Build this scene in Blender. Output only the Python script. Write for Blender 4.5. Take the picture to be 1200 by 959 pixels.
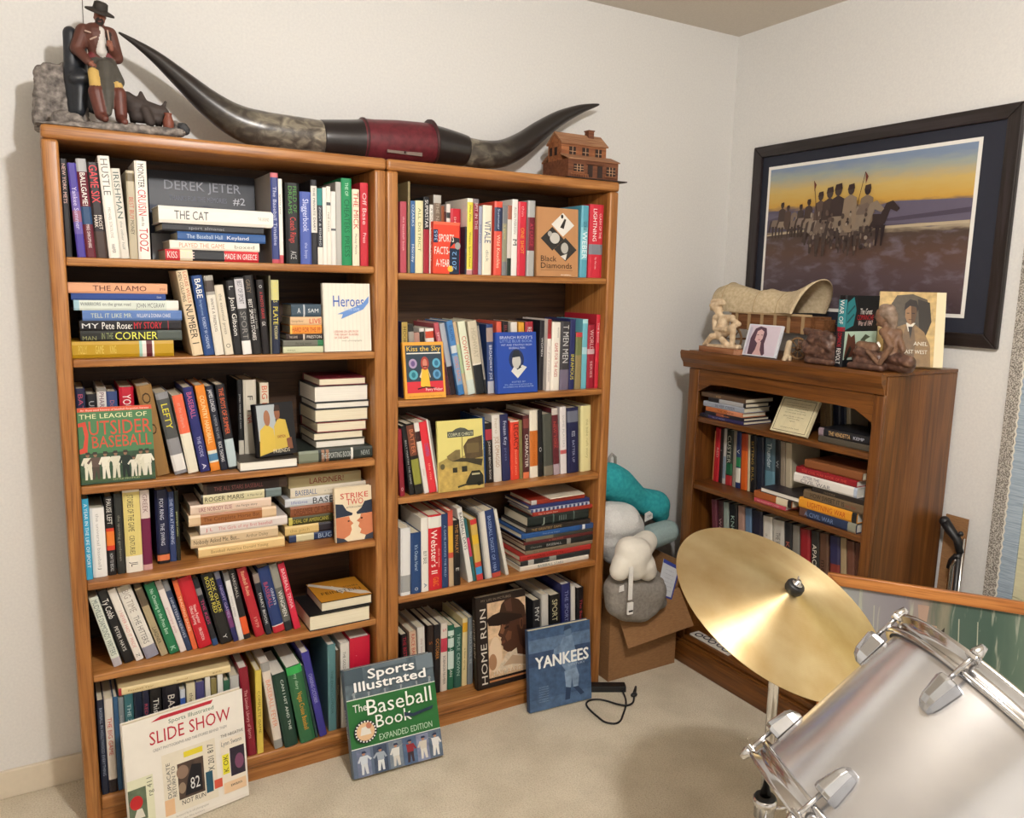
import bpy, bmesh, math, random
import numpy as np
from math import sin, cos, pi, radians, atan2, hypot
from mathutils import Vector, Matrix, noise
random.seed(11)
V = Vector
for o in list(bpy.data.objects): bpy.data.objects.remove(o, do_unlink=True)
scn = bpy.context.scene
col = scn.collection

# ------------------------------------------------------------------ camera, world, light, exposure
CAM = V((-0.0197, -2.2415, 1.4842)); YAW, PITCH, ROLL, FPX = 0.5313, 0.1570, 0.0216, 934.76
_f = V((sin(YAW)*cos(PITCH), cos(YAW)*cos(PITCH), -sin(PITCH)))
_r0 = V((cos(YAW), -sin(YAW), 0)); _u0 = _r0.cross(_f)
CR = _r0*cos(ROLL) + _u0*sin(ROLL); CU = _u0*cos(ROLL) - _r0*sin(ROLL); CF = _f
cd = bpy.data.cameras.new('camera'); cam = bpy.data.objects.new('camera', cd); col.objects.link(cam)
cam.matrix_world = Matrix(((CR.x, CU.x, -CF.x, CAM.x), (CR.y, CU.y, -CF.y, CAM.y), (CR.z, CU.z, -CF.z, CAM.z), (0, 0, 0, 1)))
cd.sensor_fit = 'HORIZONTAL'; cd.sensor_width = 36; cd.lens = FPX*36/1200; cd.clip_start = 0.02
scn.camera = cam
w = bpy.data.worlds.new('world'); scn.world = w; w.use_nodes = True
w.node_tree.nodes['Background'].inputs[0].default_value = (0.6, 0.6, 0.62, 1)
w.node_tree.nodes['Background'].inputs[1].default_value = 0.05
LIGHT = V((0.58, -1.90, 2.30))
ld = bpy.data.lights.new('ceiling_bulb_light', 'POINT'); ld.energy = 84; ld.shadow_soft_size = 0.055; ld.color = (1.0, 0.975, 0.95)
lo = bpy.data.objects.new('ceiling_bulb_light', ld); lo.location = LIGHT; col.objects.link(lo)
vs = scn.view_settings
vs.view_transform = 'Standard'; vs.look = 'None'; vs.gamma = 1; vs.use_curve_mapping = False; vs.exposure = 0.35

# ------------------------------------------------------------------ pixel rays (1200 x 959 frame) and plane hits
def ray(x, y): return CF + CR*((x-600)/FPX) - CU*((y-479.5)/FPX)
def on(x, y, ax, val):
    d = ray(x, y); t = (val-CAM[ax])/d[ax]; return CAM + d*t
def onp(x, y, p0, n):
    d = ray(x, y); t = (p0-CAM).dot(n)/d.dot(n); return CAM + d*t
def projx(P):
    d = P-CAM; return 600 + FPX*d.dot(CR)/d.dot(CF)

# ------------------------------------------------------------------ materials
def lin(h):
    h = h.lstrip('#')
    if len(h) == 3: h = ''.join(c*2 for c in h)
    o = []
    for i in (0, 2, 4):
        c = int(h[i:i+2], 16)/255
        o.append(c/12.92 if c <= .04045 else ((c+.055)/1.055)**2.4)
    return (*o, 1)
MC = {}
def nodes_of(name):
    m = bpy.data.materials.new(name); m.use_nodes = True
    nt = m.node_tree; return m, nt, nt.nodes['Principled BSDF']
def mat(h, rough=.45, metal=0., var=.07, scale=60., bump=0., coat=0., kind='paint', spec=.5):
    k = (h, rough, metal, var, scale, bump, coat, kind, spec)
    if k in MC: return MC[k]
    m, nt, b = nodes_of(kind+'_'+h.lstrip('#'))
    c = lin(h)
    tc = nt.nodes.new('ShaderNodeTexCoord'); nz = nt.nodes.new('ShaderNodeTexNoise')
    nz.inputs['Scale'].default_value = scale; nz.inputs['Detail'].default_value = 4
    nt.links.new(tc.outputs['Object'], nz.inputs['Vector'])
    mx = nt.nodes.new('ShaderNodeMix'); mx.data_type = 'RGBA'
    mx.inputs['A'].default_value = tuple(x*(1-2*var) for x in c[:3])+(1,)
    mx.inputs['B'].default_value = tuple(min(1, x*(1+2*var)) for x in c[:3])+(1,)
    nt.links.new(nz.outputs['Fac'], mx.inputs['Factor'])
    nt.links.new(mx.outputs['Result'], b.inputs['Base Color'])
    b.inputs['Roughness'].default_value = rough; b.inputs['Metallic'].default_value = metal
    b.inputs['Specular IOR Level'].default_value = spec
    if coat: b.inputs['Coat Weight'].default_value = coat; b.inputs['Coat Roughness'].default_value = .15
    if bump:
        bp = nt.nodes.new('ShaderNodeBump'); bp.inputs['Strength'].default_value = bump; bp.inputs['Distance'].default_value = .004
        nt.links.new(nz.outputs['Fac'], bp.inputs['Height']); nt.links.new(bp.outputs['Normal'], b.inputs['Normal'])
    MC[k] = m; return m
def jacket(h): return mat(h, .42, var=.03, scale=25, kind='jacket', spec=.4)
def ink(h):
    if h.endswith('~'): return mat(h[:-1], .45, var=.3, scale=55, kind='photo_print', spec=.4)
    return mat(h, .5, var=.02, scale=80, kind='ink', spec=.3)
def ramp_mat(name, scale, ramp, rough=.5, metal=0, mscale=(1, 1, 1), detail=6, dist=0., bump=0., bdist=.003, coord='Object', coat=0.):
    m, nt, b = nodes_of(name)
    tc = nt.nodes.new('ShaderNodeTexCoord'); mp = nt.nodes.new('ShaderNodeMapping'); mp.inputs['Scale'].default_value = mscale
    nz = nt.nodes.new('ShaderNodeTexNoise'); nz.inputs['Scale'].default_value = scale; nz.inputs['Detail'].default_value = detail; nz.inputs['Distortion'].default_value = dist
    cr = nt.nodes.new('ShaderNodeValToRGB'); e = cr.color_ramp.elements
    while len(e) < len(ramp): e.new(.5)
    for i, (p, h) in enumerate(ramp): e[i].position = p; e[i].color = lin(h)
    nt.links.new(tc.outputs[coord], mp.inputs[0]); nt.links.new(mp.outputs[0], nz.inputs['Vector'])
    nt.links.new(nz.outputs['Fac'], cr.inputs[0]); nt.links.new(cr.outputs[0], b.inputs['Base Color'])
    b.inputs['Roughness'].default_value = rough; b.inputs['Metallic'].default_value = metal
    if coat: b.inputs['Coat Weight'].default_value = coat; b.inputs['Coat Roughness'].default_value = .2
    if bump:
        bp = nt.nodes.new('ShaderNodeBump'); bp.inputs['Strength'].default_value = bump; bp.inputs['Distance'].default_value = bdist
        nt.links.new(nz.outputs['Fac'], bp.inputs['Height']); nt.links.new(bp.outputs['Normal'], b.inputs['Normal'])
    return m
def wood(name, axis, dark, mid, light, rough=.36, sc=1.0):
    s = [26*sc]*3; s['xyz'.index(axis)] = 1.7*sc
    m = ramp_mat(name, 1.0, [(.25, dark), (.45, mid), (.62, light), (.8, mid)], rough, mscale=s, detail=8, dist=1.6, bump=.12, bdist=.001)
    # fine pores
    nt = m.node_tree; b = nt.nodes['Principled BSDF']
    tc = nt.nodes.new('ShaderNodeTexCoord'); mp = nt.nodes.new('ShaderNodeMapping'); s2 = [260*sc]*3; s2['xyz'.index(axis)] = 7*sc; mp.inputs['Scale'].default_value = s2
    nz = nt.nodes.new('ShaderNodeTexNoise'); nz.inputs['Scale'].default_value = 1; nz.inputs['Detail'].default_value = 3
    cr = nt.nodes.new('ShaderNodeValToRGB'); cr.color_ramp.elements[0].position = .34; cr.color_ramp.elements[0].color = (.55, .5, .45, 1); cr.color_ramp.elements[1].position = .5; cr.color_ramp.elements[1].color = (1, 1, 1, 1)
    mx = nt.nodes.new('ShaderNodeMix'); mx.data_type = 'RGBA'; mx.blend_type = 'MULTIPLY'; mx.inputs['Factor'].default_value = .8
    src = b.inputs['Base Color'].links[0].from_socket
    nt.links.new(tc.outputs['Object'], mp.inputs[0]); nt.links.new(mp.outputs[0], nz.inputs['Vector']); nt.links.new(nz.outputs['Fac'], cr.inputs[0])
    nt.links.new(src, mx.inputs['A']); nt.links.new(cr.outputs[0], mx.inputs['B']); nt.links.new(mx.outputs['Result'], b.inputs['Base Color'])
    return m
OAKX = wood('oak_grain_x', 'x', '7e4c22', '9f6733', 'b37c45'); OAKY = wood('oak_grain_y', 'y', '7e4c22', '9f6733', 'b37c45'); OAKZ = wood('oak_grain_z', 'z', '7e4c22', '9f6733', 'b37c45')
DOKX = wood('dark_oak_x', 'x', '4a2a0f', '653b15', '78491d'); DOKY = wood('dark_oak_y', 'y', '4a2a0f', '653b15', '78491d'); DOKZ = wood('dark_oak_z', 'z', '4a2a0f', '653b15', '7b4c20')
BACKM = wood('backboard', 'x', '33200f', '432a15', '50341c', .6)
PAGES = ramp_mat('page_edges', 1., [(.3, 'd8cdb2'), (.5, 'e0d6bc'), (.7, 'e6dec8')], .8, mscale=(900, 5, 5), detail=2)
PAGEW = ramp_mat('white_page_edges', 1., [(.3, 'dcd6ca'), (.5, 'e4dfd4'), (.7, 'ebe7dd')], .8, mscale=(900, 5, 5), detail=2)

# ------------------------------------------------------------------ mesh builder
class MB:
    def __init__(s): s.v = []; s.f = []; s.m = []; s.M = Matrix.Identity(4)
    def add(s, vs, fs, m=0):
        b = len(s.v); s.v += [s.M @ V(p) for p in vs]
        for f in fs: s.f.append([b+i for i in f]); s.m.append(m)
    def box(s, x0, x1, y0, y1, z0, z1, m=0):
        s.add([(x0, y0, z0), (x1, y0, z0), (x1, y1, z0), (x0, y1, z0), (x0, y0, z1), (x1, y0, z1), (x1, y1, z1), (x0, y1, z1)],
              [(3, 2, 1, 0), (4, 5, 6, 7), (0, 1, 5, 4), (1, 2, 6, 5), (2, 3, 7, 6), (3, 0, 4, 7)], m)
    def prism(s, pts, e, m=0):
        """pts: planar loop of 3-D points, e: extrusion vector"""
        n = len(pts); e = V(e); a = [V(p) for p in pts]; b = [p+e for p in a]
        s.add(a+b, [tuple(range(n-1, -1, -1)), tuple(range(n, 2*n))]+[(i, (i+1) % n, n+(i+1) % n, n+i) for i in range(n)], m)
    def poly(s, pts, m=0): s.add(pts, [tuple(range(len(pts)))], m)
    def tube(s, pts, rad, n=10, m=0, caps=True, flat=1.0):
        pts = [V(p) for p in pts]; k = len(pts)
        if not isinstance(rad, (list, tuple)): rad = [rad]*k
        t0 = (pts[1]-pts[0]).normalized(); a = t0.orthogonal().normalized(); vs = []
        for i in range(k):
            t = (pts[min(i+1, k-1)]-pts[max(i-1, 0)]).normalized()
            a = (a-t*a.dot(t)).normalized(); b = t.cross(a)
            for j in range(n):
                th = 2*pi*j/n; vs.append(pts[i]+(a*cos(th)+b*sin(th)*flat)*rad[i])
        fs = [(i*n+j, i*n+(j+1) % n, (i+1)*n+(j+1) % n, (i+1)*n+j) for i in range(k-1) for j in range(n)]
        if caps: fs += [tuple(range(n-1, -1, -1)), tuple((k-1)*n+j for j in range(n))]
        s.add(vs, fs, m)
    def lathe(s, prof, n=32, m=0, c=(0, 0, 0), ax=(0, 0, 1)):
        """prof: (r, h) pairs about axis ax through c"""
        c = V(c); ax = V(ax).normalized(); a = ax.orthogonal().normalized(); b = ax.cross(a); vs = []
        for r, h in prof:
            for j in range(n):
                th = 2*pi*j/n; vs.append(c+ax*h+(a*cos(th)+b*sin(th))*r)
        k = len(prof)
        s.add(vs, [(i*n+j, i*n+(j+1) % n, (i+1)*n+(j+1) % n, (i+1)*n+j) for i in range(k-1) for j in range(n)], m)
    def ball(s, c, r, nu=14, nv=9, m=0, rot=None):
        if not isinstance(r, (list, tuple)): r = (r, r, r)
        vs = []; c = V(c); rot = rot or Matrix.Identity(3)
        for i in range(nv+1):
            ph = -pi/2+pi*i/nv
            for j in range(nu):
                th = 2*pi*j/nu; vs.append(c+rot @ V((r[0]*cos(ph)*cos(th), r[1]*cos(ph)*sin(th), r[2]*sin(ph))))
        s.add(vs, [(i*nu+j, i*nu+(j+1) % nu, (i+1)*nu+(j+1) % nu, (i+1)*nu+j) for i in range(nv) for j in range(nu)], m)
    def cap(s, p0, p1, r0, r1, m=0, n=12):
        p0 = V(p0); p1 = V(p1); t = (p1-p0)
        L = t.length
        if L < 1e-6: s.ball(p0, r0, 12, 8, m); return
        t /= L; P = []; R = []
        for i in range(5):
            a = pi/2*(1-i/4); P.append(p0-t*r0*sin(a)); R.append(max(r0*cos(a), r0*.02))
        for i in range(5):
            a = pi/2*i/4; P.append(p1+t*r1*sin(a)); R.append(max(r1*cos(a), r1*.02))
        s.tube(P, R, n, m)
    def build(s, name, mats, parent=None, smooth=False, world=False, bevel=0., seg=2):
        if not isinstance(mats, (list, tuple)): mats = [mats]
        vs = s.v
        if world and parent:
            r = parent
            while r.parent: r = r.parent
            iv = r.matrix_basis.inverted(); vs = [iv @ p for p in vs]
        me = bpy.data.meshes.new(name); me.from_pydata([tuple(p) for p in vs], [], s.f)
        for m in mats: me.materials.append(m)
        if len(mats) > 1: me.polygons.foreach_set('material_index', s.m)
        if smooth: me.polygons.foreach_set('use_smooth', [True]*len(me.polygons))
        if bevel:
            bm = bmesh.new(); bm.from_mesh(me); bmesh.ops.recalc_face_normals(bm, faces=bm.faces)
            ed = [e for e in bm.edges if len(e.link_faces) == 2 and e.calc_face_angle(0) > .6]
            bmesh.ops.bevel(bm, geom=ed, offset=bevel, segments=seg, affect='EDGES', profile=.6)
            bm.to_mesh(me); bm.free()
            if smooth is None: me.polygons.foreach_set('use_smooth', [True]*len(me.polygons))
        me.update()
        o = bpy.data.objects.new(name, me); col.objects.link(o)
        if parent: o.parent = parent
        return o
def thing(name, label, cat, loc=(0, 0, 0), group=None, M=None):
    o = bpy.data.objects.new(name, None); o.empty_display_size = .05; col.objects.link(o)
    if M is not None: o.matrix_basis = M
    else: o.location = V(loc); o.matrix_basis = Matrix.Translation(V(loc))
    o['label'] = label; o['category'] = cat
    if group: o['group'] = group
    return o
def tag(o, label, cat, group=None):
    o['label'] = label; o['category'] = cat
    if group: o['group'] = group
    return o
def struct(o, label=None):
    o['kind'] = 'structure'
    if label: o['label'] = label
    return o
BS = bpy.data.scenes.new('modelling')          # scratch scene for growing surfaces, removed at the end
def blob(name, prims, mats, parent, voxel=.003, smooth=4, disp=None, zmin=None):
    """one continuous surface grown over tapered capsules (p0,p1,r0,r1,material); world coordinates"""
    mb = MB()
    for p in prims: mb.cap(*p[:4])
    o = mb.build(name, mats, None); col.objects.unlink(o); BS.collection.objects.link(o)
    md = o.modifiers.new('r', 'REMESH'); md.mode = 'VOXEL'; md.voxel_size = voxel
    if smooth: sm = o.modifiers.new('s', 'SMOOTH'); sm.factor = .5; sm.iterations = smooth
    with bpy.context.temp_override(scene=BS, view_layer=BS.view_layers[0]): dg = bpy.context.evaluated_depsgraph_get(); dg.update()
    me = bpy.data.meshes.new_from_object(o.evaluated_get(dg)); bpy.data.objects.remove(o, do_unlink=True)
    if not me.materials:
        for m in mats: me.materials.append(m)
    mi = [0]*len(me.polygons)
    if len(mats) > 1:
        cc = np.empty(len(mi)*3, 'f'); me.polygons.foreach_get('center', cc); cc = cc.reshape(-1, 3); best = np.full(len(mi), 9.); kk = np.zeros(len(mi), int)
        for p in prims:
            a_, b_ = np.array(p[0]), np.array(p[1]); ab = b_-a_; L = ab@ab
            t = np.clip(((cc-a_)@ab)/L, 0, 1) if L > 1e-12 else np.zeros(len(cc))
            d = np.linalg.norm(cc-(a_+t[:, None]*ab), axis=1)-(p[2]+(p[3]-p[2])*t); u = d < best; best[u] = d[u]; kk[u] = p[4]
        mi = kk.tolist()
    me.polygons.foreach_set('material_index', mi); me.polygons.foreach_set('use_smooth', [True]*len(mi))
    if disp:
        for v in me.vertices: v.co = v.co+v.normal*disp[0]*noise.noise(v.co*disp[1])
    if zmin is not None:
        for v in me.vertices: v.co.z = max(v.co.z, zmin)
    r = parent
    while r.parent: r = r.parent
    me.transform(r.matrix_basis.inverted()); me.update(); me.name = name
    o = bpy.data.objects.new(name, me); col.objects.link(o); o.parent = parent
    return o

# ------------------------------------------------------------------ lettering: glyph outlines of the built-in font, laid out by hand
GL = {}
def make_glyphs(chars):
    tmp = []
    for c in chars:
        for body in (c, '|'+c+'|'):
            cu = bpy.data.curves.new('g', 'FONT'); cu.body = body; cu.resolution_u = 2; cu.size = 1
            o = bpy.data.objects.new('g', cu); col.objects.link(o); tmp.append((c, body, o))
    cu = bpy.data.curves.new('g', 'FONT'); cu.body = '||'; cu.size = 1; cu.resolution_u = 2; o0 = bpy.data.objects.new('g', cu); col.objects.link(o0)
    dg = bpy.context.evaluated_depsgraph_get(); dg.update()
    def geo(o):
        e = o.evaluated_get(dg); me = e.to_mesh(); r = ([tuple(v.co[:2]) for v in me.vertices], [tuple(p.vertices) for p in me.polygons]); e.to_mesh_clear(); return r
    w0 = max(p[0] for p in geo(o0)[0])
    for c, body, o in tmp:
        g = geo(o)
        if body == c: GL.setdefault(c, [None, None, .3]); GL[c][0], GL[c][1] = g
        else: GL[c][2] = max(p[0] for p in g[0])-w0
    for _, _, o in tmp+[(0, 0, o0)]:
        d = o.data; bpy.data.objects.remove(o, do_unlink=True); bpy.data.curves.remove(d)
make_glyphs("ABCDEFGHIJKLMNOPQRSTUVWXYZabcdefghijklmnopqrstuvwxyz0123456789&'.,:-!#?")
CAPH = max(p[1] for p in GL['H'][0])
def text_geo(s, W, H, maxstretch=1.3, shear=0.):
    """vertices and faces of a line filling W x H (cap height H), origin lower left, centred in W"""
    adv = 0; vs = []; fs = []
    for c in s:
        if c == ' ' or c not in GL: adv += .3; continue
        b = len(vs); vs += [(x+adv+y*shear, y) for x, y in GL[c][0]]; fs += [tuple(b+i for i in f) for f in GL[c][1]]; adv += GL[c][2]
    if not vs: return [], []
    x0 = min(v[0] for v in vs); x1 = max(v[0] for v in vs); sy = H/CAPH
    sx = min(W/(x1-x0), sy*maxstretch); off = (W-(x1-x0)*sx)/2
    return [((x-x0)*sx+off, y*sy) for x, y in vs], fs

# ------------------------------------------------------------------ room shell
WY, WX, CEIL = 0.272, 2.488, 2.49
XL, YF = -1.45, -3.45
WALLM = ramp_mat('wall_paint', 140., [(.3, 'd9d7d4'), (.7, 'e0deda')], .75, detail=3, bump=.03, bdist=.001)
CEILM = ramp_mat('ceiling_paint', 160., [(.3, 'd2c9bc'), (.7, 'dad1c4')], .85, detail=3, bump=.15, bdist=.002)
CARPET = ramp_mat('carpet', 220., [(.25, 'c4b69d'), (.5, 'dcd1bb'), (.75, 'e9e0ce')], .95, detail=6, bump=.9, bdist=.006)
nt = CARPET.node_tree; b = nt.nodes['Principled BSDF']   # broad traffic mottling over the pile
tc = nt.nodes.new('ShaderNodeTexCoord'); nz = nt.nodes.new('ShaderNodeTexNoise'); nz.inputs['Scale'].default_value = 6; nz.inputs['Detail'].default_value = 7
cr = nt.nodes.new('ShaderNodeValToRGB'); cr.color_ramp.elements[0].position = .35; cr.color_ramp.elements[0].color = (.86, .85, .83, 1); cr.color_ramp.elements[1].position = .6; cr.color_ramp.elements[1].color = (1, 1, 1, 1)
mx = nt.nodes.new('ShaderNodeMix'); mx.data_type = 'RGBA'; mx.blend_type = 'MULTIPLY'; mx.inputs['Factor'].default_value = 1
src = b.inputs['Base Color'].links[0].from_socket
nt.links.new(tc.outputs['Object'], nz.inputs['Vector']); nt.links.new(nz.outputs['Fac'], cr.inputs[0]); nt.links.new(src, mx.inputs['A']); nt.links.new(cr.outputs[0], mx.inputs['B']); nt.links.new(mx.outputs['Result'], b.inputs['Base Color'])
def slab(name, *a, m=WALLM):
    mb = MB(); mb.box(*a); return struct(mb.build(name, m))
slab('floor', XL-.1, WX+.1, YF-.1, WY+.1, -.1, 0, m=CARPET)
slab('ceiling', XL-.1, WX+.1, YF-.1, WY+.1, CEIL, CEIL+.1, m=CEILM)
slab('wall_back', XL-.1, WX+.1, WY, WY+.1, 0, CEIL); slab('wall_right', WX, WX+.1, YF, WY, 0, CEIL)
slab('wall_left', XL-.1, XL, YF, WY, 0, CEIL); slab('wall_front', XL-.1, WX+.1, YF-.1, YF, 0, CEIL)
BASEM = mat('d9cdb8', .5, var=.03)
for nm, a in (('baseboard_back', (XL, WX, WY-.013, WY, 0, .082)), ('baseboard_right', (WX-.013, WX, YF, WY-.013, 0, .082)), ('baseboard_left', (XL, XL+.013, YF, WY-.013, 0, .082))):
    mb = MB(); mb.box(*a); struct(mb.build(nm, BASEM, bevel=.003))
mb = MB(); mb.tube([on(96, -8, 1, WY-.002), on(97.5, 24, 1, WY-.002), V((on(97.5, 24, 1, WY-.002).x, WY-.002, 1.9))], .0009, 6); tag(mb.build('thin_wire', mat('6c6460', .6)), 'thin dark wire hanging on the wall behind the figurine', 'wire')
# the ceiling lamp over the middle of the room (above the frame)
lt = thing('ceiling_light', 'small bare bulb ceiling light above the middle of the room', 'lamp', (LIGHT.x, LIGHT.y, CEIL))
mb = MB(); mb.lathe([(0, 0), (.07, 0), (.07, -.012), (.03, -.03), (.022, -.03), (.022, -.10), (0, -.10)], 28); mb.build('canopy', mat('e8e4da', .4), lt, smooth=True)

# ------------------------------------------------------------------ tall bookcases
H, SW = 1.83, .036
X1, X2 = .8603, 1.7031
def tall_case(x0, x1, shelves, label):
    t = thing('tall_bookcase', label, 'bookcase', (x0, 0, 0)); yb = .262
    for a in (x0, x1-SW):
        mb = MB(); mb.box(a, a+SW, 0, yb, 0, H-.033); mb.build('side_panel', OAKZ, t, None, True, .008, 3)
    mb = MB(); mb.box(x0, x1, -.004, yb+.003, H-.033, H); mb.build('top_panel', OAKX, t, None, True, .011, 4)
    mb = MB(); mb.box(x0+SW, x1-SW, yb-.006, yb, .04, H-.033); mb.build('back_panel', BACKM, t, False, True)
    for z in shelves:
        mb = MB(); mb.box(x0+SW, x1-SW, .003, yb-.006, z-.021, z); mb.build('shelf', OAKX, t, None, True, .005, 3)
    mb = MB(); mb.box(x0+SW, x1-SW, .003, yb-.006, .045, .083); mb.build('bottom_shelf', OAKX, t, None, True, .008, 3)
    mb = MB(); mb.box(x0+SW, x1-SW, .012, .03, 0, .045); mb.build('kickboard', OAKX, t, False, True)
    return t
SL = [1.5231, 1.2736, .9482, .692, .4365, .083]; SR = [1.5065, 1.1217, .8163, .4905, .083]
tall_case(0, X1-.001, SL[:5], 'left one of two tall honey oak bookcases, with six shelves')
tall_case(X1+.001, X2, SR[:4], 'right one of two tall honey oak bookcases, with five shelves')

# ------------------------------------------------------------------ books
ORD = 'first second third fourth fifth sixth seventh eighth ninth tenth eleventh twelfth thirteenth fourteenth fifteenth sixteenth seventeenth eighteenth nineteenth twentieth twenty-first twenty-second twenty-third twenty-fourth twenty-fifth twenty-sixth twenty-seventh twenty-eighth twenty-ninth thirtieth'.split()
PAL = [('white', 'f0ece4'), ('cream', 'e4d8b4'), ('grey', '8c8a88'), ('silver grey', 'b9b6b2'), ('black', '17161a'), ('dark brown', '3c2a20'), ('brown', '7a4e30'), ('tan', 'b49468'), ('red', 'bf1f2c'), ('dark red', '7c1a22'), ('pink', 'd86a78'),
       ('orange', 'd9742e'), ('yellow', 'e0c040'), ('gold', 'b8922a'), ('olive', '6d6a3c'), ('green', '2c7c4a'), ('dark green', '1e4030'), ('teal', '3c7c84'), ('light blue', '6fb4d4'), ('blue', '2c5aa8'), ('navy', '1c2850'), ('purple', '503a90'), ('grey blue', '5f7894'), ('coral', 'e06a50')]
def rgb(h):
    h = h.lstrip('#'); h = ''.join(c*2 for c in h) if len(h) == 3 else h
    return [int(h[i:i+2], 16) for i in (0, 2, 4)]
def cname(h):
    c = rgb(h); return min(PAL, key=lambda p: sum(((a-b)*w)**2 for a, b, w in zip(c, rgb(p[1]), (1, 1.2, 1))))[0]
class Case:
    def __init__(s, name, eu, ed, pt, lo, hi, dep, levels=()): s.levels = levels; s.name = name; s.eu = V(eu); s.ed = V(ed); s.pt = pt; s.lo = lo; s.hi = hi; s.dep = dep
    def top(s, z): return min([l-.0235 for l in s.levels if l > z+.05], default=9)
    def u_at(s, d, z, px):
        a, b = s.lo-.6, s.hi+.8
        for _ in range(40):
            m = (a+b)/2
            if projx(s.pt(m, d, z)) < px: a = m
            else: b = m
        return m
    def hit(s, px, py, d):
        if s.ed.y: P = on(px, py, 1, s.pt(0, d, 0).y); return P.x, P.z
        P = on(px, py, 0, s.pt(0, d, 0).x); return -P.y, P.z
LB = Case('left tall bookcase', (1, 0, 0), (0, 1, 0), lambda u, s, z: V((u, s, z)), SW, X1-SW-.001, .254, SL+[H-.010])
RB = Case('right tall bookcase', (1, 0, 0), (0, 1, 0), lambda u, s, z: V((u, s, z)), X1+SW+.001, X2-SW, .254, SR+[H-.010])
SX = 2.115
SB = Case('small bookcase', (0, -1, 0), (1, 0, 0), lambda u, s, z: V((SX+s, -u, z)), .004, .756, .345, [.995, .733, .455, 1.2])
EZ = V((0, 0, 1))
def frame(o, x, y, z): return Matrix(((x.x, y.x, z.x, o.x), (x.y, y.y, z.y, o.y), (x.z, y.z, z.z, o.z), (0, 0, 0, 1)))
def build_book(M, h, t, d, base, texts=(), bands=(), label='', group=None, board=None, pages=None, art=None, over=.0025, cat='book', name='book'):
    """local axes: x thickness, y from spine to fore edge, z height"""
    t = max(t, .004)
    root = thing(name, label, cat, M=M, group=group)
    w = min(.0022, t*.18); c = min(.0035, .10*t)
    cols = [base]; lev = sorted({0., h, *[max(0, min(h, h*(1-b[0]))) for b in bands], *[max(0, min(h, h*(1-b[1]))) for b in bands]})
    mb = MB(); P = [(0, d), (0, 0), (.2*t, -c), (.8*t, -c), (t, 0), (t, d)]; Q = [(w, d), (w, w), (t-w, w), (t-w, d)]
    if board and board not in cols: cols.append(board)
    bi = cols.index(board) if board else 0
    for z0, z1 in zip(lev, lev[1:]):
        zm = 1-(z0+z1)/2/h; cc = base
        for b0, b1, bc in bands:
            if b0 <= zm <= b1: cc = bc
        if cc not in cols: cols.append(cc)
        k = cols.index(cc)
        for i in range(5):
            (ax, ay), (bx, by) = P[i], P[i+1]
            mb.add([(ax, ay, z0), (bx, by, z0), (bx, by, z1), (ax, ay, z1)], [(0, 1, 2, 3)], k if 0 < i < 4 else bi)
    for i in range(3):
        (ax, ay), (bx, by) = Q[i], Q[i+1]; mb.add([(ax, ay, 0), (bx, by, 0), (bx, by, h), (ax, ay, h)], [(3, 2, 1, 0)], bi)
    for z in (0, h):
        for loop in ([P[0], P[1], Q[1], Q[0]], [P[1], P[2], P[3], P[4], Q[2], Q[1]], [P[4], P[5], Q[3], Q[2]]):
            mb.poly([(x, y, z) for x, y in loop], bi)
    for p, q in ((P[0], Q[0]), (P[5], Q[3])): mb.poly([(*p, 0), (*q, 0), (*q, h), (*p, h)], bi)
    mb.build('cover', [jacket(x) for x in cols], root)
    mb = MB(); mb.box(w+.0001, t-w-.0001, w+.0001, d-over, over, h-over); mb.build('page_block', pages or PAGES, root)
    if texts:
        mb = MB(); tc = []
        for tx in texts:
            s, cl, a, bb = tx[:4]; xc = tx[4] if len(tx) > 4 else .5; hf = tx[5] if len(tx) > 5 else .5
            L = (bb-a)*h; Hh = t*hf
            vs, fs = text_geo(s, L, Hh, 1.6)
            if cl not in tc: tc.append(cl)
            z0 = h*(1-a); x0 = xc*t-Hh/2
            mb.add([(x0+y, -c-.0004, z0-x) for x, y in vs], fs, tc.index(cl))
        mb.build('spine_lettering', [ink(x) for x in tc], root)
    if art: art_on(root, art, t, d, h)
    return root
def circle(cx, cy, rx, ry, n=20, a0=0, a1=2*pi): return [(cx+rx*cos(a0+(a1-a0)*i/n), cy+ry*sin(a0+(a1-a0)*i/n)) for i in range(n+(0 if a1-a0 > 6 else 1))]
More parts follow.
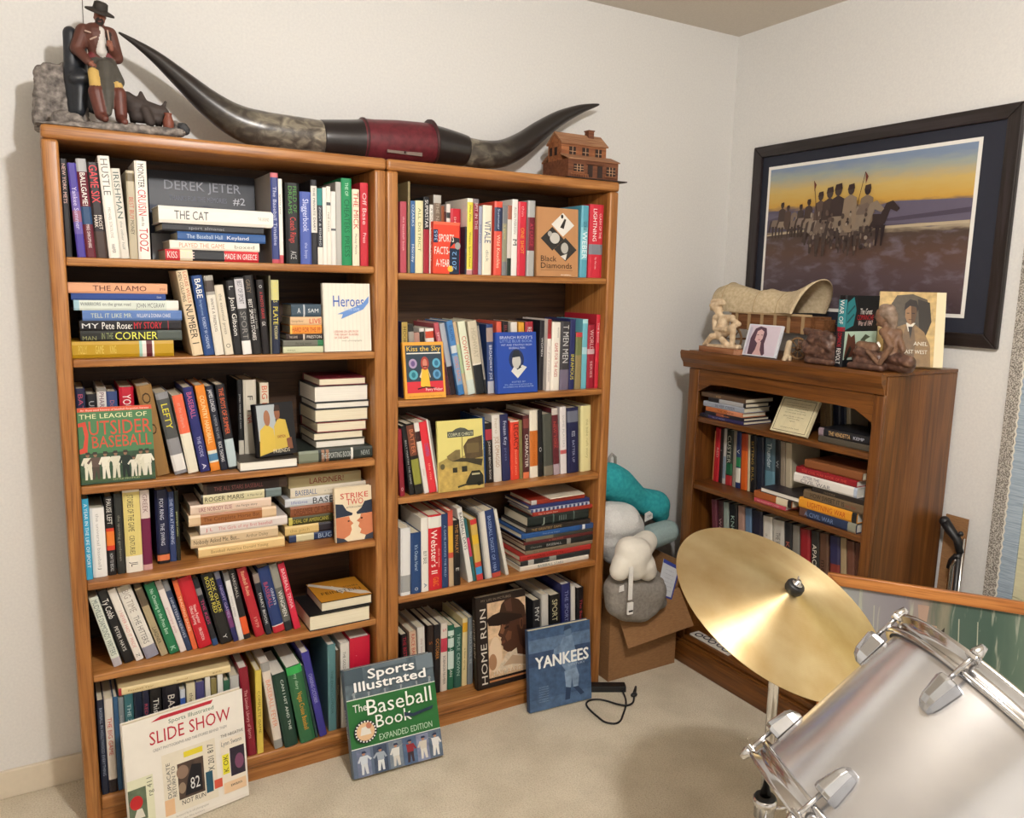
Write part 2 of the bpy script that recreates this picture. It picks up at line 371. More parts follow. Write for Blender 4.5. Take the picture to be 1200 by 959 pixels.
def art_on(root, art, t, d, h, f=None, name='cover_print'):
    """flat print on the front cover; unit coordinates, x from spine to fore edge, y up"""
    mb = MB(); tc = []; f = f or (lambda x, y, k: (t+.0003+.0001*k, x*d, y*h))
    for k, a in enumerate(art):
        cl = a[-1]
        if cl not in tc: tc.append(cl)
        m = tc.index(cl)
        if a[0] == 'r': pts = [(a[1], a[2]), (a[3], a[2]), (a[3], a[4]), (a[1], a[4])]
        elif a[0] == 'e': pts = circle(*a[1:5], 24)
        elif a[0] == 'p': pts = a[1]
        elif a[0] == 'l':
            pts = a[1]; wd = a[2]
            for (x0, y0), (x1, y1) in zip(pts, pts[1:]):
                dx, dy = (x1-x0)*d, (y1-y0)*h; L = hypot(dx, dy) or 1; nx, ny = -dy/L*wd/d, dx/L*wd/h
                mb.poly([f(x0-nx, y0-ny, k), f(x1-nx, y1-ny, k), f(x1+nx, y1+ny, k), f(x0+nx, y0+ny, k)], m)
            continue
        elif a[0] in 'tT':
            _, s, x0, y0, x1, y1, cl = a[:7]
            vs, fs = text_geo(s, (x1-x0)*d, (y1-y0)*h, 1.5); o_ = (y1-y0)*h*.04
            for q, (ox, oy) in enumerate([(0, 0)] if a[0] == 't' else [(-o_, 0), (o_, 0), (0, -o_*.7), (0, o_*.7)]): mb.add([f(x0+(x+ox)/d, y0+(y+oy)/h, k+.22*q) for x, y in vs], fs, m)
            continue
        elif a[0] == 'v':        # vertical line of text, reading upwards
            _, s, x0, y0, x1, y1, cl = a[:7]
            vs, fs = text_geo(s, (y1-y0)*h, (x1-x0)*d, 1.6)
            mb.add([f(x1-y/d, y0+x/h, k) for x, y in vs], fs, m); continue
        mb.poly([f(x, y, k) for x, y in pts], m)
    return mb.build(name, [ink(x) for x in tc], root)
def player(cx, by, hh, asp, shirt, pants, skin='c08a6a', cap='22242c', pose=0):
    """small printed ball player; asp = cover height / width"""
    k = hh*asp; s = -1 if pose % 2 else 1
    q = lambda pts: [(cx+s*x*k, by+y*hh) for x, y in pts]
    return [('p', q([(-.14, 0), (-.05, 0), (.0, .42), (-.13, .5)]), pants), ('p', q([(.06, 0), (.16, 0), (.13, .5), (-.02, .45)]), pants),
            ('p', q([(-.15, .45), (.14, .45), (.17, .8), (-.16, .8)]), shirt), ('p', q([(.1, .78), (.17, .8), (.34, .62+.3*(pose > 1)), (.27, .56+.3*(pose > 1))]), shirt), ('p', q([(-.1, .78), (-.16, .8), (-.28, .55), (-.2, .52)]), shirt),
            ('e', cx, by+.89*hh, .07*k, .08*hh, skin), ('p', q([(-.08, .91), (.14, .91), (.07, 1.), (-.07, 1.)]), cap)]
CNT = {}; LAST = {}
def nextn(key): CNT[key] = CNT.get(key, 0)+1; return CNT[key]-1
def mkpx(crop): ox, oy, k = crop; return lambda x, y: (ox+x/k, oy+y/k)
def ups(case, shelf, z, s, crop, rows, start=None, end=None, dep=None, zmax=9):
    """upright books, spine to the room: rows (x bottom left, x bottom right, x top left, y top, colour, texts, bands)"""
    px = mkpx(crop); pr = LAST.get((case.name, shelf), (case.lo, 0., 9.)); st_ = start or 0; zmax = min(zmax, case.top(z)); hi = end if end is not None else case.hi-.001
    for r in rows:
        bl, br, tl, yt, base = r[:5]; texts = r[5] if len(r) > 5 else (); bands = r[6] if len(r) > 6 else (); o = r[7] if len(r) > 7 else {}
        ss = s+o.get('s', 0)
        ub = case.u_at(ss, z, px(bl, 0)[0]); ur = case.u_at(ss, z, px(br, 0)[0]); ut, zt = case.hit(*px(tl, yt), ss)
        th = atan2(ub-ut, zt-z); h = hypot(ub-ut, zt-z)
        if abs(th) < .03 or th < 0: th = 0; h = zt-z
        h = min(h, (zmax-z)/cos(th))
        g = .0006; ub = max(ub, pr[0]+g, st_)
        hm = min(h*cos(th), pr[2]); lim = pr[0]+g-hm*math.tan(pr[1])
        if ub-hm*math.tan(th) < lim: th = max(0., atan2(ub-lim, hm))
        if ub-h*sin(th) < case.lo+.0005: th = max(0., math.asin(max(-1, min(1, (ub-case.lo-.0005)/h))))
        t = max(.005, (ur-ub)*cos(th)); h = min(h, (zmax-z-t*sin(th))/cos(th)); ue = ub+t/cos(th)
        if ue > hi: t = max(.004, (hi-ub)*cos(th)); ue = hi
        d = o.get('d') or dep or min(max(h*.68, .09), .19); d = min(d, case.dep-ss-.002)
        M = frame(case.pt(ub, ss, z+.0004), case.eu*cos(th)+EZ*sin(th), case.ed, EZ*cos(th)-case.eu*sin(th))
        n = nextn((case.name, shelf)); cn = cname(base)
        lc = cname(texts[0][1])+' lettering' if texts else 'plain spine'
        build_book(M, h, t, d, base, texts, bands, f'{cn} book, {lc}, {ORD[n]} upright from left, {shelf} shelf, {case.name}', f'upright books on {shelf} shelf of {case.name}', board=o.get('board'), pages=o.get('pages'))
        pr = (ue, th, h*cos(th)); LAST[(case.name, shelf)] = pr
    return pr
def pile(case, shelf, z, s, crop, rows, which, fore=False):
    """lying books, bottom first: rows (x left, x right, y top, y bottom at the left end, colour, texts, bands, options)"""
    px = mkpx(crop); zz = z
    for i, r in enumerate(rows):
        xl, xr, yt, yb, base = r[:5]; texts = r[5] if len(r) > 5 else (); bands = r[6] if len(r) > 6 else (); o = r[7] if len(r) > 7 else {}
        ss = s+o.get('s', 0)
        a = case.u_at(ss, zz, px(xl, 0)[0]); b = case.u_at(ss, zz, px(xr, 0)[0])
        a = max(a, case.lo+.001); b = min(b, case.hi-.001)
        t = case.hit(*px(xl, yt), ss)[1]-case.hit(*px(xl, yb), ss)[1]; h = b-a
        d = min(o.get('d', max(.10, h*.66)), case.dep-ss-.003)
        zz += .0004
        if fore or o.get('fore'):
            M = frame(case.pt(a, ss+d, zz), EZ, -case.ed, case.eu)
        else: M = frame(case.pt(b, ss, zz), EZ, case.ed, -case.eu)
        cn = cname(base)
        lc = ('page edges outward' if (fore or o.get('fore')) else (cname(texts[0][1])+' lettering' if texts else 'plain spine'))
        pos = 'bottom' if i == 0 else ('topmost' if i == len(rows)-1 else ORD[i]+' from bottom')
        sb = case.name.replace('tall ', '') if len(pos) > 8 else case.name
        build_book(M, h, t, d, base, texts, bands, f'{cn} book, {lc}, {pos} of {which}, {shelf} shelf, {sb}', f'books lying on {shelf} shelf of {case.name}', board=o.get('board'), pages=o.get('pages'), art=o.get('art'))
        zz += max(t, .004)
    return zz
def face(case, z, s, crop, TL, TR, BR, BL, base, art, label, t=.022, lean=5., texts=(), bands=(), yaw=0., name='book', board=None):
    """a book showing its front cover"""
    px = mkpx(crop)
    a = case.u_at(s, z, px(*BL)[0]); b = case.u_at(s, z, px(*BR)[0]); a = max(a, case.lo+.003); b = min(b, case.hi-.002); W = b-a
    ut, zt = case.hit(*px(*TL), s+.01); hh = (zt-z)/cos(radians(lean))
    la, ya = radians(lean), radians(yaw)
    ey = case.eu*cos(ya)+case.ed*sin(ya); n = (-case.ed*cos(ya)+case.eu*sin(ya))
    ez = EZ*cos(la)-n*sin(la); ex = n*cos(la)+EZ*sin(la)
    # lowest edge of the tilted book rests on the shelf: the back one
    o = case.pt(a, s, z+.0004)-n*(t*cos(la))
    M = frame(o, ex, ey, ez)
    return build_book(M, hh, t, W, base, texts, bands, label, None, art=art, name=name, board=board)
W_, K_, R_ = 'f1ede6', '15141a', 'c01f2c'

# ---- left tall bookcase, top shelf
A = (60, 170, 6.); Bc = (250, 180, 6.)
e = ups(LB, 'top', SL[0], .03, A, [
    (95, 150, 55, 95, '1b171c', [('NEW YORK METS', 'd8b0a8', .05, .45)]),
    (185, 245, 78, 125, '4a3c98', [('Yankee Summer', 'd0c8e8', .25, .7)], [(.3, .75, '6a5aa6'), (.5, .62, '96607c')]),
    (248, 318, 138, 95, '64182a', [('BALLGAME!', W_, .14, .47), ('MIKE SHROPSHIRE', 'e0d0d0', .66, .9, .5, .3)], [(0, .13, 'a8a8aa'), (.48, .66, '24466e')]),
    (320, 400, 222, 120, '241a1e', [('GAME SIX', 'e0464c', .03, .42, .5, .7), ('MARK', 'e8dcd0', .55, .68, .3, .3), ('FROST', 'e8dcd0', .55, .7, .68, .3)], [(.72, 1, '42302a')]),
    (408, 487, 302, 75, 'ece6dc', [('HUSTLE', '77736e', .03, .38, .5, .6), ('MICHAEL SOKOLOVE', '9a958e', .5, .8, .5, .25), ('HARPER', '444444', .86, .95, .5, .3)]),
    (489, 552, 414, 165, 'd8d3c8', [('IRISHMAN', '5a6a66', .04, .55, .5, .6), ('the other half', '8a8c86', .58, .9, .5, .28)]),
    (555, 612, 513, 178, 'b8ad94', [('BEST BUY', 'b84a3c', .3, .55, .5, .5), ('MONEY', '4a4438', .56, .72, .5, .45)], [(.03, .12, '6d5f44')]),
    (617, 700, 584, 110, 'efe9e0', [('MONSTER', '2a2628', .03, .27, .5, .5), ('CRUISIN', R_, .29, .55, .5, .65), ('with the', '444444', .56, .66, .5, .25), ('TOOZ', R_, .68, .92, .5, .7)]),
], end=.335)
Z0 = pile(LB, 'top', SL[0], .03, (0, 0, 1), [
    (194, 303, 290, 303, 'c82f38', [('KISS  SLIDE', 'f4d8d0', .02, .3, .5, .6), ('MADE IN GREECE', 'f4e4e0', .62, .98, .5, .5)], [(.15, .28, 'e6dcc0'), (.28, .62, '2a2c30')]),
    (199, 304, 280, 290.5, 'eae3d6', [('PLAYED THE GAME', 'c88c70', .1, .6), ('boxed', '8a8a78', .7, .95, .5, .4)]),
    (208, 311, 270, 280.5, '2c5690', [('The Baseball Hall', 'b8c8dc', .1, .5, .5, .45), ('Keyland', 'd8dce8', .55, .8, .5, .4)]),
    (190, 309, 261, 270, '22242a', [('sport almanac', '8a8c90', .25, .6, .5, .4)]),
    (186, 320, 243, 263, 'ece7dd', [('THE CAT', '3a3a40', .13, .42, .5, .5), ('THE LEGEND', '9a968c', .86, .96, .5, .2)], [], {'d': .15}),
], 'short pile')
sk = '8a6a50'
face(LB, SL[0], .192, (0, 0, 1), (174, 199), (298, 199), (302, 301), (179, 301), '161a26', [
    ('r', .0, .0, 1, .62, '2c3648'), ('r', .28, .2, .72, .6, '6c7c3c'), ('e', .14, .42, .09, .16, 'a8a6a4'), ('e', .14, .54, .06, .06, '1a1c24'), ('e', .52, .52, .1, .12, '2c3040'), ('e', .52, .4, .08, .1, 'a09088'), ('e', .88, .4, .07, .14, 'b8b4ae'),
    ('r', .0, .0, 1, .3, 'a4a8ac'), ('t', 'DEREK JETER', .14, .80, .86, .9, '9ea0aa'), ('t', 'THANKS FOR THE MEMORIES', .18, .68, .72, .735, '6c7080'), ('t', '#2', .78, .67, .9, .75, 'c8c8d0')],
    'dark blue landscape album cover with grey capitals behind the short pile, top shelf', t=.02, lean=4)
ups(LB, 'top', SL[0], .03, Bc, [
    (415, 467, 402, 135, '34407a', [('The Baseball Timeline', 'b8bcd8', .15, .8, .5, .45)], [(0, .05, 'c86a72'), (.955, 1, 'c4505c')], {'board': '9a958e', 'd': .2}),
    (467, 495, 456, 178, 'e8e3da', [('sports year', '8a8680', .1, .5)], [(.9, 1, 'c45058')]),
    (515, 612, 507, 205, '18181a', [('FIELD OF', '4c8a3c', .04, .36, .66, .26), ('DREAMS', '4c8a3c', .04, .38, .32, .26), ('Coach Rings', 'c8403c', .42, .74, .5, .4), ('ACE', 'b0b0b0', .84, .94, .5, .4)]),
    (615, 692, 612, 268, '4c5ea8', [('Sluggerbook', 'd0d6f0', .1, .55, .5, .5), ('the boys', 'b8c0e0', .7, .92, .5, .25)]),
    (693, 735, 681, 185, '24242a', [('THE PRIVATE DIARY', '2c2c30', .09, .6, .5, .34)], [(.07, .62, 'd8d4cc')]),
    (735, 773, 737, 245, '2c2e36', [('ZIGGY & FISHING', 'c0c4c8', .24, .75, .5, .4)], [(0, .22, '2e8480'), (.77, 1, 'e6e0d6')]),
    (774, 800, 776, 240, 'e9e4dc'), (801, 830, 806, 232, 'e4dfd4', [('red notes', '8a8478', .3, .6)], [(.2, .24, '55585c')]), (831, 864, 839, 268, 'e0dcd6', [], [(.5, .53, '606468')]),
    (866, 903, 864, 200, 'b4b2ac', [], [], {'d': .2}),
    (905, 975, 892, 172, '1f8a56', [('THE OF', 'bfe0c8', .05, .2, .5, .3), ('CHEATERS', '0e5c38', .24, .62, .5, .5), ('PRESS', '0e5c38', .66, .9, .5, .45)]),
    (980, 1028, 969, 250, 'e8dcc2', [('THE MICK', 'c0302c', .04, .52, .5, .66), ('Mickey Mantle', '7a7264', .58, .85, .5, .3)], [], {'d': .15}),
    (1036, 1090, 1029, 205, 'c22c3a', [('Off Base', 'f0c8c8', .12, .5, .5, .5), ('Press', 'f0d0d0', .6, .72, .5, .4)]),
])

# ---- left tall bookcase, second shelf
C2 = (70, 300, 6.316); D2 = (250, 305, 6.)
pile(LB, 'second', SL[1], .03, C2, [
    (80, 845, 640, 762, 'b8921c', [('POLLY', 'd8be60', .06, .14, .5, .5), ('GAME', 'd8be60', .22, .3, .5, .5), ('KING', 'd8be60', .36, .42, .5, .5)], [(.65, .68, '9ac4b8'), (.68, .8, 'e6dcd4'), (.72, .78, '5c1c24')]),
    (155, 905, 556, 634, '20221f', [('MAN', '8a8a5c', .02, .15, .3, .4), ('IN THE', '8c9468', .2, .31, .5, .6), ('CORNER', 'e0de5c', .33, .75, .5, .72)], [(.75, 1, '4c5450')]),
    (150, 900, 478, 552, '15131a', [('MY', 'd8d8d8', .02, .18, .5, .5), ('Pete Rose:', 'eeeae4', .21, .5, .5, .7), ('MY STORY', 'cc2434', .52, .8, .5, .68)], [(.86, .87, '8a2430')]),
    (170, 905, 392, 468, '5a7ab4', [('TELL IT LIKE MR', 'c8d0b8', .08, .48, .5, .42), ('WILLIAM & DONNA CHASE', 'd8dce4', .53, .88, .5, .38)]),
    (105, 880, 312, 388, 'd4dcd2', [('WARRIORS on the great road', '4a5258', .06, .53, .62, .32), ('JOHN MCGRAW', '5a5c60', .58, .86, .5, .45)], [(0, .05, '9cc0cc'), (.88, 1, 'e9e6de')]),
    (85, 785, 258, 308, '24448a', [('Giants', 'c0c8dc', .9, .95, .5, .3)]),
    (50, 797, 165, 243, 'dda27c', [('THE ALAMO', '5a2a26', .24, .78, .5, .5), ('press', '8a5040', .92, .98, .5, .3)]),
], 'left pile')
ups(LB, 'second', SL[1], .012, C2, [
    (985, 1065, 857, 95, 'dcc6a4', [('MEN COLUMNS', '2a2022', .02, .36, .25, .3), ('LOUIS WILLS', 'b85040', .02, .38, .7, .3), ('NUMBER 1', '241c20', .4, .86, .5, .62)]),
    (1072, 1148, 972, 150, '24447c', [('BABE', 'eceae4', .04, .28, .5, .55), ('the legend comes', '90a8cc', .3, .5, .5, .25), ('ROBERT W CREAMER', 'b8c4dc', .52, .92, .5, .3)]),
])
ups(LB, 'second', SL[1], .012, D2, [
    (15, 78, -70, 112, 'dbd4c6', [('WRITE A FIREPLUG', '5a5650', .28, .7, .5, .3)], [(0, .24, '9c9890'), (.06, .2, '4a403c')]),
    (85, 145, 3, 180, 'd6ccb8', [('the essential press', '7a7468', .12, .7, .5, .34), ('O', '5a5448', .84, .9, .5, .5)]),
    (150, 206, 88, 145, '1a191c', [('Josh Gibson', 'e6e2dc', .22, .74, .5, .55), ('L', 'c0c0c0', .04, .16, .5, .5)]),
    (210, 272, 136, 125, '3a3a3c', [('BEST OF SPORT', '44424a', .04, .34, .5, .5), ('SPORT', '8a8884', .44, .8, .5, .6)], [(.02, .4, 'c8c6ca'), (.82, 1, 'e4e0dc')]),
    (277, 345, 206, 110, '1a1718', [('GREY', '7a6a58', .05, .22, .4, .4), ('BEST SPORTS STORIES', 'e2deda', .3, .82, .38, .36), ('the red book', 'b0aca6', .42, .68, .78, .2)]),
    (349, 398, 300, 140, '191417', [('A PHOTO GRAVE', 'c03034', .16, .52, .5, .4), ('GK', 'd8d4d0', .56, .62, .5, .5), ('O', 'd0d0d0', .07, .11, .5, .4)]),
    (402, 415, 372, 108, '6a6650'),
    (417, 470, 412, 140, '20283e', [('THE BROOKS', 'd8cc70', .02, .3, .5, .5), ('PLATE', 'dccc50', .36, .6, .5, .6), ('MCGRAW', 'd8cc90', .62, .8, .5, .4)], [(0, .27, 'c8c488'), (.27, .33, '20283e')]),
])
pile(LB, 'second', SL[1], .02, D2, [
    (490, 772, 612, 657, 'c8ccaa', [('essays', '7a8060', .1, .3, .5, .3)]), (490, 772, 566, 611, '6a6a60', [('the long season', '44463c', .3, .7, .5, .4)], [(.86, 1, '2c7048')], {}),
    (512, 772, 523, 565, '2a1e1e', [('THE GAME', 'c8b8a8', .08, .3, .5, .4), ('PRESTON', 'e0d8cc', .55, .95, .5, .5)], [(.45, .5, 'c8b8a8')]),
    (540, 762, 460, 521, 'e0903a', [('HARD FOR THE 99', 'a8381c', .06, .95, .5, .55)], [(0, .06, 'e8c060')]),
    (540, 762, 400, 458, 'd8b48c', [('George Brand', '7a5c44', .04, .4, .5, .25), ('LIVE', 'c43a24', .6, .98, .5, .6)]),
    (547, 757, 308, 396, '3c4e5c', [('A', 'dcdcdc', .2, .3, .5, .4), ('SAM', 'dce0e0', .55, .9, .5, .3)], [(.4, .45, 'b8bcc0')]),
], 'short pile')
face(LB, SL[1], .016, D2, (757, 165), (1085, 165), (1112, 650), (787, 650), 'e6e0d2', [('r', x/12+.02, 0, x/12+.026, 1, 'd2cec2') for x in range(12)]+[
    ('t', 'Heroes', .2, .66, .86, .82, '3c62b4'), ('p', [(.28, .55), (.82, .7), (.97, .82), (.96, .72), (.84, .62), (.36, .48), (.4, .55)], '6a90cc'), ('t', 'OF THE GAME', .42, .6, .76, .64, 'b8cce8'),
    ('t', 'LESSONS ON LIFE FROM', .2, .28, .72, .31, 'd88c80'), ('t', 'THE GREAT PLAYERS', .2, .235, .72, .265, 'd88c80'), ('t', 'OF THE GAME', .2, .19, .5, .22, 'd88c80'), ('t', 'with photographs', .35, .15, .8, .17, 'a8a49c')],
    'white pinstriped book cover with blue script title and pennant, second shelf', t=.02, lean=4)

# ---- left tall bookcase, third shelf
E3 = (75, 420, 5.995); F3 = (260, 415, 6.19)
z3 = SL[2]
ups(LB, 'third', z3, .075, E3, [
    (120, 185, 70, 215, '252a48', [('BATS', 'b8506a', .05, .3, .5, .5)]), (190, 262, 158, 255, '1a1b22', [('UMPIRE', 'b8b8bc', .08, .4, .5, .5)]), (266, 330, 240, 210, 'd8d4d0', [('PHARAOH', '6a3c58', .05, .35, .5, .5)], [(0, .04, '8a8680')]),
    (332, 405, 320, 235, '3a4c7c', [('Double play', 'b06a74', .1, .4, .5, .4)]), (420, 520, 390, 205, 'c01c34', [('YOU', 'f0e8e4', .08, .25, .5, .55)]),
    (640, 745, 505, 200, '8c6a3c', [('O', '3c2a14', .08, .2, .5, .55), ('O', '3c2a14', .42, .54, .5, .5)], [], {'s': -.03}),
])
f3p = [('r', 0, 0, 1, .62, '3f6a48'), ('r', 0, 0, 1, 1, '4c7a52'), ('r', 0, .945, 1, 1, 'd0563c'), ('t', 'An illustrated history of baseball forgotten heroes', .04, .955, .96, .978, 'f0d8cc'),
       ('t', 'THE LEAGUE OF', .02, .855, .93, .915, 'dcdcb0'), ('p', [(.0, .8), (.1, .82), (.13, .65), (.1, .42), (.0, .4)], 'cc4c3a'), ('p', [(.0, .75), (.06, .76), (.08, .62), (.05, .48), (.0, .46)], '4c7a52'),
       ('t', 'UTSIDER', .14, .64, .98, .82, 'c8503c'), ('t', 'BASEBALL', .17, .47, .97, .62, 'c8503c'), ('r', 0, .0, 1, .4, '2e4a34~'), ('r', 0, .03, 1, .09, '40583a'), ('t', 'LITTLE PROFILES', .3, .03, .9, .05, 'a8b080')]
for i, x in enumerate((.1, .2, .33, .47, .6, .71, .81, .9)):
    f3p += player(x, .06, .36 if i not in (5,) else .28, .95, ['d8d4c0', '5c4c44', 'dcd8c8', 'd0ccb8', '24302a', 'd4d0c0', 'ccc8b4', 'd8d4c4'][i], ['d8d4c0', '4c4038', 'd8d4c4', 'ccc8b4', '1e2824', 'ccc8b8', 'ccc8b4', 'd0ccbc'][i], '8a6a54', '3a3830', i % 2)
face(LB, z3, .014, E3, (95, 365), (615, 345), (645, 870), (112, 890), '4c7a52', f3p, 'square green book cover with red arched title and team picture, third shelf', t=.016, lean=7)
e = ups(LB, 'third', z3, .042, E3, [
    (780, 868, 637, 250, '86868a', [('LEFTY', 'e0d438', .14, .44, .5, .5)], [(.08, .56, '4a4c4c'), (.76, .96, 'dcdad6')]),
    (875, 948, 757, 265, 'e0dac6', [('at the ballpark', 'd8a090', .1, .42, .5, .3)], [(0, .49, 'e2694a')]),
    (960, 1028, 832, 210, '262a68', [('BASEBALL', 'c86488', .06, .36, .5, .5), ('THE CODE', 'b8b8d8', .58, .82, .5, .35), ('A', 'e0e0f0', .9, .97, .5, .4)]),
    (1035, 1100, 917, 195, 'dc822c', [('COUNTRY HARDBALL', 'f2d8a4', .12, .68, .5, .45)], [(.76, .9, 'd8d8cc'), (.8, .88, '4a7ca0')]),
    (1105, 1155, 992, 200, '1c2030', [('JAMES LOADED', 'dcdce0', .04, .3, .5, .5), ('A MEMOIR THE GAME', '9a9ca4', .34, .62, .5, .36), ('RICK THOMAS', 'dcdce0', .66, .9, .5, .45)]),
    (1160, 1222, 1062, 190, '1e2026', [('THE BOYS OF SUMMER', 'd8643a', .04, .58, .5, .5)], [(.64, .97, 'b4c4c8')]),
])
ups(LB, 'third', z3, .105, F3, [
    (128, 165, 95, 190, '16171a', [('press notes and news', 'b0b0b0', .15, .6, .5, .34)], [(.72, 1, 'cfc8b8')]),
    (170, 262, 146, 190, 'cfc8b8', [('F  T', '3a3834', .1, .5, .5, .4), ('NA', 'b8302c', .42, .52, .5, .5)], [], {'board': '8a8470', 'd': .18}),
    (290, 352, 285, 210, 'ddd2bc', [('BIG HORSE', 'd0582c', .04, .6, .5, .6)], [], {'board': 'b4ac8c', 'd': .18}),
])
pz = pile(LB, 'third', z3, .0, F3, [(130, 552, 800, 870, '4a443e', [], [], {'fore': 1, 'd': .15, 'pages': PAGEW})], 'front')
face(LB, pz, .012, F3, (262, 385), (565, 330), (570, 680), (280, 775), '141318', [('r', .02, .3, .5, .97, 'a8b0b4'), ('p', [(.0, .02), (.06, .5), (.24, .62), (.42, .5), (.45, .1)], 'cdb04c'), ('p', [(.42, .1), (.44, .55), (.56, .7), (.76, .66), (.84, .3), (.8, .14)], 'c8ac4c'),
    ('e', .27, .72, .085, .15, '9a6a50'), ('e', .55, .8, .075, .13, '8a5a42'), ('p', [(.47, .84), (.64, .84), (.62, .95), (.5, .95)], '3a2a24'), ('p', [(.74, .3), (.88, .32), (.9, .1), (.76, .1)], '7a4e3a'), ('t', 'HARMON', .5, .32, .72, .38, '7a3428'), ('t', 'FRIENDS', .36, .05, .8, .12, 'd8d0b8')],
    'black book with photo of two men in yellow shirts, third shelf', t=.03, lean=10, yaw=12)
pz = pile(LB, 'third', z3, .03, F3, [
    (556, 1104, 712, 800, '2c3430', [('THE SPORTING BOOK', 'c0c8c4', .3, .7, .5, .45), ('NEWS', 'a8b0ac', .84, .96, .5, .4)], [(0, .26, '7c8472'), (.3, .34, '9a7054'), (.36, .4, '9a7054'), (.7, .73, 'dcdcd4')], {'d': .2})], 'right corner')
pile(LB, 'third', pz, .05, F3, [
    (682, 1040, 635, 690, '46483c', [], [], {'pages': PAGEW, 'd': .16}), (667, 1025, 578, 635, '3c3a34', [], [], {'d': .15}), (690, 1050, 505, 578, '7c2830', [], [], {'d': .17}),
    (676, 1062, 405, 500, '2a2c30', [], [], {'d': .165}), (682, 1075, 352, 400, '30343a', [], [], {'pages': PAGEW, 'd': .16}), (672, 1062, 232, 352, '24262a', [], [], {'pages': PAGEW, 'd': .165}), (705, 1045, 172, 226, '6c1c28', [], [], {'d': .17})], 'tall pile', fore=True)
ups(LB, 'third', z3, .055, F3, [(1078, 1108, 1078, 85, '211d20', [('THE GREAT GAME OF SEASONS', 'a8a4a0', .2, .85, .5, .4)])])

# ---- left tall bookcase, fourth shelf
G4 = (85, 560, 6.486); H4 = (215, 545, 5.106); z4 = SL[3]
ups(LB, 'fourth', z4, .04, G4, [
    (105, 157, 69, 165, '3aa4cc', [('A YEAR IN THE LIFE OF SPORT', 'e0f0f4', .06, .85, .5, .5)], [], {'s': -.01}),
    (160, 268, 136, 235, 'e6e4e0', [('the universal baseball', 'b0aeac', .08, .85, .5, .22), ('J', '5a5a5a', .85, .9, .5, .2)]),
    (275, 335, 266, 145, '1c1a1c', [('PAUSE LEFT', 'd8d4cc', .03, .35, .5, .6), ('HOW TO RECALL', 'c8c8c8', .72, .95, .5, .4)], [(.4, .68, 'cc3a24'), (.44, .62, 'e07a30')]),
    (345, 405, 326, 125, '2a2c2a', [('the sporting gentlemen', '8c8c80', .25, .85, .5, .3)]),
    (412, 538, 400, 95, 'e6e0d2', [('STORIES OF THE GAME', '4a4438', .06, .5, .42, .36), ('CENTURIES', '4a4438', .55, .78, .42, .3), ('JL', '3a3430', .87, .93, .5, .4)], [(.03, .8, 'd8c77c')]),
    (541, 610, 541, 95, '6a1a40', [('GREEK', '8a6a6c', .05, .28, .5, .5)], [(0, .35, 'd2c4bc'), (.93, 1, 'c89c98')]),
    (648, 742, 642, 95, '1a2040', [('FOX RING', 'd0d4e0', .12, .4, .5, .3), ('THE SWING', 'd0d4e0', .45, .75, .5, .3)], [(.86, 1, '1e1a1c'), (.88, .96, 'd8784c')], {'s': .035}),
    (745, 792, 716, 110, '2c3c68', [('THE WAR AT MORNING', 'b8c4dc', .1, .75, .5, .5)], [], {'s': .04}),
    (796, 825, 768, 100, '1c2018', [('pinstripe notes', 'a8b07c', .1, .85, .5, .5)], [], {'s': .04}),
])
pile(LB, 'fourth', z4, .07, H4, [
    (90, 605, 492, 556, 'e2c48a', [('Baseball America Donald Young', '9a7c4c', .14, .8, .5, .28)]),
    (45, 565, 418, 490, 'cfb894', [('Nobody Asked Me, But...', '3a3028', .03, .54, .5, .36), ('Arthur Daley', '7a6a54', .62, .88, .5, .28)]),
    (100, 620, 362, 420, 'd8cec8', [('J L', 'c04848', .06, .14, .5, .3), ('The Girls of my first baseball', 'c4706c', .2, .82, .5, .34)]),
    (32, 555, 308, 374, 'd8bc98', [('The Complete Horse Bat', '5c2c14', .16, .8, .5, .36)], [(.13, .83, '9c6234')]),
    (42, 525, 252, 310, 'dcc4b0', [('LIKE NOBODY ELSE', '8a3a50', .1, .5, .5, .4), ('the Fergie story', '6a5a54', .55, .82, .5, .25)]),
    (108, 585, 196, 250, '2a2822', [('ROGER MARIS', '2c2824', .04, .52, .5, .5), ('A Man for all', '5a5a50', .56, .75, .5, .25)], [(.02, .78, 'd4cca4'), (.8, 1, '6c7c7c')]),
    (120, 620, 130, 192, '4c3c34', [('THE ALL STARS BASEBALL', '9c5a5a', .12, .7, .5, .4)], [(.04, .9, '2c2020')]),
], 'left pile')
pile(LB, 'fourth', z4, .09, H4, [
    (632, 892, 422, 466, '2a3c60', [('BUG', 'a8b8cc', .66, .98, .5, .6)], [(.16, .56, 'd4cca4')], {'d': .14}),
    (607, 892, 362, 418, 'd8bc7c', [('the pitch', 'a88c50', .1, .5, .5, .34)], [(.7, 1, '2c2830')], {'d': .15}),
    (630, 892, 308, 358, '3c3c1c', [('IDEAL OF AMERICANS', 'bcb04c', .08, .9, .5, .44)], [(0, .08, 'c8bc5c')], {'d': .15}),
    (640, 892, 243, 306, '8a5234', [('DREAMER OF THE', '5a2c18', .08, .9, .5, .55)], [], {'d': .15}),
    (607, 900, 192, 240, 'c8ccd0', [('lifetime', '6a74a8', .12, .45, .5, .4), ('BASE', '22242a', .56, .98, .5, .75)], [], {'d': .16}),
    (640, 1110, 130, 192, 'dcd2be', [('BASEBALL', '44608c', .06, .34, .5, .5), ('a history', 'b8b0a0', .4, .7, .5, .2)], [], {'d': .15}),
    (628, 1060, 62, 130, 'b8ac84', [('LARDNER!', '8a3430', .28, .75, .5, .5)], [], {'d': .15}),
], 'right pile')
skn = 'c87c58'
